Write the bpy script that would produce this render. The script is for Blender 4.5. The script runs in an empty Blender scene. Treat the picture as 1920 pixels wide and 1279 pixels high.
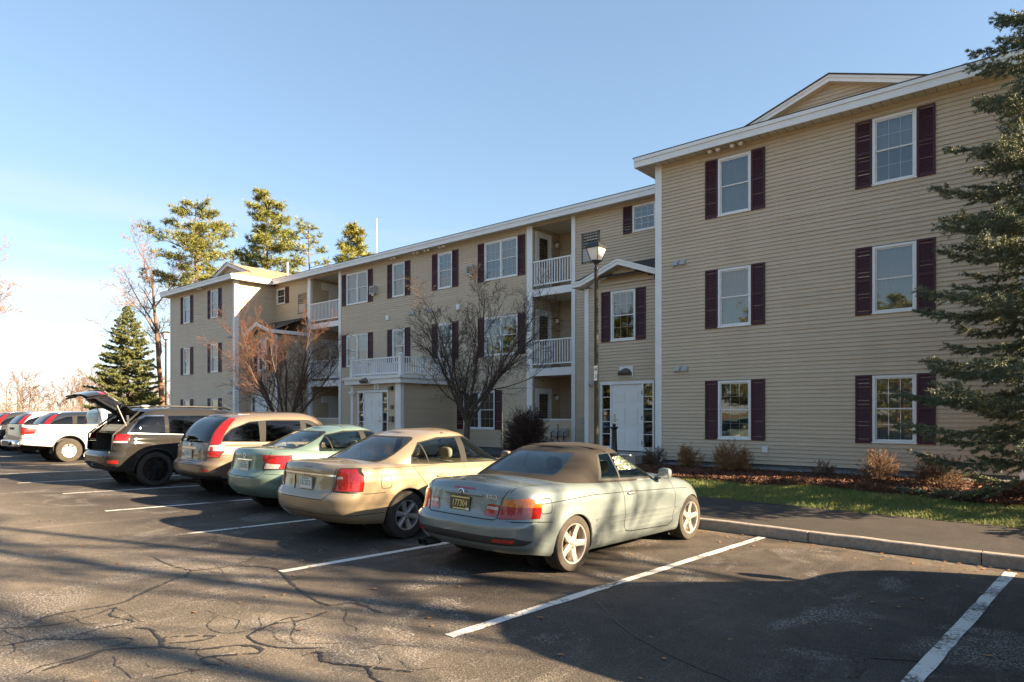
import bpy, bmesh, math, random
import numpy as np
from mathutils import Vector, Matrix, noise as mnoise
R = math.radians
sc = bpy.context.scene
COL = sc.collection

# ---------------------------------------------------------------- camera
cam_d = bpy.data.cameras.new('camera'); cam = bpy.data.objects.new('camera', cam_d); COL.objects.link(cam)
cam.location = (0, 0, 1.75); cam.rotation_euler = (R(90), 0, R(40.68))
cam_d.sensor_width = 36.0; cam_d.lens = 1268 / 1920 * 36
cam_d.shift_y = 139.5 / 1920; cam_d.clip_start = 0.05; cam_d.clip_end = 6000
sc.camera = cam
# ---------------------------------------------------------------- sky, sun, exposure
SUN = Vector((2.38, 0.86, 1.0)).normalized()          # towards the sun
EL = math.asin(SUN.z); AZ = math.atan2(SUN.x, SUN.y)   # azimuth from +Y towards +X
w = bpy.data.worlds.new('World'); sc.world = w; w.use_nodes = True
nt = w.node_tree; nt.nodes.clear()
wo = nt.nodes.new('ShaderNodeOutputWorld'); bg = nt.nodes.new('ShaderNodeBackground')
sky = nt.nodes.new('ShaderNodeTexSky'); sky.sky_type = 'NISHITA'; sky.sun_disc = False
sky.sun_elevation = EL; sky.sun_rotation = AZ; sky.air_density = 1.0; sky.dust_density = 0.35; sky.ozone_density = 2.5; sky.altitude = 50
bg.inputs[1].default_value = 0.074
# thin high cloud streaks, laid out by direction in the sky
tc = nt.nodes.new('ShaderNodeTexCoord'); sep = nt.nodes.new('ShaderNodeSeparateXYZ')
nt.links.new(tc.outputs['Generated'], sep.inputs[0])
mp = nt.nodes.new('ShaderNodeMapping'); mp.inputs['Scale'].default_value = (1.6, 1.6, 15.0); mp.inputs['Rotation'].default_value = (R(4), R(9), R(30))
mp.inputs['Location'].default_value = (0.35, 0.1, 0.55)
nt.links.new(tc.outputs['Generated'], mp.inputs[0])
nz = nt.nodes.new('ShaderNodeTexNoise'); nz.inputs['Scale'].default_value = 1.0; nz.inputs['Detail'].default_value = 5; nz.inputs['Roughness'].default_value = 0.45
nt.links.new(mp.outputs[0], nz.inputs[0])
cr = nt.nodes.new('ShaderNodeValToRGB'); cr.color_ramp.elements[0].position = 0.46; cr.color_ramp.elements[1].position = 0.64
cr.color_ramp.elements[0].color = (0, 0, 0, 1); cr.color_ramp.elements[1].color = (0.75, 0.75, 0.75, 1)
nt.links.new(nz.outputs[0], cr.inputs[0])
cr2 = nt.nodes.new('ShaderNodeValToRGB')   # clouds sit low above the horizon
for e in list(cr2.color_ramp.elements)[1:]: cr2.color_ramp.elements.remove(e)
cr2.color_ramp.elements[0].position = 0.0; cr2.color_ramp.elements[0].color = (0.8, 0.8, 0.8, 1)
for p, v in ((0.13, 0.9), (0.20, 0.8), (0.30, 0.0)):
    e = cr2.color_ramp.elements.new(p); e.color = (v, v, v, 1)
nt.links.new(sep.outputs['Z'], cr2.inputs[0])
mul = nt.nodes.new('ShaderNodeMath'); mul.operation = 'MULTIPLY'
nt.links.new(cr.outputs[0], mul.inputs[0]); nt.links.new(cr2.outputs[0], mul.inputs[1])
mixc = nt.nodes.new('ShaderNodeMixRGB'); mixc.inputs[2].default_value = (2.6, 2.55, 2.55, 1)
nt.links.new(mul.outputs[0], mixc.inputs[0]); gam = nt.nodes.new('ShaderNodeGamma'); gam.inputs[1].default_value = 0.66; nt.links.new(sky.outputs[0], gam.inputs[0])
hs = nt.nodes.new('ShaderNodeHueSaturation'); hs.inputs['Saturation'].default_value = 1.12; nt.links.new(gam.outputs[0], hs.inputs['Color']); nt.links.new(hs.outputs[0], mixc.inputs[1])
nt.links.new(mixc.outputs[0], bg.inputs[0]); nt.links.new(bg.outputs[0], wo.inputs[0])
sl = bpy.data.lights.new('sun', 'SUN'); sl.energy = 5.0; sl.angle = R(0.53); sl.color = (1.0, 0.77, 0.50)
so = bpy.data.objects.new('sun', sl); COL.objects.link(so); so.location = (60, 20, 30)
so.rotation_euler = SUN.to_track_quat('Z', 'Y').to_euler()
sc.view_settings.view_transform = 'Standard'; sc.view_settings.look = 'None'
sc.view_settings.exposure = 2.47; sc.view_settings.gamma = 1.0; sc.view_settings.use_curve_mapping = False
try:
    sc.cycles.max_bounces = 8; sc.cycles.transparent_max_bounces = 24; sc.cycles.diffuse_bounces = 3; sc.cycles.glossy_bounces = 4
    sc.cycles.use_denoising = True
except Exception: pass

# ---------------------------------------------------------------- helpers
def tag(o, label=None, cat=None, group=None, kind=None):
    if label: o['label'] = label
    if cat: o['category'] = cat
    if group: o['group'] = group
    if kind: o['kind'] = kind
    return o
def empty(name, loc=(0, 0, 0), rz=0, parent=None):
    o = bpy.data.objects.new(name, None); COL.objects.link(o); o.location = loc; o.rotation_euler = (0, 0, rz)
    o.empty_display_size = 0.1
    if parent: o.parent = parent
    return o
def link(name, me, parent=None, loc=None):
    o = bpy.data.objects.new(name, me); COL.objects.link(o)
    if parent: o.parent = parent
    if loc: o.location = loc
    return o
def copy_tree(o, parent=None):
    c = o.copy(); COL.objects.link(c); c.parent = parent
    for ch in list(o.children): copy_tree(ch, c)
    return c
class MB:
    """collects faces; build() links them as one mesh object"""
    def __init__(s): s.v = []; s.f = []; s.m = []; s.mi = 0
    def add(s, vs, fs):
        n = len(s.v); s.v += [tuple(p) for p in vs]; s.f += [tuple(i + n for i in f) for f in fs]; s.m += [s.mi] * len(fs); return s
    def quad(s, a, b, c, d): return s.add((a, b, c, d), ((0, 1, 2, 3),))
    def box(s, x0, x1, y0, y1, z0, z1):
        return s.add([(x, y, z) for x in (x0, x1) for y in (y0, y1) for z in (z0, z1)],
                     [(0, 1, 3, 2), (4, 6, 7, 5), (0, 4, 5, 1), (2, 3, 7, 6), (0, 2, 6, 4), (1, 5, 7, 3)])
    def prism(s, loop, d):
        n = len(loop); d = Vector(d); vs = [Vector(p) for p in loop]; vs = vs + [p + d for p in vs]
        fs = [tuple(range(n))[::-1], tuple(range(n, 2 * n))] + [(i, (i + 1) % n, n + (i + 1) % n, n + i) for i in range(n)]
        return s.add(vs, fs)
    def tube(s, pts, rad, n=6, cap=True):
        pts = [Vector(p) for p in pts]; k = len(pts)
        if not hasattr(rad, '__len__'): rad = [rad] * k
        vs = []; up = None
        for i, p in enumerate(pts):
            t = (pts[min(i + 1, k - 1)] - pts[max(i - 1, 0)]).normalized()
            if up is None: up = t.orthogonal().normalized()
            up = (up - t * up.dot(t)); up = up.normalized() if up.length > 1e-6 else t.orthogonal().normalized()
            b = t.cross(up)
            for j in range(n):
                a = 2 * math.pi * j / n; vs.append(p + (up * math.cos(a) + b * math.sin(a)) * rad[i])
        fs = [(i * n + j, i * n + (j + 1) % n, (i + 1) * n + (j + 1) % n, (i + 1) * n + j) for i in range(k - 1) for j in range(n)]
        if cap: fs += [tuple(range(n))[::-1], tuple(range((k - 1) * n, k * n))]
        return s.add(vs, fs)
    def lathe(s, prof, n=24, c=(0, 0, 0), axis='z', cap=True):
        vs = []; c = Vector(c)
        for r, h in prof:
            for j in range(n):
                a = 2 * math.pi * j / n
                q = (r * math.cos(a), r * math.sin(a), h)
                if axis == 'x': q = (h, q[0], q[1])
                if axis == 'y': q = (q[1], h, q[0])
                vs.append(c + Vector(q))
        k = len(prof)
        fs = [(i * n + j, i * n + (j + 1) % n, (i + 1) * n + (j + 1) % n, (i + 1) * n + j) for i in range(k - 1) for j in range(n)]
        if cap: fs += [tuple(range(n))[::-1], tuple(range((k - 1) * n, k * n))]
        return s.add(vs, fs)
    def mesh(s, name, mat, smooth=False):
        me = bpy.data.meshes.new(name); me.from_pydata(s.v, [], s.f)
        mats = mat if isinstance(mat, (list, tuple)) else [mat]
        for q in mats: me.materials.append(q)
        if len(mats) > 1: me.polygons.foreach_set('material_index', s.m)
        if smooth:
            me.polygons.foreach_set('use_smooth', [True] * len(me.polygons))
            if smooth != 'all':
                me.update(); me.set_sharp_from_angle(angle=R(smooth if smooth > 1 else 40))
        me.update(); return me
    def build(s, name, mat, parent=None, smooth=False, loc=None):
        return link(name, s.mesh(name, mat, smooth), parent, loc)
def fast_mesh(name, V, F, mat, smooth=False):
    """V (n,3) array, F (m,k) array of one face size"""
    me = bpy.data.meshes.new(name); V = np.asarray(V, np.float32); F = np.asarray(F, np.int32); m, k = F.shape
    me.vertices.add(len(V)); me.vertices.foreach_set('co', V.ravel())
    me.loops.add(m * k); me.loops.foreach_set('vertex_index', F.ravel())
    me.polygons.add(m); me.polygons.foreach_set('loop_start', np.arange(0, m * k, k, dtype=np.int32))
    try: me.polygons.foreach_set('loop_total', np.full(m, k, np.int32))
    except Exception: pass
    if smooth: me.polygons.foreach_set('use_smooth', np.ones(m, bool))
    me.materials.append(mat); me.update(calc_edges=True); return me

# ---------------------------------------------------------------- materials
def newmat(name):
    m = bpy.data.materials.new(name); m.use_nodes = True; return m, m.node_tree, m.node_tree.nodes['Principled BSDF']
def N(t, kind, **kw):
    n = t.nodes.new(kind)
    for k, v in kw.items():
        if k.startswith('i_'): n.inputs[k[2:].replace('_', ' ')].default_value = v
        else: setattr(n, k, v)
    return n
def mat(name, col, rough=0.6, metal=0.0, var=0.0, vscale=6.0, bump=0.0, bscale=60.0, spec=0.5, coat=0.0, col2=None, stretch=None, ior=None):
    m, t, b = newmat(name)
    b.inputs['Base Color'].default_value = (*col, 1); b.inputs['Roughness'].default_value = rough; b.inputs['Metallic'].default_value = metal
    b.inputs['Specular IOR Level'].default_value = spec; b.inputs['Coat Weight'].default_value = coat; b.inputs['Coat Roughness'].default_value = 0.04
    tcn = N(t, 'ShaderNodeTexCoord'); src = tcn.outputs['Object']
    if stretch:
        mpn = N(t, 'ShaderNodeMapping'); mpn.inputs['Scale'].default_value = stretch; t.links.new(src, mpn.inputs[0]); src = mpn.outputs[0]
    if var or col2:
        n = N(t, 'ShaderNodeTexNoise', i_Scale=vscale, i_Detail=6.0, i_Roughness=0.65); t.links.new(src, n.inputs['Vector'])
        c2 = col2 or tuple(max(0, c * (1 - var)) for c in col); c1 = col if col2 else tuple(c * (1 + var) for c in col)
        mx = N(t, 'ShaderNodeMixRGB'); mx.inputs[1].default_value = (*c1, 1); mx.inputs[2].default_value = (*c2, 1)
        rp = N(t, 'ShaderNodeMapRange', i_From_Min=0.3, i_From_Max=0.7); t.links.new(n.outputs[0], rp.inputs[0])
        t.links.new(rp.outputs[0], mx.inputs[0]); t.links.new(mx.outputs[0], b.inputs['Base Color'])
    if bump:
        n2 = N(t, 'ShaderNodeTexNoise', i_Scale=bscale, i_Detail=4.0); t.links.new(src, n2.inputs['Vector'])
        bp = N(t, 'ShaderNodeBump', i_Strength=bump, i_Distance=0.01); t.links.new(n2.outputs[0], bp.inputs['Height']); t.links.new(bp.outputs[0], b.inputs['Normal'])
    return m
def glass_mat(name, tint=(0.5, 0.52, 0.5), ior=1.6, rough=0.0, wav=0.0):
    m, t, b = newmat(name); t.nodes.remove(b); out = t.nodes['Material Output']
    tr = N(t, 'ShaderNodeBsdfTransparent'); tr.inputs[0].default_value = (*tint, 1)
    gl = N(t, 'ShaderNodeBsdfGlossy'); gl.inputs['Roughness'].default_value = rough; gl.inputs[0].default_value = (1, 1, 1, 1)
    fr = N(t, 'ShaderNodeFresnel'); fr.inputs[0].default_value = ior
    mx = N(t, 'ShaderNodeMixShader'); t.links.new(fr.outputs[0], mx.inputs[0]); t.links.new(tr.outputs[0], mx.inputs[1]); t.links.new(gl.outputs[0], mx.inputs[2])
    if wav:
        tcn = N(t, 'ShaderNodeTexCoord'); n2 = N(t, 'ShaderNodeTexNoise', i_Scale=2.2, i_Detail=1.0); t.links.new(tcn.outputs['Object'], n2.inputs['Vector'])
        bp = N(t, 'ShaderNodeBump', i_Strength=wav, i_Distance=0.02); t.links.new(n2.outputs[0], bp.inputs['Height'])
        t.links.new(bp.outputs[0], gl.inputs['Normal'])
    t.links.new(mx.outputs[0], out.inputs[0]); return m
M = {}
M['white'] = mat('white_trim', (0.74, 0.74, 0.73), 0.45, var=0.05, vscale=3)
def siding_mat():
    m, t, b = newmat('tan_vinyl'); tcn = N(t, 'ShaderNodeTexCoord'); b.inputs['Roughness'].default_value = .5
    mpn = N(t, 'ShaderNodeMapping'); mpn.inputs['Scale'].default_value = (1.3, 1.3, .16); t.links.new(tcn.outputs['Object'], mpn.inputs[0])
    n1 = N(t, 'ShaderNodeTexNoise', i_Scale=1.0, i_Detail=7.0, i_Roughness=.7); t.links.new(mpn.outputs[0], n1.inputs['Vector'])
    mp2 = N(t, 'ShaderNodeMapping'); mp2.inputs['Scale'].default_value = (.35, .35, 10.3); t.links.new(tcn.outputs['Object'], mp2.inputs[0])
    n2 = N(t, 'ShaderNodeTexNoise', i_Scale=1.0, i_Detail=2.0); t.links.new(mp2.outputs[0], n2.inputs['Vector'])
    mx = N(t, 'ShaderNodeMixRGB'); mx.inputs[1].default_value = (.570, .460, .328, 1); mx.inputs[2].default_value = (.49, .39, .276, 1)
    ad = N(t, 'ShaderNodeMath', operation='ADD'); t.links.new(n1.outputs[0], ad.inputs[0]); t.links.new(n2.outputs[0], ad.inputs[1])
    r = N(t, 'ShaderNodeMapRange', i_From_Min=.75, i_From_Max=1.25); t.links.new(ad.outputs[0], r.inputs[0]); t.links.new(r.outputs[0], mx.inputs[0]); t.links.new(mx.outputs[0], b.inputs['Base Color'])
    n3 = N(t, 'ShaderNodeTexNoise', i_Scale=2.0, i_Detail=2.0); t.links.new(tcn.outputs['Object'], n3.inputs['Vector']); bp = N(t, 'ShaderNodeBump', i_Strength=.25, i_Distance=.02); t.links.new(n3.outputs[0], bp.inputs['Height']); t.links.new(bp.outputs[0], b.inputs['Normal'])
    return m
M['siding'] = siding_mat()
M['soffit'] = mat('soffit_vinyl', (0.60, 0.55, 0.45), 0.6)
M['shutter'] = mat('plum_shutter', (0.052, 0.011, 0.017), 0.6, var=0.15, vscale=4)
M['roof'] = mat('asphalt_shingle', (0.30, 0.20, 0.125), 0.9, var=0.28, vscale=9, bump=0.5, bscale=45, stretch=(3, 1, 1))
M['roofdark'] = mat('roof_edge', (0.06, 0.05, 0.045), 0.8)
M['dark'] = mat('dark_room', (0.012, 0.012, 0.013), 0.9)
M['curtain'] = mat('curtain_cloth', (0.29, 0.285, 0.26), 0.8, var=0.15, vscale=3, bump=0.6, bscale=5, stretch=(9, 9, 0.3))
M['curtaind'] = mat('dim_curtain_cloth', (0.10, 0.10, 0.085), 0.8, var=0.25, vscale=3)
M['glass'] = glass_mat('window_glass', (0.82, 0.85, 0.84), 2.1, wav=0.05)
M['black'] = mat('black_iron', (0.012, 0.013, 0.012), 0.35, var=0.2, vscale=12)
M['bronze'] = mat('bronze_paint', (0.10, 0.085, 0.065), 0.4)
M['metal'] = mat('brushed_metal', (0.5, 0.48, 0.44), 0.35, 0.9)
M['greybox'] = mat('grey_plastic', (0.38, 0.37, 0.35), 0.5)
M['concrete'] = mat('concrete', (0.33, 0.30, 0.26), 0.9, var=0.15, vscale=5, bump=0.3, bscale=70)
M['found'] = mat('foundation', (0.15, 0.15, 0.16), 0.9, var=0.2, vscale=8)
def lampglass():
    m, t, b = newmat('frosted_lamp_glass')
    b.inputs['Base Color'].default_value = (0.80, 0.76, 0.70, 1); b.inputs['Roughness'].default_value = 0.35
    b.inputs['Subsurface Weight'].default_value = 0.25; b.inputs['Subsurface Radius'].default_value = (0.05, 0.05, 0.05)
    return m
M['lampglass'] = lampglass()
# ---------------------------------------------------------------- ground
def interp(x, xs, ys): return float(np.interp(x, xs, ys))
GX = [-160, -60, -25, -15.6, -7.1, -4.4, 0, 3, 60]; GZ = [0.45, 0.35, 0.233, 0.174, 0.065, 0.015, -0.05, -0.10, -0.35]
def lot_z(x, y):
    s = interp(x, [-12, -4], [0.014, 0.004])
    return interp(x, GX, GZ) - s * (max(-6, min(y, 12)) - 6.2)
KERB_Y = 9.85
def kshift(x):
    t = max(0.0, min(1.0, (-18.0 - x) / 5.0)); return 2.1 * t * t * (3 - 2 * t)
def kerb_top(x): return lot_z(x, KERB_Y) + 0.15
def bank_z(x, y):
    """ground behind the kerb: walkway, lawn, planting bed up to the wall"""
    zk = kerb_top(x); base = 0.36; k_ = kshift(x); y = 16.4 - (16.4 - y) * 6.55 / (6.55 - k_) if y < 16.4 else y
    return zk + interp(y, [10.0, 12.3, 14.6, 16.4], [0.0, 0.06, 0.55, 1.0]) * (base - zk) + (0.02 * math.sin(x * 1.7 + y) + 0.015 * math.sin(x * 3.1 - 2 * y) if 12.6 < y < 16 else 0)
def unwarp(x, y): return 16.4 - (16.4 - y) * (6.55 - kshift(x)) / 6.55 if 9.8 < y < 16.4 else y
def sheet(name, xs, ys, zf, m, parent=None, wp=lambda x, y: y):
    nx, ny = len(xs), len(ys)
    V = [(x, wp(x, y), zf(x, wp(x, y))) for y in ys for x in xs]
    F = [(j * nx + i, j * nx + i + 1, (j + 1) * nx + i + 1, (j + 1) * nx + i) for j in range(ny - 1) for i in range(nx - 1)]
    return link(name, fast_mesh(name, V, F, m, True), parent)
def asphalt(name, base, patch, speck, wearscale, big, amount=1.0, bays=False):
    m, t, b = newmat(name); tcn = N(t, 'ShaderNodeTexCoord'); o = tcn.outputs['Object']
    def noise(scale, det, rough=.6, dist=0.0, lo=.4, hi=.6, vec=None):
        n = N(t, 'ShaderNodeTexNoise', i_Scale=scale, i_Detail=det, i_Roughness=rough, i_Distortion=dist); t.links.new(vec or o, n.inputs['Vector'])
        r = N(t, 'ShaderNodeMapRange', i_From_Min=lo, i_From_Max=hi); t.links.new(n.outputs[0], r.inputs[0]); return r.outputs[0], n.outputs[0]
    def mix(fac, c1, c2):
        mx = N(t, 'ShaderNodeMixRGB')
        t.links.new(fac, mx.inputs[0]) if hasattr(fac, 'links') or hasattr(fac, 'node') else None
        for i, c in ((1, c1), (2, c2)):
            if isinstance(c, tuple): mx.inputs[i].default_value = (*c, 1)
            else: t.links.new(c, mx.inputs[i])
        return mx.outputs[0]
    def mul(x, y):
        k = N(t, 'ShaderNodeMath', operation='MULTIPLY', use_clamp=True); t.links.new(x, k.inputs[0])
        if isinstance(y, float): k.inputs[1].default_value = y
        else: t.links.new(y, k.inputs[1])
        return k.outputs[0]
    f1, n1 = noise(big, 8.0, .66, .3, .40, .62)
    c = mix(f1, base, patch)
    f2, _ = noise(3.2, 6.0, .7, .0, .45, .75); c = mix(mul(f2, .55), c, tuple(q * .55 for q in base))          # damp and oily blotches
    st = N(t, 'ShaderNodeMapping'); st.inputs['Scale'].default_value = (1.0, .22, 1.0); st.inputs['Rotation'].default_value = (0, 0, R(24)); t.links.new(o, st.inputs[0])
    f3, _ = noise(wearscale, 7.0, .72, 1.6, .55, .70, st.outputs[0])                                              # scuffed streaks
    f4, n4 = noise(64.0, 3.0, .7, .0, .50, .66)                                                                  # stone aggregate
    f5, n5 = noise(150.0, 2.0, .6, .0, .50, .70)
    k = N(t, 'ShaderNodeMath', operation='MULTIPLY_ADD'); k.inputs[1].default_value = .62 * amount; k.inputs[2].default_value = .26 * amount; t.links.new(f3, k.inputs[0])
    c = mix(mul(f4, k.outputs[0]), c, speck); c = mix(mul(f5, k.outputs[0]), c, speck)
    f6, _ = noise(88.0, 2.0, .6, .0, .52, .66); c = mix(mul(f6, .5), c, tuple(q * .35 for q in base))
    if bays:
        # the parking bays carry a darker sealcoat; sand gathers along the kerb
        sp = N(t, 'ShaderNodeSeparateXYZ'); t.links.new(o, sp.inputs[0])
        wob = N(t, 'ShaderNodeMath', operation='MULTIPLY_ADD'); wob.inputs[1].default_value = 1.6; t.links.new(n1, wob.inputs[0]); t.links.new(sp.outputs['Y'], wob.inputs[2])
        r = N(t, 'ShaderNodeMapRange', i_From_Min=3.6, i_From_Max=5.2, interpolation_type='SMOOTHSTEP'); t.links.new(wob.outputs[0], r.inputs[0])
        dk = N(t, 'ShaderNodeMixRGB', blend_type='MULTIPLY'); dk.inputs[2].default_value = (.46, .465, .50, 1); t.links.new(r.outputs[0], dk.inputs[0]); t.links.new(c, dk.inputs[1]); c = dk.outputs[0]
        fs, ns_ = noise(1.3, 7.0, .7, .5, .42, .62)
        r2 = N(t, 'ShaderNodeMapRange', i_From_Min=8.7, i_From_Max=9.9, interpolation_type='SMOOTHSTEP'); t.links.new(sp.outputs['Y'], r2.inputs[0])
        c = mix(mul(mul(r2.outputs[0], fs), .75), c, (.20, .15, .10))
        # pale scuffed arcs worn through the sealcoat
        sw = N(t, 'ShaderNodeMapping'); sw.inputs['Scale'].default_value = (.55, .55, 1); sw.inputs['Rotation'].default_value = (0, 0, R(-35)); t.links.new(o, sw.inputs[0])
        fw, _ = noise(1.0, 3.0, .5, 2.2, .54, .63, sw.outputs[0]); c = mix(mul(mul(fw, f4), .95), c, (.36, .33, .30))
    t.links.new(c, b.inputs['Base Color']); b.inputs['Roughness'].default_value = .85; b.inputs['Specular IOR Level'].default_value = .2
    bp = N(t, 'ShaderNodeBump', i_Strength=.8, i_Distance=.006); t.links.new(n4, bp.inputs['Height'])
    bp2 = N(t, 'ShaderNodeBump', i_Strength=.2, i_Distance=.04); t.links.new(n1, bp2.inputs['Height']); t.links.new(bp.outputs[0], bp2.inputs['Normal'])
    t.links.new(bp2.outputs[0], b.inputs['Normal']); return m
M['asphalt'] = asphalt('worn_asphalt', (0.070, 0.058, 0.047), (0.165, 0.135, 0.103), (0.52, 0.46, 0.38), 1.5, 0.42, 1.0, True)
M['walk'] = asphalt('walkway_asphalt', (0.045, 0.040, 0.036), (0.060, 0.053, 0.047), (0.20, 0.18, 0.155), 0.8, 0.5, 0.6)
M['sealant'] = mat('crack_sealant', (0.026, 0.022, 0.019), 0.6, var=0.3, vscale=7)
def paint_mat():
    m, t, b = newmat('worn_line_paint'); tcn = N(t, 'ShaderNodeTexCoord'); o = tcn.outputs['Object']
    n = N(t, 'ShaderNodeTexNoise', i_Scale=26.0, i_Detail=7.0, i_Roughness=0.75); t.links.new(o, n.inputs['Vector'])
    n0 = N(t, 'ShaderNodeTexNoise', i_Scale=1.6, i_Detail=3.0); t.links.new(o, n0.inputs['Vector'])
    mm = N(t, 'ShaderNodeMath', operation='MULTIPLY_ADD'); mm.inputs[1].default_value = 0.9; t.links.new(n0.outputs[0], mm.inputs[0]); t.links.new(n.outputs[0], mm.inputs[2])
    r = N(t, 'ShaderNodeMapRange', i_From_Min=0.98, i_From_Max=1.12); t.links.new(mm.outputs[0], r.inputs[0])
    mx = N(t, 'ShaderNodeMixRGB'); mx.inputs[1].default_value = (0.60, 0.58, 0.54, 1); mx.inputs[2].default_value = (0.075, 0.065, 0.055, 1)
    t.links.new(r.outputs[0], mx.inputs[0]); t.links.new(mx.outputs[0], b.inputs['Base Color']); b.inputs['Roughness'].default_value = 0.8
    v = N(t, 'ShaderNodeTexVoronoi', i_Scale=95.0); t.links.new(o, v.inputs['Vector'])
    bp = N(t, 'ShaderNodeBump', i_Strength=0.4, i_Distance=0.01); t.links.new(v.outputs[0], bp.inputs['Height']); t.links.new(bp.outputs[0], b.inputs['Normal'])
    return m
M['paint'] = paint_mat()
M['earth'] = mat('dry_ground', (0.16, 0.125, 0.06), 0.95, var=0.35, vscale=0.3, bump=0.5, bscale=8)
M['turf'] = mat('turf_soil', (0.060, 0.085, 0.022), 0.95, var=0.4, vscale=2.5, bump=0.7, bscale=60)
M['mulch'] = mat('bark_mulch', (0.105, 0.042, 0.024), 0.95, col2=(0.045, 0.020, 0.013), vscale=30, bump=1.0, bscale=70)
M['gravel'] = mat('grey_gravel', (0.22, 0.215, 0.22), 0.95, col2=(0.09, 0.09, 0.10), vscale=55, bump=1.0, bscale=60)
tag(sheet('ground', [-1600, -400, -160, 60, 400, 1600], [-1600, -400, -60, 60, 400, 2200], lambda x, y: -0.6, M['earth']), kind='structure')
xs = sorted(set([-160, -120, -90] + list(range(-75, 60, 3)) + [-12, -4] + [x for x in GX]))
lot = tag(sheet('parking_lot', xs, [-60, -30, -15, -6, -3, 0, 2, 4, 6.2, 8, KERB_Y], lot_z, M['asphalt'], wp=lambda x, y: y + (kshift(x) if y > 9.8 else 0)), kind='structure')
# painted stall lines, each its own sheet 6 mm above the asphalt
LINES = [(-0.98, 3.8, -0.72, 9.6, .115), (-3.83, 3.70, -3.62, 9.75, .105), (-6.60, 3.88, -6.38, 9.7, .105), (-9.46, 4.05, -9.25, 9.7, .10), (-12.40, 4.1, -12.2, 9.7, .10), (-15.45, 4.35, -15.2, 9.7, .10),
         (-18.4, 4.3, -18.2, 9.7, .10), (-21.4, 4.3, -21.2, 10.6, .10), (-24.3, 4.3, -24.1, 11.7, .10), (-27.3, 4.3, -27.1, 11.8, .10), (-30.2, 4.3, -30.0, 11.8, .10), (-33.2, 4.3, -33.0, 11.8, .10), (-36.2, 4.3, -36, 9.7, .10), (1.9, 3.8, 2.1, 9.7, .11)]
rl = random.Random(3)
for (xa, ya, xb, yb, wd) in LINES:
    b_ = MB(); n = 26; P = []
    for i in range(n + 1):
        k = i / n; x = xa + (xb - xa) * k; y = ya + (yb - ya) * k; h = wd / 2
        l_ = x - h + rl.uniform(-.006, .006); r_ = x + h + rl.uniform(-.006, .006)
        P += [(l_, y, lot_z(l_, y) + .006), (r_, y, lot_z(r_, y) + .006)]
    b_.add(P, [(2 * i, 2 * i + 1, 2 * i + 3, 2 * i + 2) for i in range(n)])
    b_.build('stall_line', M['paint'], lot)
# crack sealant ribbons (measured on the pavement)
CR = [[(-6.60, 1.55), (-6.35, 1.75), (-6.1, 1.95), (-5.7, 2.3), (-5.6, 2.55), (-5.75, 2.75), (-6.3, 3.2), (-6.55, 3.85)]]
def pxg(x, y, z=0.02):
    f, a = 1268, R(40.68); C_, S_ = math.cos(a), math.sin(a); u = (x - 960) / f; d = (1.75 - z) * f / (y - 779)
    return (d * (C_ * u - S_), d * (S_ * u + C_))
def ribbon(pts, wd, seed):
    r = random.Random(seed); P = [Vector((*pxg(*p), 0)) for p in pts]
    Q = []
    for i in range(len(P) - 1):
        p0 = P[max(i - 1, 0)]; p1 = P[i]; p2 = P[i + 1]; p3 = P[min(i + 2, len(P) - 1)]
        st = max(3, int((p2 - p1).length / 0.028))
        for k in range(st):
            t_ = k / st
            Q.append(0.5 * ((2 * p1) + (p2 - p0) * t_ + (2 * p0 - 5 * p1 + 4 * p2 - p3) * t_ ** 2 + (3 * p1 - p0 - 3 * p2 + p3) * t_ ** 3))
    Q.append(P[-1]); V = []; n = len(Q)
    for i, q in enumerate(Q):
        tg = (Q[min(i + 1, n - 1)] - Q[max(i - 1, 0)]); tg = tg.normalized() if tg.length > 1e-6 else Vector((1, 0, 0)); nn = Vector((-tg.y, tg.x, 0))
        h = wd * (0.35 + 0.95 * r.random()) * min(1, (i + 1) / 3, (n - i) / 3) / 2; q = q + nn * r.gauss(0, wd * .16)
        for s_ in (-1, 1):
            p = q + nn * h * s_; V.append((p.x, p.y, lot_z(p.x, p.y) + .005))
    b_ = MB().add(V, [(2 * i, 2 * i + 1, 2 * i + 3, 2 * i + 2) for i in range(n - 1)])
    b_.f = [f for k, f in enumerate(b_.f) if r.random() > .03]; b_.m = [0] * len(b_.f); return b_.build('crack_sealant', M['sealant'], lot)
# each crack as traced along its own line
def zc(p): return (p[0] * 800 / 1920, 880 + p[1] * 800 / 1920)
CRACKS = [[(0, 755), (120, 745), (230, 695), (420, 660), (560, 630), (650, 585), (850, 500)], [(120, 750), (300, 725), (420, 690), (520, 655), (500, 690), (600, 715), (440, 750), (320, 795), (450, 790), (580, 785), (590, 800), (470, 830)],
          [(470, 835), (330, 880), (190, 915), (110, 950)], [(190, 935), (400, 870), (500, 835), (700, 822), (900, 828), (1060, 808), (1160, 812), (1160, 838), (930, 860), (920, 885), (990, 895)],
          [(600, 740), (680, 748), (715, 785), (740, 825)], [(740, 800), (740, 780), (850, 772), (960, 770), (900, 790), (760, 805)], [(0, 835), (90, 815), (200, 795), (290, 798), (220, 780)],
          [(690, 430), (740, 455), (860, 485), (1000, 470), (1100, 445), (1150, 418)], [(860, 485), (830, 520)], [(1060, 462), (1230, 470), (1300, 525), (1390, 590), (1480, 625), (1600, 615), (1720, 655)],
          [(1480, 650), (1370, 690), (1220, 715), (1120, 765), (1180, 800), (1300, 815), (1460, 810)], [(1350, 680), (1280, 690), (1140, 755)], [(1360, 845), (1440, 830), (1460, 870), (1650, 890), (1860, 910)], [(1650, 890), (1680, 940), (1720, 958)], [(690, 958), (800, 935), (920, 910)], [(1300, 525), (1370, 505)]]
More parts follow.
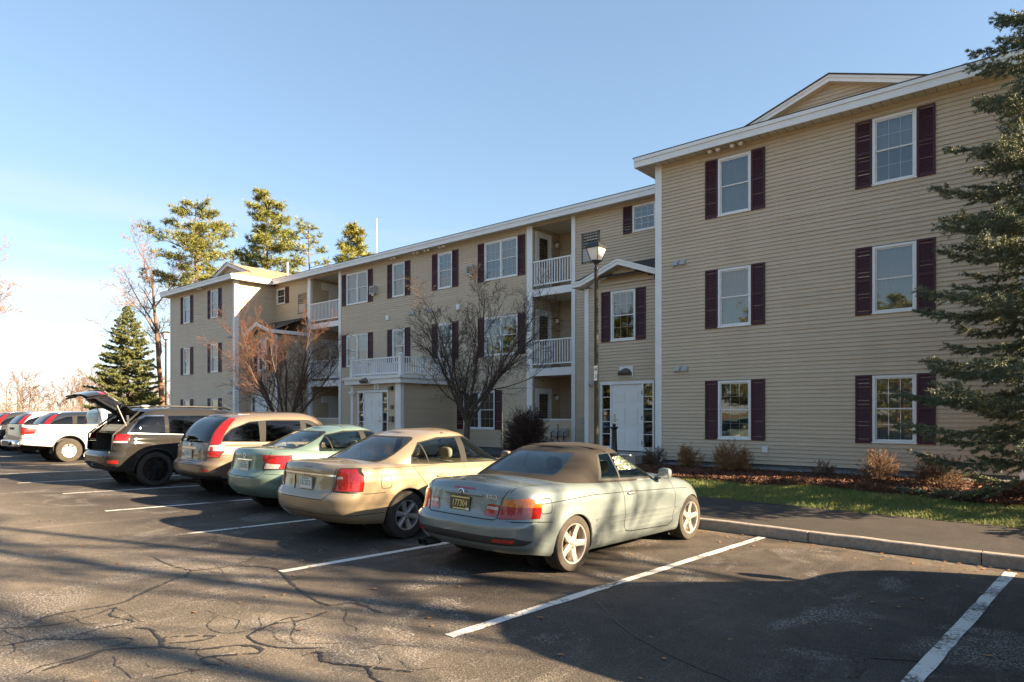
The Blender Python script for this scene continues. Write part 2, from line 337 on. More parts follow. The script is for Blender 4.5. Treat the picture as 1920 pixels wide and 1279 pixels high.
for i, c in enumerate(CRACKS): ribbon([zc(p) for p in c], 0.026 if i % 3 else 0.034, i)
ribbon([(1660 + dx, y) for dx, y in ((60, 1225), (-40, 1222), (-45, 1235), (-60, 1262), (-20, 1275))], 0.05, 77)
ribbon([(1440, 1290), (1300, 1240), (1180, 1180), (1120, 1125)], 0.02, 78)
# finer, unsealed cracks wandering off the sealed ones
rf_ = random.Random(91)
for i in range(22):
    c = rf_.choice(CRACKS); q = rf_.choice(c); x_, y_ = zc(q); x_ += rf_.gauss(0, 50); y_ = max(970, y_ + rf_.gauss(0, 25)); a = rf_.uniform(0, 6.28); pts = []
    for k in range(6): pts.append((x_, y_)); a += rf_.gauss(0, .7); x_ += 26 * math.cos(a); y_ = max(960, y_ + 9 * math.sin(a))
    ribbon(pts, .007, 200 + i)
# kerb of granite stones
M['granite'] = mat('granite_kerb', (0.36, 0.31, 0.25), 0.85, col2=(0.20, 0.175, 0.15), vscale=14, bump=0.5, bscale=90)
kerb = tag(empty('kerb', (0, KERB_Y, 0)), kind='structure')
rk = random.Random(5); x = -3.02; edges = [x]
while x > -62: x -= rk.choice((1.83, 2.1, 2.44, 2.44)); edges.append(x)
x = -3.02
edges_r = [-3.02, -1.02, 1.4, 3.8, 6.2, 8.7, 11.2, 14]
segs = [(edges[i + 1], edges[i]) for i in range(len(edges) - 1)] + list(zip(edges_r[:-1], edges_r[1:]))
for (x0, x1) in segs:
    b_ = MB(); g = .007; j = rk.uniform(-.008, .008); tz = rk.uniform(-.006, .006)
    sec = [(0, -.12), (0, .138 + tz), (.012, .15 + tz), (.125, .152 + tz), (.13, -.12)]
    n = 7; V = []
    for i in range(n):
        xx = x0 + g + (x1 - x0 - 2 * g) * i / (n - 1); zz = lot_z(xx, KERB_Y); e = rk.uniform(-.004, .004)
        V += [(xx, j + kshift(xx) + a + e, zz + c + (e if c > 0 else 0)) for a, c in sec]
    F = [(i * 5 + k, i * 5 + k + 1, (i + 1) * 5 + k + 1, (i + 1) * 5 + k) for i in range(n - 1) for k in range(4)] + [(4, 3, 2, 1, 0), tuple((n - 1) * 5 + k for k in range(5))]
    b_.add(V, F).build('kerb_stone', M['granite'], kerb)
xb = list(np.arange(-64, 16.1, 1.0))
tag(sheet('walkway', xb, [9.99, 10.6, 11.2, 11.8, 12.3], lambda x, y: bank_z(x, y) - (.004 if y < 10 else 0), M['walk'], wp=unwarp), kind='structure')
def lawn_edge(x): return 14.45 + 0.35 * math.sin(x * 0.32 + 2.0) - 0.9 * max(0, min(1, (x + 5) / 6))
lawn = tag(sheet('lawn', list(np.arange(-64, 30.1, .5)), [12.30 + .14 * i for i in range(24)], lambda x, y: bank_z(x, y) + .004, M['turf'], wp=unwarp), kind='structure')
rows = 16
Vm = []; xm = list(np.arange(-64, 12.1, .25))
for j in range(rows):
    for x in xm:
        y0 = unwarp(x, lawn_edge(x)) + .04 * math.sin(7 * x); y = y0 + (16.9 - y0) * j / (rows - 1)
        h = .004 + (.05 * min(1, j / 2)) + .03 * mnoise.noise((x * 1.1, y * 1.1, 0)) * min(1, j / 2)
        Vm.append((x, y, bank_z(x, y) + h))
nx = len(xm)
mulch = tag(link('mulch_bed', fast_mesh('mulch_bed', Vm, [(j * nx + i, j * nx + i + 1, (j + 1) * nx + i + 1, (j + 1) * nx + i) for j in range(rows - 1) for i in range(nx - 1)], M['mulch'], True)), kind='structure')
tag(sheet('gravel_strip', list(np.arange(-9.1, 0.1, .3)), [16.35, 16.6, 16.85, 17.1], lambda x, y: bank_z(x, y) + .075 + .012 * math.sin(x * 5), M['gravel']), kind='structure')
tag(sheet('side_lawn', [8, 14, 22, 40, 60], [8, 14, 20, 40, 80], lambda x, y: -0.2 if y < 10 else 0.2, M['turf']), kind='structure')
# ---------------------------------------------------------------- apartment building
Y1, Y2, Y3, YE, YD = 17.0, 19.3, 17.05, 17.75, 16.6
Z0, ZS, EXPO = 0.53, 8.70, 0.0973
bld = tag(empty('apartment_building', (-21.3, 17.0, 0.36)), 'three storey tan clapboard apartment building with white trim and plum shutters', 'building')
class Side:
    """maps (along, outward, height) to the world for a wall facing -Y ('f'), +X ('r'), -X ('l') or +Y ('b')"""
    def __init__(s, face, c): s.face, s.c = face, c
    def __call__(s, a, o, z):
        if s.face == 'f': p = (a, s.c - o, z)
        elif s.face == 'b': p = (a, s.c + o, z)
        elif s.face == 'r': p = (s.c + o, a, z)
        else: p = (s.c - o, a, z)
        return (p[0] + 21.3, p[1] - 17.0, p[2] - 0.36)      # relative to the building's base
def bx(mb, P, a0, a1, o0, o1, z0, z1):
    vs = [P(a, o, z) for a in (a0, a1) for o in (o0, o1) for z in (z0, z1)]
    return mb.add(vs, [(0, 1, 3, 2), (4, 6, 7, 5), (0, 4, 5, 1), (2, 3, 7, 6), (0, 2, 6, 4), (1, 5, 7, 3)])
def cut_intervals(a0, a1, holes):
    segs = [(a0, a1)]
    for h0, h1 in holes:
        nxt = []
        for s0, s1 in segs:
            if h1 <= s0 or h0 >= s1: nxt.append((s0, s1)); continue
            if h0 > s0: nxt.append((s0, h0))
            if h1 < s1: nxt.append((h1, s1))
        segs = nxt
    return [q for q in segs if q[1] - q[0] > 0.02]
rj = random.Random(11)
def siding(P, a0, a1, z0, z1, holes=(), single=False, lim=None, parent=None):
    """wall sheathing with its clapboards lapped over it; holes are (a0, a1, z0, z1)"""
    wl = MB(); zs = sorted(set([z0, z1] + [h[2] for h in holes] + [h[3] for h in holes])); zs = [z for z in zs if z0 <= z <= z1]
    if lim is None:
        for i in range(len(zs) - 1):
            zm = (zs[i] + zs[i + 1]) / 2
            for s0, s1 in cut_intervals(a0, a1, [(h[0], h[1]) for h in holes if h[2] < zm < h[3]]):
                wl.quad(P(s0, -.03, zs[i]), P(s1, -.03, zs[i]), P(s1, -.03, zs[i + 1]), P(s0, -.03, zs[i + 1]))
    else:
        wl.add([P(a0, -.03, z0), P(a1, -.03, z0), P((a0 + a1) / 2, -.03, z1)], [(0, 1, 2)])
    wall = wl.build('wall', M['siding'], parent or bld)
    n = int(round((z1 - z0) / EXPO)); allb = MB()
    for i in range(n):
        zb = z0 + i * EXPO; zt = min(zb + EXPO + .012, z1); zm = zb + EXPO / 2
        if zt - zb < .02: continue
        b0, b1 = (a0, a1) if lim is None else lim(zm)
        if b1 - b0 < .05: continue
        mb = allb
        for s0, s1 in cut_intervals(b0, b1, [(h[0], h[1]) for h in holes if h[2] < zm < h[3]]):
            w_ = rj.uniform(-.0015, .0015)
            if single: mb = MB()
            js = [s0, s1]
            if s1 - s0 > 2.2: js = [s0, s0 + (s1 - s0) * rj.uniform(.2, .8), s1]
            for q in range(len(js) - 1):
                up_ = .004 if q else 0.0; a_, b_ = js[q], js[q + 1] + (.02 if q + 2 < len(js) else 0)
                mb.quad(P(a_, .027 + w_ + up_, zb), P(b_, .027 - w_ + up_, zb), P(b_, .001 + up_, zt), P(a_, .001 + up_, zt))
            mb.quad(P(s0, -.03, zb), P(s1, -.03, zb), P(s1, .027 - w_, zb), P(s0, .027 + w_, zb))
            if single: mb.build('clapboard', M['siding'], wall)
    if not single and allb.f: tag(allb.build('clapboards', M['siding'], wall), kind='stuff')
    return wall
def part(name, m, fn, parent=None, smooth=False):
    mb = MB(); fn(mb); return mb.build(name, m, parent or bld, smooth)
def board(P, a0, a1, z0, z1, o0=-.02, o1=.03, name='trim_board', m='white', parent=None):
    return part(name, M[m], lambda b: bx(b, P, a0, a1, o0, o1, z0, z1), parent)
rw = random.Random(8)
def window(P, a0, a1, z0, z1, units=1, grid=True, curtain=None, parent=None):
    cs = .055
    mb = MB()
    for q in ((a0, a1, z1 - cs, z1), (a0, a1, z0, z0 + cs * .8), (a0, a0 + cs, z0 + cs * .8, z1 - cs), (a1 - cs, a1, z0 + cs * .8, z1 - cs)): bx(mb, P, q[0], q[1], -.03, .042, q[2], q[3])
    bx(mb, P, a0 - .015, a1 + .015, -.02, .055, z0 - .02, z0 + .004)
    ua = (a1 - a0 - 2 * cs); mul = .07; uw = (ua - mul * (units - 1)) / units
    for k in range(1, units):
        m0 = a0 + cs + uw * k + mul * (k - 1); bx(mb, P, m0, m0 + mul, -.03, .036, z0 + cs * .8, z1 - cs)
    # reveal: a shallow dark room behind the opening
    win = mb.build('window', M['white'], parent or bld)
    rv = MB(); d = -.45; A0, A1, B0, B1 = a0 + .02, a1 - .02, z0 + .02, z1 - .02
    rv.quad(P(A0, d, B0), P(A1, d, B0), P(A1, d, B1), P(A0, d, B1))
    for (u0, v0), (u1, v1) in (((A0, B0), (A1, B0)), ((A1, B0), (A1, B1)), ((A1, B1), (A0, B1)), ((A0, B1), (A0, B0))):
        rv.quad(P(u0, -.03, v0), P(u1, -.03, v1), P(u1, d, v1), P(u0, d, v0))
    rv.build('reveal', M['dark'], win)
    for k in range(units):
        g0 = a0 + cs + k * (uw + mul); g1 = g0 + uw; b0 = z0 + cs * .8; b1 = z1 - cs; zm = (b0 + b1) / 2 + .01; r = .028
        for (q0, q1, oo, nm) in ((zm - .012, b1, .012, 'upper'), (b0, zm + .012, -.008, 'lower')):
            sb = MB()
            for q in ((g0, g1, q1 - r, q1), (g0, g1, q0, q0 + r), (g0, g0 + r, q0 + r, q1 - r), (g1 - r, g1, q0 + r, q1 - r)): bx(sb, P, q[0], q[1], oo - .018, oo, q[2], q[3])
            if grid:
                for t_ in (1 / 3, 2 / 3):
                    m_ = g0 + r + (uw - 2 * r) * t_; bx(sb, P, m_ - .007, m_ + .007, oo - .018, oo - .012, q0 + r, q1 - r)
                m_ = (q0 + q1) / 2; bx(sb, P, g0 + r, g1 - r, oo - .019, oo - .013, m_ - .007, m_ + .007)
            sb.build('sash', M['white'], win)
            ti = rw.uniform(-.006, .006)
            MB().quad(P(g0 + r * .8, oo - .010 + ti * .3, q0 + r * .8), P(g1 - r * .8, oo - .010, q0 + r * .8), P(g1 - r * .8, oo - .010 + ti, q1 - r * .8), P(g0 + r * .8, oo - .010 + ti * .6, q1 - r * .8)).build('pane', M['glass'], win)
    if curtain:
        kind, frac = curtain; cb = MB(); nfold = 30; aa = [A0 + .03 + (A1 - A0 - .06) * i / nfold for i in range(nfold + 1)]
        zlo = B1 - (B1 - B0) * frac; V = []
        for i, a in enumerate(aa):
            o = -.13 + .02 * math.sin(i * 1.7 + rw.random()) ; V += [P(a, o, zlo), P(a, o, B1 - .01)]
        cb.add(V, [(2 * i, 2 * i + 2, 2 * i + 3, 2 * i + 1) for i in range(nfold)])
        cb.build('curtain', M[kind], win, 'all')
    return win
def shutter_mesh(h, w_=.345):
    mb = MB(); f = .045
    def b(x0, x1, z0, z1, o0, o1): mb.box(x0, x1, -o1, -o0, z0, z1)
    b(0, f, 0, h, 0, .03); b(w_ - f, w_, 0, h, 0, .03); b(f, w_ - f, 0, f * 1.3, 0, .03); b(f, w_ - f, h - f, h, 0, .03); b(f, w_ - f, h / 2 - f * .6, h / 2 + f * .6, 0, .03)
    for z0, z1 in ((f * 1.3, h / 2 - f * .6), (h / 2 + f * .6, h - f)):
        n = int((z1 - z0) / .042); st = (z1 - z0) / n
        for i in range(n):
            za = z0 + i * st; mb.quad((f, -.022, za), (w_ - f, -.022, za), (w_ - f, -.006, za + st), (f, -.006, za + st)); mb.quad((f, -.002, za), (w_ - f, -.002, za), (w_ - f, -.022, za), (f, -.022, za))
    return mb.mesh('shutter', M['shutter'])
SHM = {}
def shutter(P, a, z0, z1, w_=.345):
    key = (round(z1 - z0, 2), round(w_, 3))
    if key not in SHM: SHM[key] = shutter_mesh(*key)
    return link('shutter', SHM[key], bld, P(a, .018, z0))
def shut_win(P, a0, a1, z0, z1, units=1, grid=True, curtain=None, left=True, right=True, sw=.345):
    window(P, a0, a1, z0, z1, units, grid, curtain)
    if left: shutter(P, a0 - sw - .012, z0 - .02, z1 + .02, sw)
    if right: shutter(P, a1 + .012, z0 - .02, z1 + .02, sw)
    return (a0 + .02, a1 - .02, z0 + .02, z1 - .02)
LV = [(1.14, 2.65), (4.06, 5.57), (6.97, 8.46)]
# --- right wing front
PF = Side('f', Y1); holes = []
for a0 in (-7.46, -3.80):
    for i, (z0, z1) in enumerate(LV):
        near = a0 < -6
        cu = {(1, 0): ('curtaind', .35), (1, 1): ('curtain', 1.0), (1, 2): ('curtain', 1.0), (0, 0): ('curtain', 1.0), (0, 1): ('curtain', 1.0), (0, 2): ('curtain', .45)}[(int(near), i)]
        holes.append(shut_win(PF, a0, a0 + .87, z0, z1, 1, not (i and near) and not (i == 1), cu))
siding(PF, -9.10, -1.12, Z0, ZS, holes, True)
for c0, c1 in ((-9.30, -9.10), (-1.12, -1.0)): board(PF, c0, c1, Z0 - .08, ZS, -.04, .035, 'corner_board')
board(Side('r', -1.0), Y1 + .04, Y1 + .16, Z0 - .08, ZS, -.04, .03, 'corner_board')
siding(Side('r', -1.0), Y1 + .16, 31, Z0, ZS, [])
siding(Side('l', -9.30), Y1, Y2 + 1.0, Z0, ZS, [])
part('foundation', M['found'], lambda b: [bx(b, Side('f', Y1 + .03), -9.28, -1.03, -.3, 0, -.2, Z0), bx(b, Side('f', Y2 + .03), -33.4, -9.3, -.3, 0, -.2, Z0), bx(b, Side('f', Y3 + .03), -41, -33.2, -.3, 0, -.2, Z0)])
# --- left wing
PL = Side('f', Y3); holes = []
for a0 in (-39.30, -35.98):
    for i, (z0, z1) in enumerate(LV): holes.append(shut_win(PL, a0, a0 + .83, z0, z1, 1, i < 2, ('curtain', .5) if i == 2 else ('curtaind', .4)))
siding(PL, -41.0, -33.55, Z0, ZS, holes)
board(PL, -33.55, -33.36, Z0 - .08, ZS, -.04, .035, 'corner_board'); board(PL, -41.08, -41.0, Z0 - .08, ZS, -.04, .035, 'corner_board')
PS = Side('r', -33.40)
siding(PS, Y3 + .20, Y2, Z0, ZS, []); board(PS, Y3 + .0, Y3 + .20, Z0 - .08, ZS, -.04, .035, 'corner_board')
siding(Side('l', -41.08), Y3, 31, Z0, ZS, [])
siding(Side('b', 31), -41.08, -1.0, Z0, ZS, [])
# --- middle front, with two balcony bays and their doors
PM = Side('f', Y2); holes = [(-15.60, -13.80, Z0, ZS), (-30.02, -27.55, Z0, ZS)]
BA = [(-15.58, -13.80), (-30.0, -27.56)]
z0, z1 = 6.98, 8.44
holes.append(shut_win(PM, -26.94, -25.31, z0, z1, 2, False, ('curtain', .9))); holes.append(shut_win(PM, -23.54, -22.72, z0, z1, 1, False, ('curtain', 1.0)))
holes.append(shut_win(PM, -20.61, -19.78, z0, z1, 1, True, ('curtaind', .9))); holes.append(shut_win(PM, -17.97, -16.29, z0, z1, 2, True, ('curtain', .5)))
z0, z1 = 4.06, 5.54
holes.append(shut_win(PM, -26.94, -25.31, z0, z1, 2, False, ('curtain', .55))); holes.append(shut_win(PM, -23.54, -22.72, z0, z1, 1, False, ('curtaind', 1.0)))
holes.append(shut_win(PM, -20.61, -19.78, z0, z1, 1, True, ('curtaind', .9))); holes.append(shut_win(PM, -17.97, -16.29, z0, z1, 2, True, ('curtaind', 1.0)))
holes.append(shut_win(PM, -19.12, -17.44, 1.22, 2.70, 2, True, ('curtaind', .5)))
holes.append(shut_win(PM, -11.38, -10.54, 7.72, 8.57, 1, True, ('curtaind', .5), right=False)); holes.append(shut_win(PM, -33.20, -32.36, 7.68, 8.50, 1, True, ('curtaind', .3), left=False))
siding(PM, -33.40, -9.30, Z0, ZS, holes)
def grille(P, a0, a1, z0, z1):
    g = part('louvre_vent', M['bronze'], lambda b: [bx(b, P, a0, a1, .005, .035, z1 - .05, z1), bx(b, P, a0, a1, .005, .035, z0, z0 + .05), bx(b, P, a0, a0 + .05, .005, .035, z0, z1), bx(b, P, a1 - .05, a1, .005, .035, z0, z1), bx(b, P, a0, a1, .005, .03, (z0 + z1) / 2 - .02, (z0 + z1) / 2 + .02)])
    board(P, a0 + .04, a1 - .04, z0 + .04, z1 - .04, .004, .019, 'back_plate', 'dark', g)
    for i in range(6):
        x = a0 + .09 + (a1 - a0 - .18) * i / 5; board(P, x - .016, x + .016, (z0 + z1) / 2 + .02, z1 - .05, .019, .032, 'slat', 'bronze', g)
    board(P, a0 + .06, a1 - .06, z0 + .06, (z0 + z1) / 2 - .03, .019, .026, 'panel', 'greybox', g)
grille(PM, -13.40, -12.66, 6.97, 8.01); grille(PM, -31.12, -30.38, 6.97, 8.0)
for z in (3.1, .75):
    board(PM, -12.78, -12.60, z, z + 1.15, .005, .035, 'meter_panel', 'bronze'); 
def railing(P, a0, a1, zb, zt, name='railing', nb=None, post=False):
    r = part(name, M['white'], lambda b: [bx(b, P, a0, a1, -.035, .03, zt - .05, zt), bx(b, P, a0, a1, -.025, .02, zb, zb + .05)])
    n = nb or int(round((a1 - a0) / .118))
    me = MB().box(-.017, .017, -.017, .017, 0, zt - zb - .09).mesh('baluster', M['white'])
    for i in range(n):
        a = a0 + (a1 - a0) * (i + .5) / n; link('baluster', me, r, P(a, -.004, zb + .045))
    return r
def balcony_door(P, a0, a1, z0, glass=True):
    d = part('balcony_door', M['white'], lambda b: [bx(b, P, a0 - .07, a0, 0, .05, z0, z0 + 2.13), bx(b, P, a1, a1 + .07, 0, .05, z0, z0 + 2.13), bx(b, P, a0 - .07, a1 + .07, 0, .05, z0 + 2.13, z0 + 2.2),
        bx(b, P, a0, a0 + .14, .0, .035, z0, z0 + 2.13), bx(b, P, a1 - .14, a1, .0, .035, z0, z0 + 2.13), bx(b, P, a0 + .14, a1 - .14, 0, .035, z0, z0 + (.9 if glass else 2.0)), bx(b, P, a0 + .14, a1 - .14, 0, .035, z0 + 2.0, z0 + 2.13)])
    if glass:
        board(P, a0 + .14, a1 - .14, z0 + .9, z0 + 2.0, .008, .012, 'backing', 'dark', d)
        MB().quad(P(a0 + .14, .028, z0 + .9), P(a1 - .14, .028, z0 + .9), P(a1 - .14, .028, z0 + 2.0), P(a0 + .14, .028, z0 + 2.0)).build('pane', M['glass'], d)
        part('muntin', M['white'], lambda b: [bx(b, P, a0 + .14 + (a1 - a0 - .28) * t_ - .008, a0 + .14 + (a1 - a0 - .28) * t_ + .008, .013, .022, z0 + .9, z0 + 2.0) for t_ in (1 / 3, 2 / 3)] + [bx(b, P, a0 + .14, a1 - .14, .013, .021, z0 + .9 + 1.1 * t_ - .008, z0 + .9 + 1.1 * t_ + .008) for t_ in (1 / 3, 2 / 3)], d)
    part('door_handle', M['metal'], lambda b: bx(b, P, a1 - .09, a1 - .05, .035, .09, z0 + .98, z0 + 1.08), d)
    return d
def porch_lamp(P, a, z):
    l = part('wall_lamp', M['bronze'], lambda b: [bx(b, P, a - .05, a + .05, .0, .03, z - .06, z + .06), bx(b, P, a - .025, a + .025, .03, .13, z - .02, z + .05)])
    part('lamp_shade', M['lampglass'], lambda b: b.lathe([(.03, -.16), (.07, -.13), (.075, -.03), (.05, 0)], 10, P(a, .11, z)), l, 30)
FLZ = [(3.18, 3.46), (6.08, 6.34)]
for k, (b0, b1) in enumerate(BA):
    dep = 20.95 if k == 0 else 21.4
    SL = Side('r', b0); SR = Side('l', b1); SB = Side('f', dep)
    siding(SL, Y2 + .02, dep, Z0, ZS, []); siding(SR, Y2 + .02, dep, Z0, ZS, []); siding(SB, b0, b1, Z0, ZS, [])
    for z in (Z0 + .02, FLZ[0][1], FLZ[1][1]):
        if k == 0: balcony_door(SL, 19.50, 20.30, z + .0); porch_lamp(SL, 20.62, z + 1.95)
        else:
            balcony_door(SL, 20.42, 21.22, z, False)
            part('vent_cover', M['white'], lambda b: [bx(b, SL, 19.9, 20.32, .0, .05, z + 1.85, z + 2.2)] + [bx(b, SL, 19.93, 20.29, .05, .058, z + 1.89 + .05 * i, z + 1.915 + .05 * i) for i in range(6)])
    for (f0, f1) in FLZ:
        part('balcony_beam', M['white'], lambda b: bx(b, PM, b0, b1, -.06, .035, f0, f1))
        part('balcony_floor', M['soffit'], lambda b: bx(b, PM, b0, b1, -(dep - Y2), -.062, f0 + .02, f1 - .02))
        railing(PM, b0 + .03, b1 - .03, f1 + .13, f1 + 1.03)
    part('bay_ceiling', M['soffit'], lambda b: bx(b, PM, b0, b1, -(dep - Y2), -.0, ZS - .012, ZS + .05))
    part('patio_wall', M['siding'], lambda b: [bx(b, PM, b0, b1, -.12, -.01, Z0 - .2, 1.58)]); part('wall_cap', M['white'], lambda b: bx(b, PM, b0, b1, -.14, .03, 1.58, 1.63))
    siding(PM, b0, b1, Z0, 1.58)
for c0, c1 in ((-15.84, -15.58), (-13.82, -13.66), (-30.24, -29.98), (-27.58, -27.39)): board(PM, c0, c1, Z0 - .1, ZS, -.10, .04, 'corner_board')
# --- entrance blocks with shed roof and small gable
def entrance(x0, x1, xg, name, mirror):
    P = Side('f', YE); zt = 5.74
    wz0, wz1 = 4.03, 5.54; wa = xg - .43
    hs = [shut_win(P, wa, wa + .86, wz0, wz1, 1, True, ('curtaind', .35), sw=.33)]
    d0, d1 = (-11.60, -9.74) if not mirror else (-32.96, -31.1)
    hs.append((d0, d1, .5, 2.78))
    siding(P, x0, x1, .60, zt, hs, not mirror)
    # gable above
    gz = zt + .02; siding(P, xg - 1.15, xg + 1.15, gz, gz + .52, [], False, lambda z: (xg - 1.15 * (1 - (z - gz) / .52), xg + 1.15 * (1 - (z - gz) / .52)))
    e = (x0, 'r') if mirror else (x0, 'l')
    if mirror: siding(Side('r', x1), YE, Y2, .6, zt, []); board(P, x1 - .15, x1, .5, zt, -.03, .04, 'corner_board')
    else: siding(Side('l', x0), YE, Y2, .6, zt, []); board(P, x0, x0 + .15, .5, zt, -.03, .04, 'corner_board')
    # roof: shed rising to the wall, decorative gable in front
    e0, e1 = (x0 - .28, x1) if not mirror else (x0, x1 + .28); ye = YE - .32; zr = 5.94; pitch = .44; zw = zr + (Y2 - ye) * pitch
    rf = MB(); S_ = Side('f', 0)
    def W(x, y, z): return (x + 21.3, y - 17.0, z - .36)
    rf.add([W(e0, ye, zr), W(e1, ye, zr), W(e1, Y2, zw), W(e0, Y2, zw)], [(0, 1, 2, 3)])
    az = 6.44; yb = ye + (az - zr) / pitch; hw = (e1 - e0) / 2 * .86
    rf.add([W(xg, ye - .01, az), W(xg - hw, ye - .01, zr + .01), W(xg, yb, az + .012), W(xg + hw, ye - .01, zr + .01)], [(0, 2, 1), (0, 3, 2)])
    roof = rf.build('entrance_roof', M['roofdark'], bld)
    fz = .17
    part('fascia', M['white'], lambda b: [b.prism([W(e0, ye, zr - .01), W(xg - hw, ye, zr - .01), W(xg, ye, az - .01), W(xg + hw, ye, zr - .01), W(e1, ye, zr - .01), W(e1, ye, zr - fz), W(xg + hw, ye, zr - fz), W(xg, ye, az - fz), W(xg - hw, ye, zr - fz), W(e0, ye, zr - fz)], (0, -.03, 0)),
         b.prism([W(e0, ye - .031, zr), W(xg - hw, ye - .031, zr), W(xg, ye - .031, az), W(xg + hw, ye - .031, zr), W(e1, ye - .031, zr), W(e1, ye - .031, zr - .06), W(xg + hw, ye - .031, zr - .06), W(xg, ye - .031, az - .06), W(xg - hw, ye - .031, zr - .06), W(e0, ye - .031, zr - .06)], (0, -.02, 0)),
         b.box(*[q for q in (W(e0 - .03, ye - .03, 0)[0], W(e0, 0, 0)[0], ye - 17.03, Y2 - 17, zr - fz - .36, zr - .36)]) if not mirror else b.box(W(e1, 0, 0)[0], W(e1 + .03, 0, 0)[0], ye - 17.03, Y2 - 17, zr - fz - .36, zr - .36)], roof)
    part('soffit', M['soffit'], lambda b: [b.add([W(e0, ye, zr - fz), W(xg - hw, ye, zr - fz), W(xg - hw, YE, zr - fz), W(e0, YE, zr - fz)], [(0, 3, 2, 1)]), b.add([W(xg - hw, ye, zr - fz), W(xg, ye, az - fz), W(xg, YE, az - fz), W(xg - hw, YE, zr - fz)], [(0, 3, 2, 1)]),
         b.add([W(xg, ye, az - fz), W(xg + hw, ye, zr - fz), W(xg + hw, YE, zr - fz), W(xg, YE, az - fz)], [(0, 3, 2, 1)]), b.add([W(xg + hw, ye, zr - fz), W(e1, ye, zr - fz), W(e1, YE, zr - fz), W(xg + hw, YE, zr - fz)], [(0, 3, 2, 1)])], roof)
    door_set(P, d0, d1, .68, 2.78, True)
    hood_light(P, xg + .12, 3.07)
    part('concrete_step', M['concrete'], lambda b: b.box(W(x0 + .2, 0, 0)[0], W(x1 + .35, 0, 0)[0] - .4, 15.95 - 17, YE - 17.02, -.1, .66 - .36))
def door_set(P, d0, d1, z0, z1, right_hinge):
    """entrance door with two glazed side lights in a white frame"""
    w_ = d1 - d0; s = .30; f = .055
    fr = part('entrance_frame', M['white'], lambda b: [bx(b, P, d0, d1, -.05, .05, z1 - .09, z1), bx(b, P, d0, d0 + f, -.05, .05, z0, z1 - .09), bx(b, P, d1 - f, d1, -.05, .05, z0, z1 - .09), bx(b, P, d0 + s + f, d0 + s + 2 * f, -.05, .05, z0, z1 - .09), bx(b, P, d1 - s - 2 * f, d1 - s - f, -.05, .05, z0, z1 - .09),
        bx(b, P, d0 + f, d0 + f + s, -.05, .03, z0, z0 + .13), bx(b, P, d1 - f - s, d1 - f, -.05, .03, z0, z0 + .13)] )
    for g0 in (d0 + f, d1 - f - s):
        MB().quad(P(g0, .0, z0 + .13), P(g0 + s, .0, z0 + .13), P(g0 + s, .0, z1 - .09), P(g0, .0, z1 - .09)).build('side_light_pane', M['glass'], fr)
        board(P, g0, g0 + s, z0 + .13, z1 - .09, -.28, -.27, 'backing', 'dark', fr)
        for k in range(1, 5):
            z = z0 + .13 + (z1 - .09 - z0 - .13) * k / 5; board(P, g0, g0 + s, z - .011, z + .011, .002, .018, 'muntin', 'white', fr)
    a0, a1 = d0 + s + 2 * f, d1 - s - 2 * f; zt = z1 - .10
    dr = part('entrance_door', M['white'], lambda b: bx(b, P, a0, a1, -.04, .01, z0 + .01, zt))
    pw = (a1 - a0 - .34) / 2
    for c in (a0 + .12, a0 + .22 + pw):
        for q0, q1 in ((.12, .62), (.78, 1.32), (1.46, 1.78)):
            board(P, c, c + pw, z0 + q0, z0 + q1, .010, .016, 'panel', 'white', dr); board(P, c + .035, c + pw - .035, z0 + q0 + .035, z0 + q1 - .035, .016, .030, 'panel', 'white', dr)
    hx = a0 + .08 if right_hinge else a1 - .08; sg = 1 if right_hinge else -1
    part('door_handle', M['metal'], lambda b: [bx(b, P, hx - .03, hx + .03, .01, .02, z0 + .86, z0 + 1.12), bx(b, P, min(hx, hx + sg * .13), max(hx, hx + sg * .13), .05, .068, z0 + .93, z0 + .955), bx(b, P, hx - .012, hx + .012, .02, .06, z0 + .93, z0 + .955)], dr)
    for z in (.25, 1.0, 1.75): board(P, (a1 if right_hinge else a0 - .02), (a1 + .02 if right_hinge else a0), z0 + z - .06, z0 + z + .06, .051, .06, 'hinge', 'black', dr)
def hood_light(P, a, z):
    l = board(P, a - .24, a + .24, z - .16, z + .16, .012, .045, 'hood_light')
    n = 14; r = .22; d = .22; V = []; F = []
    for j in range(6):
        b_ = j / 5 * math.pi / 2
        for i in range(n + 1):
            t_ = math.pi * i / n; V.append(P(a - .02 + r * math.cos(t_) * math.cos(b_) ** .6, .046 + d * math.sin(b_) * (0.25 + .75 * math.sin(t_)), z - .11 + r * math.sin(t_) * (1 - .12 * j / 5)))
    F = [(j * (n + 1) + i, j * (n + 1) + i + 1, (j + 1) * (n + 1) + i + 1, (j + 1) * (n + 1) + i) for j in range(5) for i in range(n)]
    V2 = [P(a - .02 + r * math.cos(math.pi * i / n), .046, z - .11 + r * math.sin(math.pi * i / n)) for i in range(n + 1)] + [P(a - .02 + r * .92 * math.cos(math.pi * i / n), .046 + d * (.45 + .55 * math.sin(math.pi * i / n)), z - .11 + r * .95 * math.sin(math.pi * i / n) * (1 - .45 * math.sin(math.pi * i / n))) for i in range(n + 1)]
    MB().add(V2, [(i, i + 1, n + 2 + i, n + 1 + i) for i in range(n)] + [tuple(range(n + 1, 2 * n + 2))]).build('light_hood', M['bronze'], l, 'all')
entrance(-12.20, -9.30, -10.80, 'e', False)
entrance(-33.40, -30.50, -31.90, 'e', True)
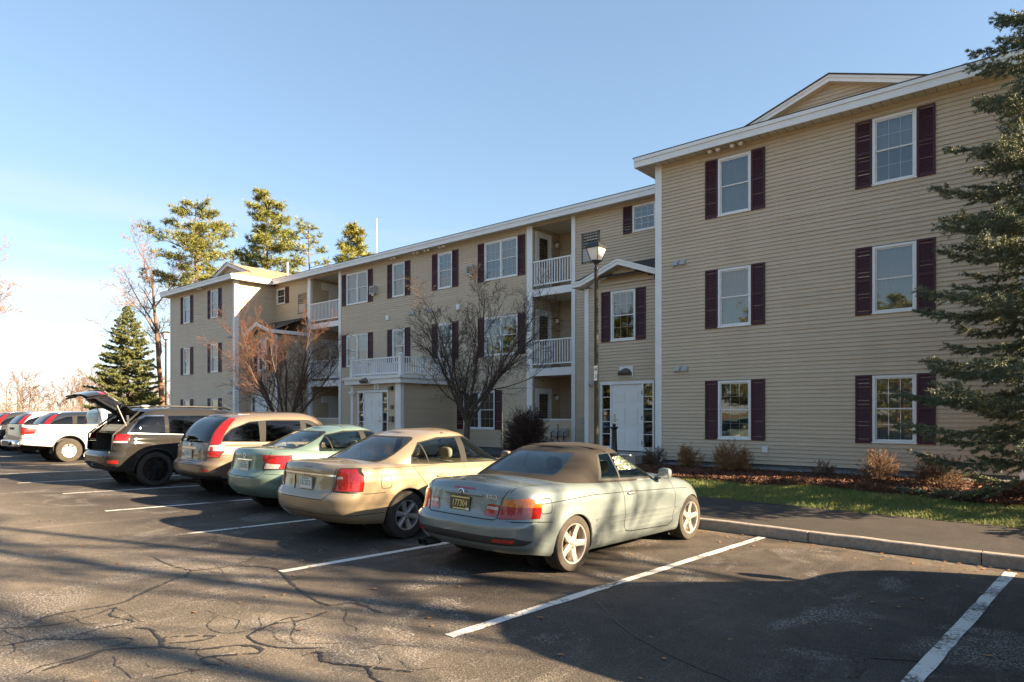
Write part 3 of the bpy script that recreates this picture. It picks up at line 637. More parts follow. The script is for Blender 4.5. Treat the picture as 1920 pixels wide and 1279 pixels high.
# --- centre entrance block under a railed deck
PD = Side('f', YD); DX0, DX1 = -22.88, -19.80
siding(PD, DX0, DX1, Z0, 2.98, [(-22.40, -20.50, .4, 2.74)]); siding(Side('r', DX1), YD, Y2, Z0, 2.98, []); siding(Side('l', DX0), YD, Y2, Z0, 2.98, [])
for a0, a1 in ((DX0, DX0 + .15), (DX1 - .28, DX1)): board(PD, a0, a1, .4, 2.98, -.03, .04, 'corner_board')
board(Side('r', DX1), YD - .035, YD + .12, .4, 2.98, -.03, .035, 'corner_board')
door_set(PD, -22.40, -20.50, .60, 2.74, False)
def W(x, y, z): return (x + 21.3, y - 17.0, z - .36)
part('cornice', M['white'], lambda b: [b.box(DX0 - .2 + 21.3, DX1 + .2 + 21.3, YD - .2 - 17, Y2 - 17, 2.98 - .36, 3.17 - .36), b.box(DX0 - .26 + 21.3, DX1 + .26 + 21.3, YD - .26 - 17, Y2 - 17, 3.17 - .36, 3.27 - .36)])
PR = Side('f', YD - .05); PR2 = Side('r', DX1 + .05)
def deck_post(x, y):
    part('deck_post', M['white'], lambda b: [b.box(*[q + d for q, d in ((x - .075, 21.3), (x + .075, 21.3), (y - .075, -17), (y + .075, -17))], 3.27 - .36, 4.05 - .36), b.box(x - .1 + 21.3, x + .1 + 21.3, y - .1 - 17, y + .1 - 17, 4.05 - .36, 4.09 - .36), b.add([W(x - .08, y - .08, 4.09), W(x + .08, y - .08, 4.09), W(x + .08, y + .08, 4.09), W(x - .08, y + .08, 4.09), W(x, y, 4.15)], [(0, 1, 4), (1, 2, 4), (2, 3, 4), (3, 0, 4)])])
for x in (DX0 + .02, DX1 - .02): deck_post(x, YD + .03)
deck_post(DX1 - .02, Y2 - .12)
railing(Side('f', YD + .03), DX0 + .10, DX1 - .10, 3.36, 4.0); railing(Side('r', DX1 - .02), YD + .12, Y2 - .2, 3.36, 4.0); railing(Side('r', DX0 + .02), YD + .12, Y2 - .2, 3.36, 4.0)
hood_light(Side('f', YD - .21), -21.62, 3.12)
def text_mesh(name, body, size, m, P=None, extrude=0.004):
    cu = bpy.data.curves.new(name, 'FONT'); cu.body = body; cu.size = size; cu.extrude = extrude; cu.align_x = 'CENTER'; cu.align_y = 'CENTER'; cu.resolution_u = 3
    o = bpy.data.objects.new(name + '_src', cu); COL.objects.link(o); dg = bpy.context.evaluated_depsgraph_get()
    me = bpy.data.meshes.new_from_object(o.evaluated_get(dg)); bpy.data.objects.remove(o); me.materials.clear(); me.materials.append(m); return me
sg = board(PD, -21.36, -21.06, 2.77, 2.97, .02, .045, 'number_plate')
t_ = link('number', text_mesh('number', '6', .2, M['bronze']), sg); t_.location = PD(-21.21, .049, 2.87); t_.rotation_euler = (R(90), 0, 0)
part('security_camera', M['black'], lambda b: [bx(b, PD, -20.36, -20.2, .02, .14, 2.72, 2.86)]); part('intercom', M['bronze'], lambda b: bx(b, PD, -20.34, -20.2, .02, .07, 2.0, 2.14))
part('mail_box', M['bronze'], lambda b: bx(b, PD, -20.34, -20.18, .02, .12, 1.5, 1.72)); part('flood_light', M['white'], lambda b: [bx(b, PD, -22.86, -22.6, .04, .14, 2.62, 2.72), b.lathe([(.02, 0), (.06, .07)], 10, PD(-22.62, .14, 2.66), 'y')])
part('entrance_step', M['concrete'], lambda b: b.box(DX0 + 21.3, DX1 + 21.3, 15.2 - 17, YD - 17.02, -.2, .58 - .36))
# --- vents, lights and boxes on the walls
def vent_pair(P, a, z):
    for k in (0, .22): part('dryer_vent', M['greybox'], lambda b: [bx(b, P, a + k, a + k + .19, .01, .03, z, z + .17), b.add([P(a + k + .02, .03, z + .16), P(a + k + .17, .03, z + .16), P(a + k + .17, .10, z + .03), P(a + k + .02, .10, z + .03), P(a + k + .02, .03, z + .02), P(a + k + .17, .03, z + .02)], [(0, 3, 2, 1), (0, 4, 3), (1, 2, 5), (3, 4, 5, 2)])])
for (a, z) in ((-8.78, 5.82), (-8.72, 2.93)): vent_pair(PF, a, z)
for (a, z) in ((-22.49, 6.05), (-21.36, 6.04)): vent_pair(PM, a, z)
for (a, z) in ((-34.1, 5.75), (-34.1, 2.85)): vent_pair(PL, a, z)
for (a, z) in ((-23.97, 6.0), (-19.5, 6.02), (-17.6, 3.1)): part('vent_cover', M['white'], lambda b: bx(b, PM, a, a + .2, .01, .08, z, z + .21))
for (a, z) in ((-18.81, 7.3), (-25.0, 7.26)):
    h = part('alarm_box', M['greybox'], lambda b: bx(b, PM, a, a + .34, .0, .2, z, z + .36)); 
    for i in range(4): part('slot', M['dark'], lambda b: bx(b, PM, a + .05 + i * .075, a + .085 + i * .075, .2, .204, z + .06, z + .3), h)
    part('strobe', M['lampglass'], lambda b: bx(b, PM, a + .1, a + .24, .05, .15, z - .06, z), h)
part('outlet_box', M['white'], lambda b: bx(b, PF, -6.30, -6.16, .01, .05, .82, .98))
part('fire_bell', M['greybox'], lambda b: b.lathe([(.10, 0), (.11, .03), (.05, .08), (.04, .1)], 16, PM(-13.35, .04, 1.55), 'y'))
part('horn', M['greybox'], lambda b: b.lathe([(.08, 0), (.09, -.03), (.03, -.09)], 14, Side('f', YE)(-11.95, .03, 2.75), 'y'))
for k, (x, yo) in enumerate(((-7.6, Y1), (-7.0, Y1), (-20.3, Y2), (-21.2, Y2), (-21.9, Y2), (-23.4, Y2), (-37, Y3))):
    part('soffit_light', M['lampglass'], lambda b: b.lathe([(.05, -.09), (.07, -.03), (.05, 0)], 8, W(x, yo - .22, ZS - .01)), smooth=True)
    part('soffit_light', M['lampglass'], lambda b: b.lathe([(.05, -.09), (.07, -.03), (.05, 0)], 8, W(x + .22, yo - .22, ZS - .01)), smooth=True)
# gas meters on the wall below the balcony
gm = part('gas_meters', M['greybox'], lambda b: [bx(b, PM, -14.75, -13.95, .02, .10, 1.02, 1.28)] )
for i in range(3):
    a = -14.62 + i * .28
    part('gas_meter', M['greybox'], lambda b: [bx(b, PM, a - .09, a + .09, .10, .25, .62, .86), b.lathe([(.09, 0), (.09, .04)], 12, PM(a, .26, .78), 'y')], gm)
    part('pipe', M['black'], lambda b: [b.tube([PM(a, .16, .86), PM(a, .16, 1.15), PM(a + .12, .16, 1.18)], .018, 6)], gm)
part('pipe', M['black'], lambda b: b.tube([PM(-14.3, .18, .9), PM(-14.3, .18, 1.45)], .016, 6), gm)
# --- roofs
ZE = 8.93
def slab(pts): return [W(*p) for p in pts]
def eave(pts_outer, name='fascia', o=0.0):
    pass
def wing_roof(x0, x1, yf, yb, pitch=.345):
    o = .45; e0, e1, f0 = x0 - o, x1 + o, yf - .42; gy = yf + 1.72; run = gy - f0; zg = ZE + pitch * run; xc = (x0 + x1) / 2; zr = ZE + pitch * (e1 - e0) / 2
    yo = gy - .22
    rf = MB()
    rf.add(slab([(e0, f0, ZE), (e1, f0, ZE), (e1 - run, gy, zg), (e0 + run, gy, zg)]), [(0, 1, 2, 3)])
    sl_ = lambda x: ZE + pitch * ((x - e0) if x < xc else (e1 - x))
    ro = run - .22 * 1.0
    rf.add(slab([(e0, f0, ZE), (e0 + run, gy, zg), (e0 + run - .0, yo, zg), (xc, yo, zr), (xc, yb, zr), (e0, yb, ZE)]), [(0, 1, 2, 3, 4, 5)])
    rf.add(slab([(e1, f0, ZE), (e1 - run, gy, zg), (e1 - run + .0, yo, zg), (xc, yo, zr), (xc, yb, zr), (e1, yb, ZE)]), [(5, 4, 3, 2, 1, 0)])
    roof = rf.build('wing_roof', M['roof'], bld)
    part('roof_edge', M['roofdark'], lambda b: [b.prism(slab([(e0 - .03, f0 - .03, ZE - .005), (e1 + .03, f0 - .03, ZE - .005), (e1 + .03, f0 - .03, ZE + .022), (e0 - .03, f0 - .03, ZE + .022)]), (0, .12, 0)),
        b.prism(slab([(e1 - .09, f0 + .09, ZE - .005), (e1 + .03, f0 + .09, ZE - .005), (e1 + .03, f0 + .09, ZE + .022), (e1 - .09, f0 + .09, ZE + .03)]), (0, yb - f0, 0))], roof)
    # gable face and its rakes
    Pg = Side('f', gy); hb = (e1 - e0) / 2 - run
    siding(Pg, xc - hb, xc + hb, zg - .02, zr - .02, [], False, lambda z: (xc - hb * (1 - (z - zg) / (zr - zg)), xc + hb * (1 - (z - zg) / (zr - zg))), roof)
    hx = hb + .55
    for t0, t1, yy in ((0, .17, yo), (0, .07, yo - .022)):
        part('rake_board', M['white'], lambda b: [b.prism(slab([(xc - hx, yy, zr - pitch * hx - t0 - .005), (xc, yy, zr - t0 - .005), (xc, yy, zr - t1), (xc - hx, yy, zr - pitch * hx - t1)]), (0, .02, 0)), b.prism(slab([(xc, yy, zr - t0 - .005), (xc + hx, yy, zr - pitch * hx - t0 - .005), (xc + hx, yy, zr - pitch * hx - t1), (xc, yy, zr - t1)]), (0, .02, 0))], roof)
    part('roof_edge', M['roofdark'], lambda b: [b.prism(slab([(xc - hx, yo - .05, zr - pitch * hx), (xc, yo - .05, zr), (xc, yo - .05, zr + .03), (xc - hx, yo - .05, zr - pitch * hx + .03)]), (0, .08, 0)), b.prism(slab([(xc, yo - .05, zr), (xc + hx, yo - .05, zr - pitch * hx), (xc + hx, yo - .05, zr - pitch * hx + .03), (xc, yo - .05, zr + .03)]), (0, .08, 0))], roof)
    part('soffit', M['soffit'], lambda b: b.add(slab([(xc - hx, yo, zr - pitch * hx - .17), (xc, yo, zr - .17), (xc, gy, zr - .17), (xc - hx, gy, zr - pitch * hx - .17), (xc + hx, yo, zr - pitch * hx - .17), (xc + hx, gy, zr - pitch * hx - .17)]), [(0, 1, 2, 3), (1, 4, 5, 2)]), roof)
    return e0, e1, f0
def fascia_run(a0, a1, P, zt=ZE, ret=None):
    """two stepped fascia boards and the soffit behind them"""
    f = part('fascia', M['white'], lambda b: bx(b, P, a0, a1, -.03, 0, ZS - .03, zt - .008))
    part('fascia_cap', M['white'], lambda b: bx(b, P, a0, a1, .001, .028, zt - .095, zt - .004), f)
e0, e1, f0 = wing_roof(-9.30, -1.0, Y1, 31.4)
fascia_run(e0, e1, Side('f', f0)); fascia_run(f0 + .031, Y2 + 4, Side('l', e0)); fascia_run(f0 + .031, 31, Side('r', e1))
part('soffit', M['soffit'], lambda b: [b.box(e0 + 21.33, e1 + 21.27, f0 - 16.97, Y1 - 17 + .02, ZS - .36, ZS + .03 - .36), b.box(e0 + 21.33, -9.3 + 21.3, Y1 - 16.978, Y2 + 4 - 17, ZS - .36, ZS - .33), b.box(-1.0 + 21.3, e1 + 21.27, Y1 - 16.978, 31 - 17, ZS - .36, ZS - .33)])
for i in range(44):
    x = e0 + .1 + i * (e1 - e0 - .2) / 43; part('soffit_joint', M['roofdark'], lambda b: b.box(x + 21.3 - .004, x + 21.3 + .004, f0 - 16.96, Y1 - 17.02, ZS - .363, ZS - .358))
g0, g1, h0 = wing_roof(-41.08, -33.40, Y3, 31.4)
fascia_run(g0, g1, Side('f', h0)); fascia_run(h0 + .031, Y2 - .42 - .03, Side('r', g1)); fascia_run(h0 + .031, 31, Side('l', g0))
part('soffit', M['soffit'], lambda b: [b.box(g0 + 21.33, g1 + 21.27, h0 - 16.97, Y3 - 17 + .02, ZS - .36, ZS + .03 - .36), b.box(-33.4 + 21.3, g1 + 21.27, Y3 - 16.978, Y2 - 17 - .39, ZS - .36, ZS - .33)])
fm = Y2 - .42; zm_ = ZE + .30 * (24.5 - fm)
mr = part('main_roof', M['roof'], lambda b: b.add(slab([(-35.5, fm, ZE), (-7.2, fm, ZE), (-7.2, 24.5, zm_), (-35.5, 24.5, zm_), (-7.2, 31.4, ZE), (-35.5, 31.4, ZE)]), [(0, 1, 2, 3), (3, 2, 4, 5)]))
part('roof_edge', M['roofdark'], lambda b: b.box(g1 + 21.3 + .03, e0 + 21.3 - .03, fm - 17.03, fm - 16.9, ZE - .365, ZE - .338), mr)
fascia_run(g1, e0 - .03, Side('f', fm))
part('soffit', M['soffit'], lambda b: b.box(g1 + 21.3, e0 + 21.27, fm - 16.97, Y2 - 17 + .01, ZS - .36, ZS - .33))
part('frieze_board', M['siding'], lambda b: [bx(b, PM, -33.4, -9.3, -.02, .03, ZS - .07, ZS - .002), bx(b, PF, -9.28, -1.02, -.02, .03, ZS - .07, ZS - .002), bx(b, PL, -41, -33.4, -.02, .03, ZS - .07, ZS - .002)])
part('roof_vent_pipe', M['white'], lambda b: b.lathe([(.06, 0), (.06, .75)], 10, W(-36.0, 21.6, 10.0)))
# ---------------------------------------------------------------- vehicles: lofted shells cut into panels, glass and lamps
from mathutils.bvhtree import BVHTree
def pchip(pts):
    x = np.array([p[0] for p in pts], float); y = np.array([p[1] for p in pts], float)
    o = np.argsort(x); x, y = x[o], y[o]
    if len(x) == 1: return lambda q: np.full(np.shape(q), y[0]) if np.ndim(q) else float(y[0])
    h = np.diff(x); d = np.diff(y) / h; m = np.zeros(len(x)); m[0], m[-1] = d[0], d[-1]
    for i in range(1, len(x) - 1):
        if d[i - 1] * d[i] > 0:
            w1, w2 = 2 * h[i] + h[i - 1], h[i] + 2 * h[i - 1]; m[i] = (w1 + w2) / (w1 / d[i - 1] + w2 / d[i])
    def f(q):
        qq = np.clip(np.asarray(q, float), x[0], x[-1]); i = np.clip(np.searchsorted(x, qq) - 1, 0, len(h) - 1); t = (qq - x[i]) / h[i]
        r = (2 * t**3 - 3 * t**2 + 1) * y[i] + (t**3 - 2 * t**2 + t) * h[i] * m[i] + (-2 * t**3 + 3 * t**2) * y[i + 1] + (t**3 - t**2) * h[i] * m[i + 1]
        return r if np.ndim(q) else float(r)
    return f
def F_(v): return pchip(v) if isinstance(v, (list, tuple)) else pchip([(0, v)])
def shell(bm, S, lay, val):
    yr, yf, wt, wy, zb, zt, cr = (F_(S[k]) for k in ('yr', 'yf', 'wt', 'wy', 'zb', 'zt', 'crown'))
    lv = S.get('lv', 20); ts = np.linspace(0, 1, lv) ** S.get('lvp', 1.0); ns = S.get('ns', 60); ne = 13; W = S['W']
    pr, pf = S['pr'], S['pf']; grid = []
    ps = np.linspace(0, math.pi / 2, ne)
    for t in ts:
        y0, y1 = yr(t), yf(t); rr = S['rr']; rf = S['rf']
        fr = np.sin(ps) ** (2 / pr); dr = rr * (1 - np.cos(ps) ** (2 / pr))
        ff = np.sin(ps) ** (2 / pf); df = rf * (1 - np.cos(ps) ** (2 / pf))
        ysd = np.linspace(y0 + rr, y1 - rf, ns)[1:-1]
        y = np.concatenate([y0 + dr, ysd, (y1 - df)[::-1]]); fx = np.concatenate([fr, np.ones(len(ysd)), ff[::-1]])
        x = W * wt(t) * wy(y) * fx; b = zb(y); z = b + t * (zt(y) - b)
        if 'zmin' in S: z = z
        grid.append(np.stack([x, y, z], 1))
    n = grid[0].shape[0]; vr = []; vl = []
    for g in grid:
        vr.append([bm.verts.new(p) for p in g]); vl.append([bm.verts.new((-p[0], p[1], p[2])) for p in g])
    fs = []
    def q(a, b_, c, d):
        try: f = bm.faces.new((a, b_, c, d)); f[lay] = val; fs.append(f); f.smooth = True
        except ValueError: pass
    for j in range(lv - 1):
        for i in range(n - 1):
            q(vr[j][i], vr[j][i + 1], vr[j + 1][i + 1], vr[j + 1][i]); q(vl[j][i + 1], vl[j][i], vl[j + 1][i], vl[j + 1][i + 1])
    if S.get('cap', True):
        mc = S.get('mc', 13); g = grid[-1]; cols = [vr[-1]]
        for k in range(1, mc - 1):
            s = 1 - 2 * k / (mc - 1); cz = cr(g[:, 1]) * (1 - abs(s) ** 2.2) * np.minimum(1, g[:, 0] / (W * .5))
            cols.append([bm.verts.new((p[0] * s, p[1], p[2] + c)) for p, c in zip(g, cz)])
        cols.append(vl[-1])
        for k in range(mc - 1):
            for i in range(n - 1): q(cols[k][i], cols[k + 1][i], cols[k + 1][i + 1], cols[k][i + 1])
    return fs
AX = {'side': ((0, 1, 0), (0, 0, 1), 0), 'rear': ((1, 0, 0), (0, 0, 1), 1), 'top': ((1, 0, 0), (0, 1, 0), 2)}
def rp(pts, r=.04, n=3):
    """convex polygon with rounded corners"""
    out = []; k = len(pts); P = [Vector(p) for p in pts]
    for i in range(k):
        a, b_, c = P[i - 1], P[i], P[(i + 1) % k]; u = (a - b_); v = (c - b_); d = min(r, u.length * .45, v.length * .45); p0 = b_ + u.normalized() * d; p1 = b_ + v.normalized() * d
        for j in range(n + 1):
            t = j / n; out.append(tuple(p0 * (1 - t) ** 2 + b_ * 2 * t * (1 - t) + p1 * t ** 2))
    return out
def lines(pts, w=.007, closed=False):
    P = [Vector(p) for p in pts]; out = []
    seg = list(zip(P[:-1], P[1:])) + ([(P[-1], P[0])] if closed else [])
    for a, b_ in seg:
        d = (b_ - a)
        if d.length < 1e-6: continue
        nn = Vector((-d.y, d.x)).normalized() * w / 2; e = d.normalized() * w * .3
        out.append([a - nn - e, b_ - nn + e, b_ + nn + e, a + nn - e])
    return out
def circ(cx, cz, r, n=22): return [(cx + r * math.cos(2 * math.pi * i / n), cz + r * math.sin(2 * math.pi * i / n)) for i in range(n)]
def cut(bm, lay, polys, axis, side, val, thr=.25, only=None, cond=None):
    """mark with VAL the part of the shell inside convex POLYS seen along AXIS from SIDE (+1, -1, 0 both)"""
    ua, va, na = AX[axis]; ua, va = Vector(ua), Vector(va)
    if polys and not hasattr(polys[0][0], '__len__'): polys = [polys]
    for poly in polys:
        P = [Vector((p[0], p[1])) for p in poly]; area = sum(P[i].x * P[(i + 1) % len(P)].y - P[(i + 1) % len(P)].x * P[i].y for i in range(len(P)))
        if area < 0: P.reverse()
        lo = (min(p.x for p in P), min(p.y for p in P)); hi = (max(p.x for p in P), max(p.y for p in P))
        cand = []
        for f in bm.faces:
            nv = f.normal[na]
            if side and nv * side < thr: continue
            if not side and abs(nv) < thr: continue
            if only is not None and f[lay] not in only: continue
            us = [v.co.dot(ua) for v in f.verts]; vs = [v.co.dot(va) for v in f.verts]
            if max(us) < lo[0] or min(us) > hi[0] or max(vs) < lo[1] or min(vs) > hi[1]: continue
            if cond and not cond(f.calc_center_median()): continue
            cand.append(f)
        for i in range(len(P)):
            if not cand: break
            a, b_ = P[i], P[(i + 1) % len(P)]; d = b_ - a
            if d.length < 1e-7: continue
            nn = (ua * d.y - va * d.x).normalized()   # outward
            co = ua * a.x + va * a.y
            es = {e for f in cand for e in f.edges}; vs = {v for f in cand for v in f.verts}
            res = bmesh.ops.bisect_plane(bm, geom=list(vs) + list(es) + cand, dist=1e-6, plane_co=co, plane_no=nn)
            fs = {g for g in res['geom'] if isinstance(g, bmesh.types.BMFace) and g.is_valid} | {f for f in cand if f.is_valid}
            cand = [f for f in fs if (f.calc_center_median() - co).dot(nn) < 0]
        for f in cand: f[lay] = val
def take(bm, lay, val, name, m, off=0.0, cond=None):
    """a mesh of the faces marked VAL, pushed out by OFF along the surface"""
    idx = {}; V = []; Fc = []
    for f in bm.faces:
        if f[lay] != val: continue
        if cond and not cond(f.calc_center_median()): continue
        r = []
        for v in f.verts:
            if v not in idx: idx[v] = len(V); V.append(tuple(v.co + v.normal * off))
            r.append(idx[v])
        Fc.append(r)
    if not Fc: return None
    me = bpy.data.meshes.new(name); me.from_pydata(V, [], Fc); me.materials.append(m); me.polygons.foreach_set('use_smooth', [True] * len(Fc))
    me.update(); me.set_sharp_from_angle(angle=R(48)); return me
def blob(mb, c, r, e=2.6, nu=16, nv=10, shear=(0, 0, 0)):
    """superellipsoid"""
    V = []
    pw = lambda a: math.copysign(abs(a) ** (2 / e), a)
    for j in range(nv + 1):
        b_ = -math.pi / 2 + math.pi * j / nv
        for i in range(nu):
            a = 2 * math.pi * i / nu; z = pw(math.sin(b_)); x = pw(math.cos(b_)) * pw(math.cos(a)); y = pw(math.cos(b_)) * pw(math.sin(a))
            V.append((c[0] + r[0] * x + shear[0] * z, c[1] + r[1] * y + shear[1] * z, c[2] + r[2] * z))
    mb.add(V, [(j * nu + i, j * nu + (i + 1) % nu, (j + 1) * nu + (i + 1) % nu, (j + 1) * nu + i) for j in range(nv) for i in range(nu)]); return mb
# --- materials
def carpaint(name, col, metal=0.55, rough=.32):
    m = mat(name, col, .40, metal * .6, coat=1.0, var=.05, vscale=2.0, spec=0.0); m.node_tree.nodes['Principled BSDF'].inputs['Coat Roughness'].default_value = .03
    return m
M['tyre'] = mat('tyre_rubber', (0.030, 0.026, 0.022), .8, var=.3, vscale=9, bump=.3, bscale=60)
M['dustytyre'] = mat('dusty_tyre_rubber', (0.042, 0.035, 0.027), .9, var=.3, vscale=9, bump=.3, bscale=60)
M['alloy'] = mat('alloy_wheel', (0.62, 0.58, 0.54), .30, .75, var=.08, vscale=8)
M['hubcap'] = mat('plastic_hubcap', (0.42, 0.42, 0.43), .32, .6)
M['blackalloy'] = mat('black_wheel', (0.018, 0.018, 0.02), .28, .3, coat=.5)
M['brake'] = mat('brake_disc', (0.12, 0.09, 0.07), .5, .7)
M['trimblack'] = mat('black_plastic', (0.022, 0.022, 0.023), .5, var=.2, vscale=6)
M['gap'] = mat('panel_gap', (0.006, 0.006, 0.006), .8)
M['chrome'] = mat('chrome', (0.78, 0.78, 0.79), .12, 1.0)
M['under'] = mat('underbody', (0.010, 0.010, 0.010), .9)
M['seat'] = mat('seat_cloth', (0.12, 0.115, 0.10), .85, var=.15); M['seatgrey'] = mat('grey_seat_cloth', (0.26, 0.25, 0.22), .85, var=.1)
M['cabin'] = mat('cabin_trim', (0.035, 0.035, 0.036), .7); M['cabinlight'] = mat('beige_cabin_trim', (0.19, 0.175, 0.14), .8)
M['cglass'] = glass_mat('car_glass', (0.70, 0.76, 0.71), 1.55); M['tglass'] = glass_mat('tinted_car_glass', (0.10, 0.11, 0.12), 1.55)
def lens(name, col, rough=.16):
    m, t, b = newmat(name); b.inputs['Roughness'].default_value = rough; b.inputs['Coat Weight'].default_value = 1.0; b.inputs['Coat Roughness'].default_value = .02
    tcn = N(t, 'ShaderNodeTexCoord'); wv = N(t, 'ShaderNodeTexVoronoi', i_Scale=42.0); t.links.new(tcn.outputs['Object'], wv.inputs['Vector'])
    mx = N(t, 'ShaderNodeMixRGB'); mx.inputs[1].default_value = (*col, 1); mx.inputs[2].default_value = (*[c * .55 for c in col], 1); t.links.new(wv.outputs[0], mx.inputs[0]); t.links.new(mx.outputs[0], b.inputs['Base Color'])
    return m
M['red'] = lens('red_lens', (0.36, 0.010, 0.007)); M['amber'] = lens('amber_lens', (0.62, 0.17, 0.012)); M['clear'] = lens('clear_lens', (0.50, 0.47, 0.45))
M['plate'] = mat('plate_white', (0.62, 0.64, 0.62), .4); M['plateyel'] = mat('plate_brown', (0.075, 0.052, 0.02), .4); M['yel'] = mat('plate_yellow', (0.66, 0.56, 0.20), .5); M['green'] = mat('plate_green', (0.05, 0.16, 0.10), .5)
M['softtop'] = mat('soft_top_fabric', (0.021, 0.0165, 0.013), .95, var=.12, vscale=5, bump=.4, bscale=180)
M['foil'] = mat('foil_shade', (0.55, 0.55, 0.50), .28, .8, bump=1.0, bscale=22)
def wheel(parent, x, y, r, wd, rim_m, style, rim_r, tyre_m, dz=0.0, steer=0.0):
    """tyre with its rim; x > 0 faces right"""
    s = 1 if x > 0 else -1; h = wd / 2
    tb = MB(); prof = [(rim_r * .98, -h * .8), (rim_r * 1.02, -h * .96), (r * .86, -h * 1.02), (r * .95, -h * .94), (r * .99, -h * .78), (r, -h * .55)]
    for k in range(4): prof += [(r, -h * .5 + k * h * .25), (r, -h * .32 + k * h * .25), (r - .007, -h * .32 + k * h * .25), (r - .007, -h * .27 + k * h * .25)]
    prof += [(r, h * .5), (r * .99, h * .78), (r * .95, h * .94), (r * .86, h * 1.02), (rim_r * 1.02, h * .96), (rim_r * .98, h * .8)]
    tb.lathe(prof, 40, (0, 0, 0), 'x', False)
    wo_ = link('wheel', tb.mesh('wheel', tyre_m, 35), parent, (x - s * h, y, r + dz)); wo_.rotation_euler = (random.Random(int(abs(x * 97 + y * 31 + wd * 1000))).uniform(0, 6), 0, steer)
    rb = MB(); e = s * h
    pr_ = [(rim_r, .86), (rim_r * 1.0, .97), (rim_r * .93, .94), (rim_r * .90, .5), (rim_r * .88, -.6), (rim_r * .2, -.6)]
    rb.lathe([(a, b_ * e) for a, b_ in pr_], 40, (0, 0, 0), 'x', False)
    rim = link('rim', rb.mesh('rim', rim_m, 35), wo_)
    bk = MB(); bk.lathe([(rim_r * .86, -.15 * e), (rim_r * .72, -.1 * e), (rim_r * .2, -.1 * e)], 28, (0, 0, 0), 'x'); link('brake_disc', bk.mesh('brake_disc', M['brake'], 30), wo_)
    n = {'five': 5, 'twin': 5, 'cap': 6, 'six': 8, 'ten': 10}[style]
    for k in range(n):
        sp = MB(); a0 = 2 * math.pi * k / n
        def pt(rr, off, xx):
            return (xx * e, rr * math.cos(a0) - off * math.sin(a0), rr * math.sin(a0) + off * math.cos(a0))
        def bar(o0, o1, wi, wo2, xi=.82, xo=.90):
            V = []
            for rr, oc, ww, xx in ((rim_r * .16, o0, wi, xi), (rim_r * .55, (o0 + o1) / 2, (wi + wo2) / 2 * .92, xi - .04), (rim_r * .94, o1, wo2, xo)):
                V += [pt(rr, oc - ww / 2, xx - .03), pt(rr, oc - ww * .3, xx), pt(rr, oc + ww * .3, xx), pt(rr, oc + ww / 2, xx - .03), pt(rr, oc + ww / 2, xx - .35), pt(rr, oc - ww / 2, xx - .35)]
            sp.add(V, [(i * 6 + j, i * 6 + (j + 1) % 6, (i + 1) * 6 + (j + 1) % 6, (i + 1) * 6 + j) for i in range(2) for j in range(6)])
        if style == 'five': bar(0, 0, rim_r * .36, rim_r * .30)
        elif style == 'twin': bar(-rim_r * .10, -rim_r * .26, rim_r * .12, rim_r * .10); bar(rim_r * .10, rim_r * .26, rim_r * .12, rim_r * .10)
        elif style == 'cap': bar(0, 0, rim_r * .26, rim_r * .42); bar(0, rim_r * .0, rim_r * .10, rim_r * .12, .9, .96)
        elif style == 'six': bar(0, 0, rim_r * .26, rim_r * .52, .86, .93)
        else: bar(-rim_r * .04, -rim_r * .10, rim_r * .06, rim_r * .07); bar(rim_r * .04, rim_r * .10, rim_r * .06, rim_r * .07)
        sp.build('spoke', rim_m, wo_, 30)
    hb = MB(); hb.lathe([(rim_r * .26, .70 * e), (rim_r * .25, .84 * e), (rim_r * .15, .88 * e), (rim_r * .13, .93 * e), (0.001, .94 * e)], 18, (0, 0, 0), 'x'); hb.build('hub', rim_m, wo_, 30)
    nb = MB()
    for k in range(5):
        a = 2 * math.pi * (k + .5) / 5; nb.lathe([(.010, .80 * e), (.010, .875 * e)], 6, (0, rim_r * .205 * math.cos(a), rim_r * .205 * math.sin(a)), 'x')
    nb.build('lug_nuts', M['trimblack'], wo_)
    return wo_
def seats(root, rows, m, z0=.30, w_=.5, head=True, top=1.0):
    for (y, xs, ht) in rows:
        for x in xs:
            sb = MB(); blob(sb, (x, y + .16, z0 + .12), (w_ / 2, .27, .10), 4); blob(sb, (x, y - .10, z0 + .10 + ht / 2), (w_ / 2 * .96, .075, ht / 2), 4, shear=(0, -.06, 0))
            if head: blob(sb, (x, y - .17, z0 + .12 + ht + .10), (.13, .05, .085), 3)
            sb.build('seat', m, root, 'all')
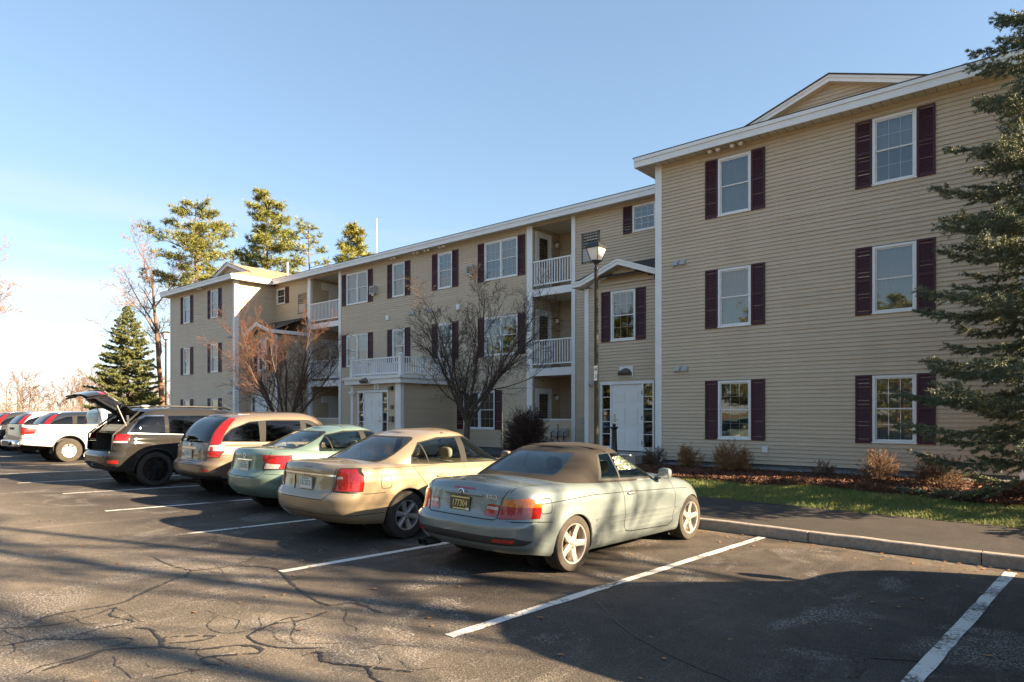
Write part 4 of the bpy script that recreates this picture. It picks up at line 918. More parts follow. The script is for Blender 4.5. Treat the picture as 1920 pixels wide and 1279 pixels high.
def vehicle(name, S):
    """S: the measurements of one kind of vehicle; returns its root Empty (nose towards +Y)"""
    root = empty(name); bm = bmesh.new(); lay = bm.faces.layers.int.new('fid')
    shell(bm, S['low'], lay, 1)
    if 'up' in S: shell(bm, S['up'], lay, 2)
    bmesh.ops.remove_doubles(bm, verts=bm.verts, dist=.0004); bmesh.ops.dissolve_degenerate(bm, dist=.0003, edges=bm.edges)
    bmesh.ops.recalc_face_normals(bm, faces=bm.faces); bm.normal_update()
    # normals point away from the vehicle's axis
    ym = F_(S['low']['yr'])(.5) + .8, F_(S['low']['yf'])(.5) - .8; flip = []
    for f in bm.faces:
        c = f.calc_center_median()
        if f[lay] == 1: ref = Vector((0, min(max(c.y, ym[0]), ym[1]), .5))
        else: u = S['up']; ref = Vector((0, min(max(c.y, F_(u['yr'])(1) + .25), F_(u['yf'])(1) - .25), F_(u['zb'])(c.y) - .1))
        if f.normal.dot(c - ref) < 0: flip.append(f)
    if flip: bmesh.ops.reverse_faces(bm, faces=flip)
    bm.normal_update(); bvh = BVHTree.FromBMesh(bm)
    def hit(o, d):
        h = bvh.ray_cast(Vector(o), Vector(d)); return h[0], h[1]
    # flare the arches a little, then cut them out
    for (ya, ra, zc_) in S['arch']:
        for v in bm.verts:
            if abs(v.co.x) > S['low']['W'] * .6:
                d = math.hypot(v.co.y - ya, v.co.z - zc_)
                if d < ra + .10: v.co.x += math.copysign(.014 * max(0, 1 - abs(d - ra) / .10), v.co.x)
    bm.normal_update()
    order = 10; ids = {}
    for ft in S['cuts']:
        nm, axis, side, polys, m, opt = ft
        key = (nm, m)
        if opt.get('sep') or key not in ids: order += 1; ids[key] = [order] if key not in ids else ids[key] + [order]
        val = -5 if nm is None else ids[key][-1]
        sides = (1, -1) if side == 'both' else (side,)
        for s_ in sides:
            pl = polys
            if side == 'both' and axis == 'rear': pl = polys
            cut(bm, lay, pl, axis, s_, val, opt.get('thr', .25), opt.get('only'), opt.get('cond'))
    for (ya, ra, zc_) in S['arch']: cut(bm, lay, circ(ya, zc_, ra, 30), 'side', 0, -5, .2, None, lambda c: c.z < 1.1)
    bm.normal_update()
    for f in list(bm.faces):
        if f[lay] == 2: f[lay] = 1
    body = link('body', take(bm, lay, 1, 'body', S['paint']), root)
    opts = {(ft[0], ft[4]): ft[5] for ft in S['cuts'] if ft[0]}; pieces = {}
    for (nm, m), vals in ids.items():
        if nm is None: continue
        off = opts[(nm, m)].get('off', 0.0)
        for val in vals:
            conds = [None] if not (opts[(nm, m)].get('lr') or nm in ('window_seal', 'panel_gap', 'side_moulding', 'cladding', 'character_line', 'window_trim', 'bumper_line')) else [lambda c: c.x > 0, lambda c: c.x <= 0]
            for cd in conds:
                me = take(bm, lay, val, nm, M[m] if isinstance(m, str) else m, off, cd)
                if me:
                    pieces.setdefault(nm, []).append(link(nm, me, root))
                    if nm == 'panel_gap': pieces[nm][-1]['kind'] = 'stuff'
    # wheel wells, underside
    for (ya, ra, zc_) in S['arch']:
        for s_ in (1, -1):
            a = MB(); n = 24; V = []; xo, p0 = None, None
            for i in range(n + 1):
                t = -0.25 + (math.pi + .5) * i / n; yy, zz = ya + ra * math.cos(t), zc_ + ra * math.sin(t)
                h = hit((2 * s_, yy, zz), (-s_, 0, 0))[0]; xx = h.x if h else s_ * S['low']['W'] * .97
                V += [(xx + s_ * .004, yy, zz), (s_ * S['low']['W'] * .50, yy, zz)]
            a.add(V, [(2 * i, 2 * i + 1, 2 * i + 3, 2 * i + 2) for i in range(n)])
            a.add([(s_ * S['low']['W'] * .50, ya + ra * 1.05 * math.cos(2 * math.pi * i / 20), zc_ + ra * 1.05 * math.sin(2 * math.pi * i / 20)) for i in range(20)], [tuple(range(20))])
            a.build('wheel_well', M['under'], root)
            if S.get('lip'):
                lp = MB(); lp.tube([(V[2 * i][0] - s_ * .004, V[2 * i][1], V[2 * i][2]) for i in range(1, n)], S['lip'][0], 5); lp.build('arch_trim', M[S['lip'][1]] if isinstance(S['lip'][1], str) else S['lip'][1], root, 'all')
    L_ = S['low']; y0 = F_(L_['yr'])(0) + .12; y1 = F_(L_['yf'])(0) - .12; zb_ = F_(L_['zb']); ub = MB(); w_ = L_['W'] * .80
    yy = np.linspace(y0, y1, 20); nar = lambda y: .5 if any(abs(y - q[0]) < q[1] for q in S['arch']) else 1
    ub.add([p for y in yy for p in ((-w_ * nar(y), y, zb_(y) + .05), (w_ * nar(y), y, zb_(y) + .05))], [(2 * i, 2 * i + 1, 2 * i + 3, 2 * i + 2) for i in range(19)])
    ub.build('underbody', M['under'], root)
    for (x, y, r, wd, mm, st, rr, tm) in S['wheels']:
        for s_ in (1, -1): wheel(root, s_ * x, y, r, wd, M[mm], st, rr, M[tm])
    return root, bm, hit, pieces
def add_mirror(root, hit, y, z, m, sides=(1, -1), sz=(.085, .055, .07)):
    for s_ in sides:
        h = hit((2 * s_, y, z), (-s_, 0, 0))[0]; x = h.x if h else s_ * .8
        mb = MB(); blob(mb, (x + s_ * .12, y, z + .09), sz, 3); mb.tube([(x - s_ * .02, y, z + .01), (x + s_ * .07, y, z + .05)], [.035, .03], 6)
        o = mb.build('side_mirror', m, root, 'all'); g = MB(); g.box(x + s_ * .12 - sz[0] * .8, x + s_ * .12 + sz[0] * .8, y - sz[1] - .004, y - sz[1] * .86, z + .09 - sz[2] * .75, z + .09 + sz[2] * .75); g.build('mirror_glass', M['chrome'], o)
def add_handle(root, hit, y, z, m, w_=.19):
    for s_ in (1, -1):
        h = hit((2 * s_, y, z), (-s_, 0, 0))[0]
        if not h: continue
        mb = MB(); blob(mb, (h.x + s_ * .012, y, z), (.016, w_ / 2, .016), 3.5, 12, 6); o = mb.build('door_handle', m, root, 'all')
        c = MB(); blob(c, (h.x - s_ * .004, y, z - .004), (.006, w_ * .3, .032), 2.5, 12, 6); c.build('handle_cup', M['gap'], o, 'all')
def add_plate(root, hit, z, m, text=None, tcol=None, x=0.0, w_=.305, h_=.152, tilt=0.0, frame=True):
    h = hit((x, -4, z), (0, 1, 0))[0]; y = h.y - .012
    p = MB(); p.box(x - w_ / 2, x + w_ / 2, -.004, .004, -h_ / 2, h_ / 2); o = p.build('licence_plate', m, root, loc=(0, y, z)); o.rotation_euler = (tilt, 0, 0)
    if frame:
        f = MB()
        for a0, a1, b0, b1 in ((-.5, .5, .44, .5), (-.5, .5, -.5, -.44), (-.5, -.47, -.44, .44), (.47, .5, -.44, .44)): f.box(x + a0 * w_ * 1.03, x + a1 * w_ * 1.03, -.009, -.005, b0 * h_ * 1.06, b1 * h_ * 1.06)
        f.build('plate_frame', M['metal'], o)
    if text:
        t = link('plate_number', text_mesh('plate_number', text, .092, tcol, extrude=.001), o, (x, -.006, -.004)); t.rotation_euler = (R(90), 0, 0); t.scale = (.86, 1.05, 1)
    return o
# --- convertible coupe
def bar4(y0, y1, z0, z1): return [(y0, z0), (y1, z0), (y1, z1), (y0, z1)]
P_CONV = carpaint('silver_green_paint', (0.185, 0.218, 0.215), .65, .28)
def conv():
    low = dict(W=.878, lv=34, ns=64, rr=.46, pr=3.3, rf=.75, pf=2.6, yr=[(0, -2.24), (.1, -2.33), (.22, -2.375), (.44, -2.385), (.485, -2.345), (.53, -2.30), (.80, -2.255), (.90, -2.245), (.96, -2.225), (1, -2.19)],
        yf=[(0, 1.93), (.25, 2.08), (.45, 2.10), (.7, 2.04), (.9, 1.93), (1, 1.80)], wt=[(0, .905), (.05, .94), (.2, .972), (.36, .985), (.385, .992), (.56, 1.0), (.70, .997), (.80, .988), (.815, .982), (.90, .960), (.95, .935), (.98, .91), (1, .88)],
        wy=[(-2.38, .955), (-1.9, .985), (-1.2, 1.0), (.9, 1.0), (1.5, .985), (2.1, .93)], zb=[(-2.38, .30), (-2.0, .27), (-1.7, .22), (-.9, .185), (.9, .185), (1.7, .20), (2.1, .24)],
        zt=[(-2.38, .925), (-2.25, .955), (-1.9, .966), (-1.35, .966), (-.6, .945), (.6, .905), (1.0, .885), (1.5, .82), (1.9, .72), (2.1, .66)], crown=[(-2.3, .03), (-1.5, .045), (0, .03), (.9, .055), (1.6, .06), (2.1, .04)])
    up = dict(W=.79, lv=16, ns=44, rr=.42, pr=3.0, rf=.55, pf=2.3, yr=[(0, -1.50), (.15, -1.43), (.5, -1.22), (.8, -.98), (.93, -.82), (1, -.68)], yf=[(0, .92), (.4, .56), (.8, .18), (.95, .06), (1, -.02)], wt=[(0, 1), (.25, .965), (.6, .875), (.85, .80), (.95, .755), (1, .69)],
        wy=[(-1.5, .95), (-1.0, .99), (-.3, 1.0), (.3, .98), (.9, .93)], zb=[(-1.5, .985), (-1.2, .965), (-.6, .94), (.6, .90), (1, .89)], zt=[(-1.4, 1.22), (-.9, 1.30), (-.5, 1.335), (-.15, 1.345), (.2, 1.325), (.8, 1.25)], crown=.03)
    S = dict(low=low, up=up, paint=P_CONV, arch=[(-1.36, .345, .305), (1.365, .342, .305)], lip=(.008, P_CONV),
        wheels=[(.868, -1.36, .318, .225, 'alloy', 'five', .226, 'dustytyre'), (.868, 1.365, .318, .225, 'alloy', 'five', .226, 'dustytyre')])
    g = [(-2.6, .80), (.07, .80), (.07, 1.5), (-2.6, 1.5)]
    tl = lambda a: [(a * .535, .648), (a * .88, .66), (a * .90, .72), (a * .83, .85), (a * .78, .868), (a * .575, .845)]
    S['cuts'] = [('soft_top', 'side', 0, g, 'softtop', dict(thr=-1, only={2})),
        ('windscreen', 'rear', 1, rp([(-.66, .93), (.66, .93), (.52, 1.30), (-.52, 1.30)], .05), 'cglass', dict(thr=.18, only={2})),
        ('window_seal', 'side', 'both', [[(-.80, .968), (-.34, .952), (-.34, 1.29), (-.62, 1.275)], [(-.34, .95), (.68, .915), (.60, .975), (.12, 1.262), (-.34, 1.292)]], 'trimblack', dict(thr=.3, only={2, 11})),
        ('rear_seal', 'rear', -1, rp([(-.56, 1.035), (.56, 1.035), (.455, 1.285), (-.455, 1.285)], .07), 'trimblack', dict(thr=.1, only={2, 11}))]
    S['cuts'] += [('rear_window', 'rear', -1, rp([(-.53, 1.05), (.53, 1.05), (.43, 1.27), (-.43, 1.27)], .06), 'cglass', dict(thr=.1)),
        ('side_window', 'side', 'both', [[(-.73, .99), (-.355, .975), (-.40, 1.272), (-.60, 1.262)]], 'cglass', dict(thr=.3, lr=1, sep=1)), ('side_window', 'side', 'both', [[(-.325, .975), (.60, .945), (.56, .975), (.10, 1.245), (-.37, 1.272)]], 'cglass', dict(thr=.3, lr=1, sep=1)),
        ('panel_gap', 'side', 'both', lines([(-.40, .955), (-.365, .72), (-.34, .40), (-.30, .335), (-.2, .315), (.75, .275), (.86, .33), (.90, .70), (.80, .92)], .012) + lines([(-2.30, .632), (-2.0, .625), (-1.76, .60)], .010) + lines([(1.72, .60), (1.9, .60), (2.2, .58)], .009) + lines(rp([(-1.94, .70), (-1.77, .70), (-1.77, .855), (-1.94, .855)], .04), .010, True), 'gap', dict(thr=.3)),
        ('character_line', 'side', 'both', lines([(-2.02, .80), (-1.0, .828), (-.38, .812), (.9, .765), (1.25, .745)], .008), 'gap', dict(thr=.3)), ('side_moulding', 'side', 'both', lines([(-.95, .535), (-.36, .53)], .018) + lines([(-.34, .53), (.88, .505)], .018) + lines([(.91, .505), (1.04, .50)], .018), P_CONV, dict(thr=.3, off=.008)),
        ('panel_gap', 'rear', -1, lines([(-.60, .95), (-.55, .84), (-.525, .655), (-.49, .635), (.49, .635), (.525, .655), (.55, .84), (.60, .95)], .010), 'gap', dict(thr=.2)),
        ('panel_gap', 'top', 1, lines([(-.62, -2.2), (-.68, -1.55), (-.60, -1.50), (.60, -1.50), (.68, -1.55), (.62, -2.2)], .010), 'gap', dict(thr=.6, only={1})),
        ('tail_light', 'rear', -1, [tl(1), tl(-1)], 'red', dict(thr=.12, off=.006, lr=1)), ('tail_light', 'side', 'both', [[(-2.50, .645), (-2.26, .665), (-2.215, .73), (-2.25, .83), (-2.50, .87)]], 'red', dict(thr=.4, off=.006, lr=1)),
        ('turn_signal', 'rear', -1, [[(.56, .782), (.90, .772), (.83, .85), (.78, .868), (.575, .845)], [(-.56, .782), (-.90, .772), (-.83, .85), (-.78, .868), (-.575, .845)]], 'amber', dict(thr=.12, off=.006, lr=1)), ('turn_signal', 'side', 'both', [[(-2.50, .765), (-2.215, .76), (-2.25, .835), (-2.50, .87)]], 'amber', dict(thr=.4, off=.006, lr=1)),
        ('inner_tail_light', 'rear', -1, [rp([(.34, .672), (.52, .664), (.535, .79), (.38, .79)], .03), rp([(-.34, .672), (-.52, .664), (-.535, .79), (-.38, .79)], .03)], 'red', dict(thr=.3, off=.005, lr=1)),
        ('reverse_light', 'rear', -1, [[(.37, .738), (.515, .735), (.518, .765), (.38, .768)], [(-.37, .738), (-.515, .735), (-.518, .765), (-.38, .768)]], 'clear', dict(thr=.3, off=.006, lr=1)),
        ('bumper_strip', 'rear', -1, rp([(-.80, .385), (.80, .385), (.84, .425), (.74, .475), (-.74, .475), (-.84, .425)], .02), 'trimblack', dict(thr=.2)),
        ('reflector', 'rear', -1, [[(.52, .415), (.73, .41), (.74, .445), (.53, .45)], [(-.52, .415), (-.73, .41), (-.74, .445), (-.53, .45)]], 'red', dict(thr=.2, off=.003, lr=1)),
        ('brake_light', 'rear', -1, [(-.17, .918), (.17, .918), (.16, .936), (-.16, .936)], 'red', dict(thr=.05, off=.003)),
        ('headlight', 'rear', 1, [rp([(.40, .60), (.80, .62), (.80, .72), (.42, .71)], .03), rp([(-.40, .60), (-.80, .62), (-.80, .72), (-.42, .71)], .03)], 'clear', dict(thr=.1, off=.004, lr=1)),
        ('grille', 'rear', 1, [rp([(.03, .60), (.26, .60), (.25, .70), (.03, .70)], .04), rp([(-.03, .60), (-.26, .60), (-.25, .70), (-.03, .70)], .04)], 'trimblack', dict(thr=.1))]
    root, bm, hit, pc = vehicle('convertible_car', S)
    add_mirror(root, hit, .56, .90, P_CONV, (1, -1)); add_handle(root, hit, -.20, .79, M['metal'], .20)
    pl = add_plate(root, hit, .765, M['plateyel'], '177304', M['yel'], -.02, frame=False, tilt=-.08)
    pm = MB(); pm.box(-.16, .13, -.006, -.0045, .055, .068); pm.box(-.12, .09, -.006, -.0045, -.068, -.055); pm.build('plate_border', M['yel'], pl)
    st = MB(); st.box(.075, .125, -.006, -.0045, -.07, -.045); st.build('plate_sticker', M['plate'], pl)
    y = hit((0, -4, .875), (0, 1, 0))[0].y
    h = MB(); blob(h, (0, y - .012, .868), (.30, .018, .017), 3); h.build('boot_handle', P_CONV, root, 'all')
    e = MB(); e.lathe([(.041, 0), (.040, -.01), (.034, -.013)], 22, (0, y - .024, .885), 'y'); em = e.build('badge', M['chrome'], root)
    e = MB(); e.lathe([(.033, 0), (.033, -.003)], 22, (0, y - .036, .885), 'y'); e.build('badge_ring', M['trimblack'], em)
    for a, col in ((0, 'plate'), (1, None), (2, 'plate'), (3, None)):
        c = MB(); c.add([(0, 0, 0)] + [(.019 * math.cos(a * math.pi / 2 + k * math.pi / 16), 0, .019 * math.sin(a * math.pi / 2 + k * math.pi / 16)) for k in range(9)], [(0, k + 1, k + 2) for k in range(8)])
        c.build('badge_quarter', M['plate'] if col else BLUE, em, loc=(0, y - .0405, .885))
    tx = hit((.40, -4, .88), (0, 1, 0))[0]
    t = link('model_lettering', text_mesh('model_lettering', '325Ci', .060, M['chrome'], extrude=.002), root, (.42, tx.y - .006, .862)); t.rotation_euler = (R(80), 0, R(3))
    ex = MB()
    for dx in (-.06, .03): ex.lathe([(.036, 0), (.036, .22)], 14, (-.52 + dx, -2.36, .27), 'y', False)
    ex.build('exhaust_pipe', M['trimblack'], root, 30)
    seats(root, [(-.02, (-.37, .37), .58), (-.78, (-.33, .33), .50)], M['seat'], .28)
    c = MB(); blob(c, (0, .62, .80), (.66, .22, .10), 4); c.build('dashboard', M['cabin'], root, 'all')
    c = MB(); c.lathe([(.17, -.012), (.185, 0), (.17, .012), (.155, 0), (.17, -.012)], 24, (0, 0, 0), 'z', False); c.tube([(-.16, 0, 0), (.16, 0, 0)], .014, 5); s_ = c.build('steering_wheel', M['cabin'], root, 'all'); s_.location = (-.37, .40, .86); s_.rotation_euler = (R(65), 0, 0)
    c = MB(); c.box(-.68, .68, -1.30, .75, .24, .32); c.box(-.70, -.62, -1.2, .7, .3, .86); c.box(.62, .70, -1.2, .7, .3, .86); c.build('cabin_floor', M['cabin'], root)
    # foil sun shade tucked behind the passenger window
    rf = random.Random(4); nx_, nz_ = 22, 14; V = []
    for j in range(nz_ + 1):
        for i in range(nx_ + 1):
            yy = -.28 + .56 * i / nx_; zz = 1.06 + .17 * j / nz_; h_ = hit((2, yy, zz), (-1, 0, 0))[0]; V.append(((h_.x if h_ else .6) - .035 + rf.uniform(-.012, .012), yy + rf.uniform(-.006, .006), zz))
    c = MB(); c.add(V, [(j * (nx_ + 1) + i, j * (nx_ + 1) + i + 1, (j + 1) * (nx_ + 1) + i + 1, (j + 1) * (nx_ + 1) + i) for j in range(nz_) for i in range(nx_)]); c.build('sun_shade', M['foil'], root)
    return root
BLUE = mat('emblem_blue', (0.02, 0.10, 0.35), .3)
def place(root, label, cat, X, Yc, group='cars parked nose-in along the kerb', rz=0.0):
    z = (lot_z(X - .8, Yc - 1.4) + lot_z(X + .8, Yc - 1.4) + lot_z(X - .8, Yc + 1.4) + lot_z(X + .8, Yc + 1.4)) / 4
    rol = math.atan2(lot_z(X + .8, Yc) - lot_z(X - .8, Yc), 1.6); pit = math.atan2(lot_z(X, Yc + 1.4) - lot_z(X, Yc - 1.4), 2.8)
    root.location = (X, Yc, z - .003); root.rotation_euler = (pit, -rol, rz)
    tag(root, label, cat, group); return root
place(conv(), 'silver green convertible with brown soft top, plate 177304, nearest in the row', 'car', -5.20, 7.51, rz=R(-1.2))
# --- family saloon (beige), small saloon (green)
P_BEIGE = carpaint('champagne_paint', (0.30, 0.235, 0.155), .6, .34)
P_GREEN = carpaint('pale_green_paint', (0.15, 0.215, 0.18), .5, .30)
P_TAN = carpaint('bronze_beige_paint', (0.165, 0.128, 0.095), .5, .34)
P_DARK = carpaint('dark_granite_paint', (0.024, 0.0225, 0.0205), .0, .3)
P_WHITE = carpaint('white_paint', (0.50, 0.50, 0.49), .0, .35)
P_SILVER = carpaint('silver_paint', (0.36, 0.40, 0.40), .5, .34)
P_RED = carpaint('dark_grey_paint', (0.03, 0.03, 0.032), .2, .3)
P_BLACK = carpaint('dark_blue_paint', (0.020, 0.024, 0.034), .35, .3)
def cabin(root, w_, y0, y1, zf, m, dash, wheel_y=None, zd=.85):
    c = MB(); c.box(-w_, w_, y0, y1, zf - .06, zf); c.box(-w_ - .02, -w_ + .04, y0, y1, zf, zf + .5); c.box(w_ - .04, w_ + .02, y0, y1, zf, zf + .5); c.build('cabin_floor', m, root)
    c = MB(); blob(c, (0, dash, zd), (w_ * .98, .24, .11), 4); c.build('dashboard', m, root, 'all')
    c = MB(); c.lathe([(.17, -.012), (.185, 0), (.17, .012), (.155, 0), (.17, -.012)], 24, (0, 0, 0), 'z', False); c.tube([(-.16, 0, 0), (.16, 0, 0)], .014, 5); s_ = c.build('steering_wheel', M['cabin'], root, 'all'); s_.location = (-.37, dash - .24, zd + .05); s_.rotation_euler = (R(65), 0, 0)
def outlined(cuts):
    """a dark joint round every lamp"""
    out = list(cuts)
    for nm, axis, side, polys, m, opt in cuts:
        if nm in ('tail_light', 'high_tail_light') and axis == 'rear': out.append(('lamp_joint', axis, side, [q for pl in polys for q in lines(pl, .012, True)], 'gap', dict(thr=opt.get('thr', .2), off=.007, lr=1)))
    return out
def two(poly): return [poly, [(-a, b) for a, b in poly]]
def saloon(name, p):
    """p: paint, half width W, tail/nose, axles, heights and lamp shapes"""
    W = p['W']; yt, yn, ra, fa = p['yt'], p['yn'], p['ra'], p['fa']; H = p['H']; zd = p['deck']; zb_ = p['belt']
    low = dict(W=W, lv=32, ns=64, rr=p.get('rr', .55), pr=p.get('pr', 3.0), rf=.8, pf=2.5, yr=[(0, yt + .16), (.1, yt + .06), (.22, yt + .01), (.42, yt), (.50, yt + .035), (.56, yt + .075), (.80, yt + .10), (.93, yt + .105), (1, yt + .15)],
        yf=[(0, yn - .18), (.25, yn - .02), (.45, yn), (.7, yn - .07), (.9, yn - .2), (1, yn - .35)], wt=[(0, .90), (.06, .945), (.2, .975), (.34, .986), (.365, .993), (.60, 1.0), (.76, .992), (.775, .985), (.88, .965), (.94, .94), (.98, .91), (1, .875)],
        wy=[(yt, .955), (yt + .5, .985), (ra, 1.0), (fa - .4, 1.0), (fa + .1, .985), (yn, .92)], zb=[(yt, .30), (yt + .4, .27), (ra + .4, .20), (fa - .5, .19), (fa + .4, .21), (yn, .25)],
        zt=[(yt, zd - .04), (yt + .15, zd - .012), (yt + .35, zd), (ra + .1, zd - .01), (0, zb_), (fa - .55, zb_ - .01), (fa - .2, zb_ - .05), (fa + .35, zb_ - .14), (yn - .15, zb_ - .24), (yn, zb_ - .3)], crown=[(yt, .02), (ra, .04), (0, .03), (fa - .4, .07), (yn, .05)])
    gb, gt, wb, wt_ = p['gr'], p['grt'], p['gf'], p['gft']
    up = dict(W=W * .905, lv=18, ns=48, rr=.50, pr=2.7, rf=.62, pf=2.3, yr=[(0, gb), (.12, gb + .10), (.5, gb + (gt - gb) * .52), (.8, gb + (gt - gb) * .82), (.93, gt), (1, gt + .16)], yf=[(0, wb), (.4, wb - (wb - wt_) * .46), (.8, wb - (wb - wt_) * .86), (.95, wt_), (1, wt_ - .12)],
        wt=[(0, 1), (.25, .965), (.6, .885), (.84, .795), (.94, .725), (1, .62)], wy=[(gb, .93), (gb + .5, .98), (-.2, 1.0), (.4, .98), (wb, .93)], zb=[(gb, zd - .02), (ra + .2, zd - .035), (0, zb_ - .02), (wb, zb_ - .03)],
        zt=[(gb, H - .12), (gt, H - .055), (gt + .5, H - .012), (-.15, H - .002), (wt_, H - .035), (wb, H - .12)], crown=.035)
    S = dict(low=low, up=up, paint=p['paint'], arch=[(ra, p['ar'], p['wr']), (fa, p['ar'], p['wr'])], lip=(.007, p['paint']), wheels=[(W - .012, ra, p['wr'], .205, *p['wheel']), (W - .012, fa, p['wr'], .205, *p['wheel'])])
    S['cuts'] = [('windscreen', 'rear', 1, rp([(-W * .76, zb_ + .02), (W * .76, zb_ + .02), (W * .60, H - .075), (-W * .60, H - .075)], .06), 'cglass', dict(thr=.18, only={2})),
        ('window_seal', 'rear', -1, rp([(-W * .735, zd + .012), (W * .735, zd + .012), (W * .60, H - .085), (-W * .60, H - .085)], .10), 'gap', dict(thr=.12, only={2})),
        ('rear_window', 'rear', -1, rp([(-W * .70, zd + .035), (W * .70, zd + .035), (W * .57, H - .105), (-W * .57, H - .105)], .10), 'cglass', dict(thr=.12))]
    S['cuts'].append(('window_seal', 'side', 'both', [p['seal']] + p.get('seal2', []), 'gap', dict(thr=.3, only={2})))
    for w in p['sidewin']: S['cuts'].append(('side_window', 'side', 'both', [w], p.get('glass', 'cglass'), dict(thr=.3, lr=1, sep=1)))
    fy, fz = p['fuel']
    S['cuts'] += [('panel_gap', 'side', 'both', p['gaps'] + lines(rp([(fy - .085, fz - .08), (fy + .085, fz - .08), (fy + .085, fz + .08), (fy - .085, fz + .08)], .04), .010, True), 'gap', dict(thr=.3)),
        ('panel_gap', 'rear', -1, p['rgaps'], 'gap', dict(thr=.2))]
    S['cuts'] += outlined(p['lamps'])
    root, bm, hit, pc = vehicle(name, S)
    add_mirror(root, hit, p['mir'], zb_ + .01, p['paint']); [add_handle(root, hit, hy, hz, p['paint'], .2) for hy, hz in p['handles']]
    seats(root, [(.0, (-.37, .37), .60), (ra + .45, (-.37, 0.0, .37), .52)], p['seat'], .30, .46)
    cabin(root, W * .78, ra + .1, fa - .55, .30, p['cab'], fa - .68, zd=zb_ - .06)
    c = MB(); c.box(-W * .68, W * .68, gb + .08, ra + .32, zd - .05, zd - .028); c.build('parcel_shelf', p['cab'], root)
    return root, hit
def malibu():
    yt, ra, fa = -2.46, -1.35, 1.35
    p = dict(paint=P_BEIGE, W=.888, yt=yt, yn=2.32, ra=ra, fa=fa, H=1.462, deck=1.03, belt=.965, gr=-1.86, grt=-1.02, gf=1.10, gft=.22, ar=.375, wr=.325, rr=.42, pr=3.4, wheel=('hubcap', 'cap', .205, 'tyre'),
        side=None, seal=[(-1.24, .995), (-.17, .985), (-.17, 1.385), (-.62, 1.372), (-.98, 1.30), (-1.20, 1.12)], seal2=[[(-.17, .985), (1.02, .965), (.96, .995), (.30, 1.345), (-.02, 1.382), (-.17, 1.385)]],
        sidewin=[[(-1.21, 1.015), (-.90, 1.012), (-.98, 1.285), (-1.17, 1.13)], [(-.88, 1.012), (-.24, 1.005), (-.26, 1.362), (-.62, 1.352), (-.955, 1.292)], [(-.12, 1.0), (.97, .985), (.93, 1.0), (.29, 1.325), (-.02, 1.36), (-.13, 1.362)]], fuel=(-1.72, .80),
        gaps=lines([(-1.23, .99), (-1.05, .76), (-.92, .62)], .009) + lines([(-.21, .98), (-.19, .60), (-.19, .33)], .009) + lines([(1.0, .95), (.98, .6), (.92, .32)], .008) + lines([(-.19, .30), (.92, .29)], .008) + lines([(-2.5, .70), (-2.13, .675), (-2.02, .665), (-1.74, .665)], .009) + lines([(-1.9, .985), (-.2, .975), (1.1, .945)], .005),
        rgaps=lines([(-.585, 1.0), (-.56, .68), (-.47, .585), (.47, .585), (.56, .68), (.585, 1.0)], .010), mir=.80, handles=[(-.72, .83), (.18, .81)], seat=M['seatgrey'], cab=M['cabinlight'],
        lamps=[('tail_light', 'rear', -1, two([(.585, .70), (.87, .70), (.90, .79), (.80, .99), (.63, .985)]), 'red', dict(thr=.1, off=.007, lr=1)), ('tail_light', 'side', 'both', [[(-2.6, .70), (-2.20, .705), (-2.10, .79), (-2.28, .985), (-2.6, .98)]], 'red', dict(thr=.35, off=.007, lr=1)),
            ('reverse_light', 'rear', -1, two([(.60, .85), (.70, .86), (.69, .89), (.605, .88)]), 'clear', dict(thr=.1, off=.008, lr=1)),
            ('boot_trim', 'rear', -1, [[(-.60, .882), (.60, .882), (.60, .905), (-.60, .905)]], 'chrome', dict(thr=.2, off=.008)), ('brake_light', 'rear', -1, [[(-.09, .975), (.09, .975), (.09, .995), (-.09, .995)]], 'red', dict(thr=.0, off=.003)),
            ('number_recess', 'rear', -1, rp([(-.27, .68), (.27, .68), (.30, .865), (-.30, .865)], .03), P_BEIGE, dict(thr=.2, off=-.012)),
            ('bumper_line', 'rear', -1, lines([(-.86, .395), (.86, .395)], .008), 'gap', dict(thr=.2)), ('bumper_line', 'side', 'both', lines([(-2.45, .395), (-1.75, .40)], .008), 'gap', dict(thr=.3)), ('headlight', 'rear', 1, two(rp([(.42, .62), (.84, .64), (.84, .76), (.46, .72)], .03)), 'clear', dict(thr=.1, off=.003, lr=1))])
    root, hit = saloon('saloon_car', p)
    pl = add_plate(root, hit, .775, M['plate'], None, None); smudge(pl)
    y = hit((0, -4, .90), (0, 1, 0))[0].y; e = MB(); e.box(-.05, .05, y - .016, y - .006, .885, .905); e.build('badge', M['chrome'], root)
    a = MB(); a.tube([(.62, .9, .93), (.62, .86, 1.75)], .004, 4); a.build('aerial', M['chrome'], root)
    return root
rs_ = random.Random(21)
def smudge(pl):
    """the plate's characters are too small to read: dark green strokes"""
    for i in range(6):
        x = -.105 + i * .042; g = MB(); g.box(x - .011, x - .004, -.006, -.0045, -.035, .035); g.box(x + .004, x + .011, -.006, -.0045, -.035, .035) if i % 2 else g.box(x - .004, x + .011, -.006, -.0045, .02, .035); g.box(x - .011, x + .011, -.0062, -.0046, -.035, -.024)
        g.build('plate_character', M['green'], pl)
    g = MB(); g.box(-.08, .08, -.006, -.0045, .05, .062); g.build('plate_character', M['green'], pl)
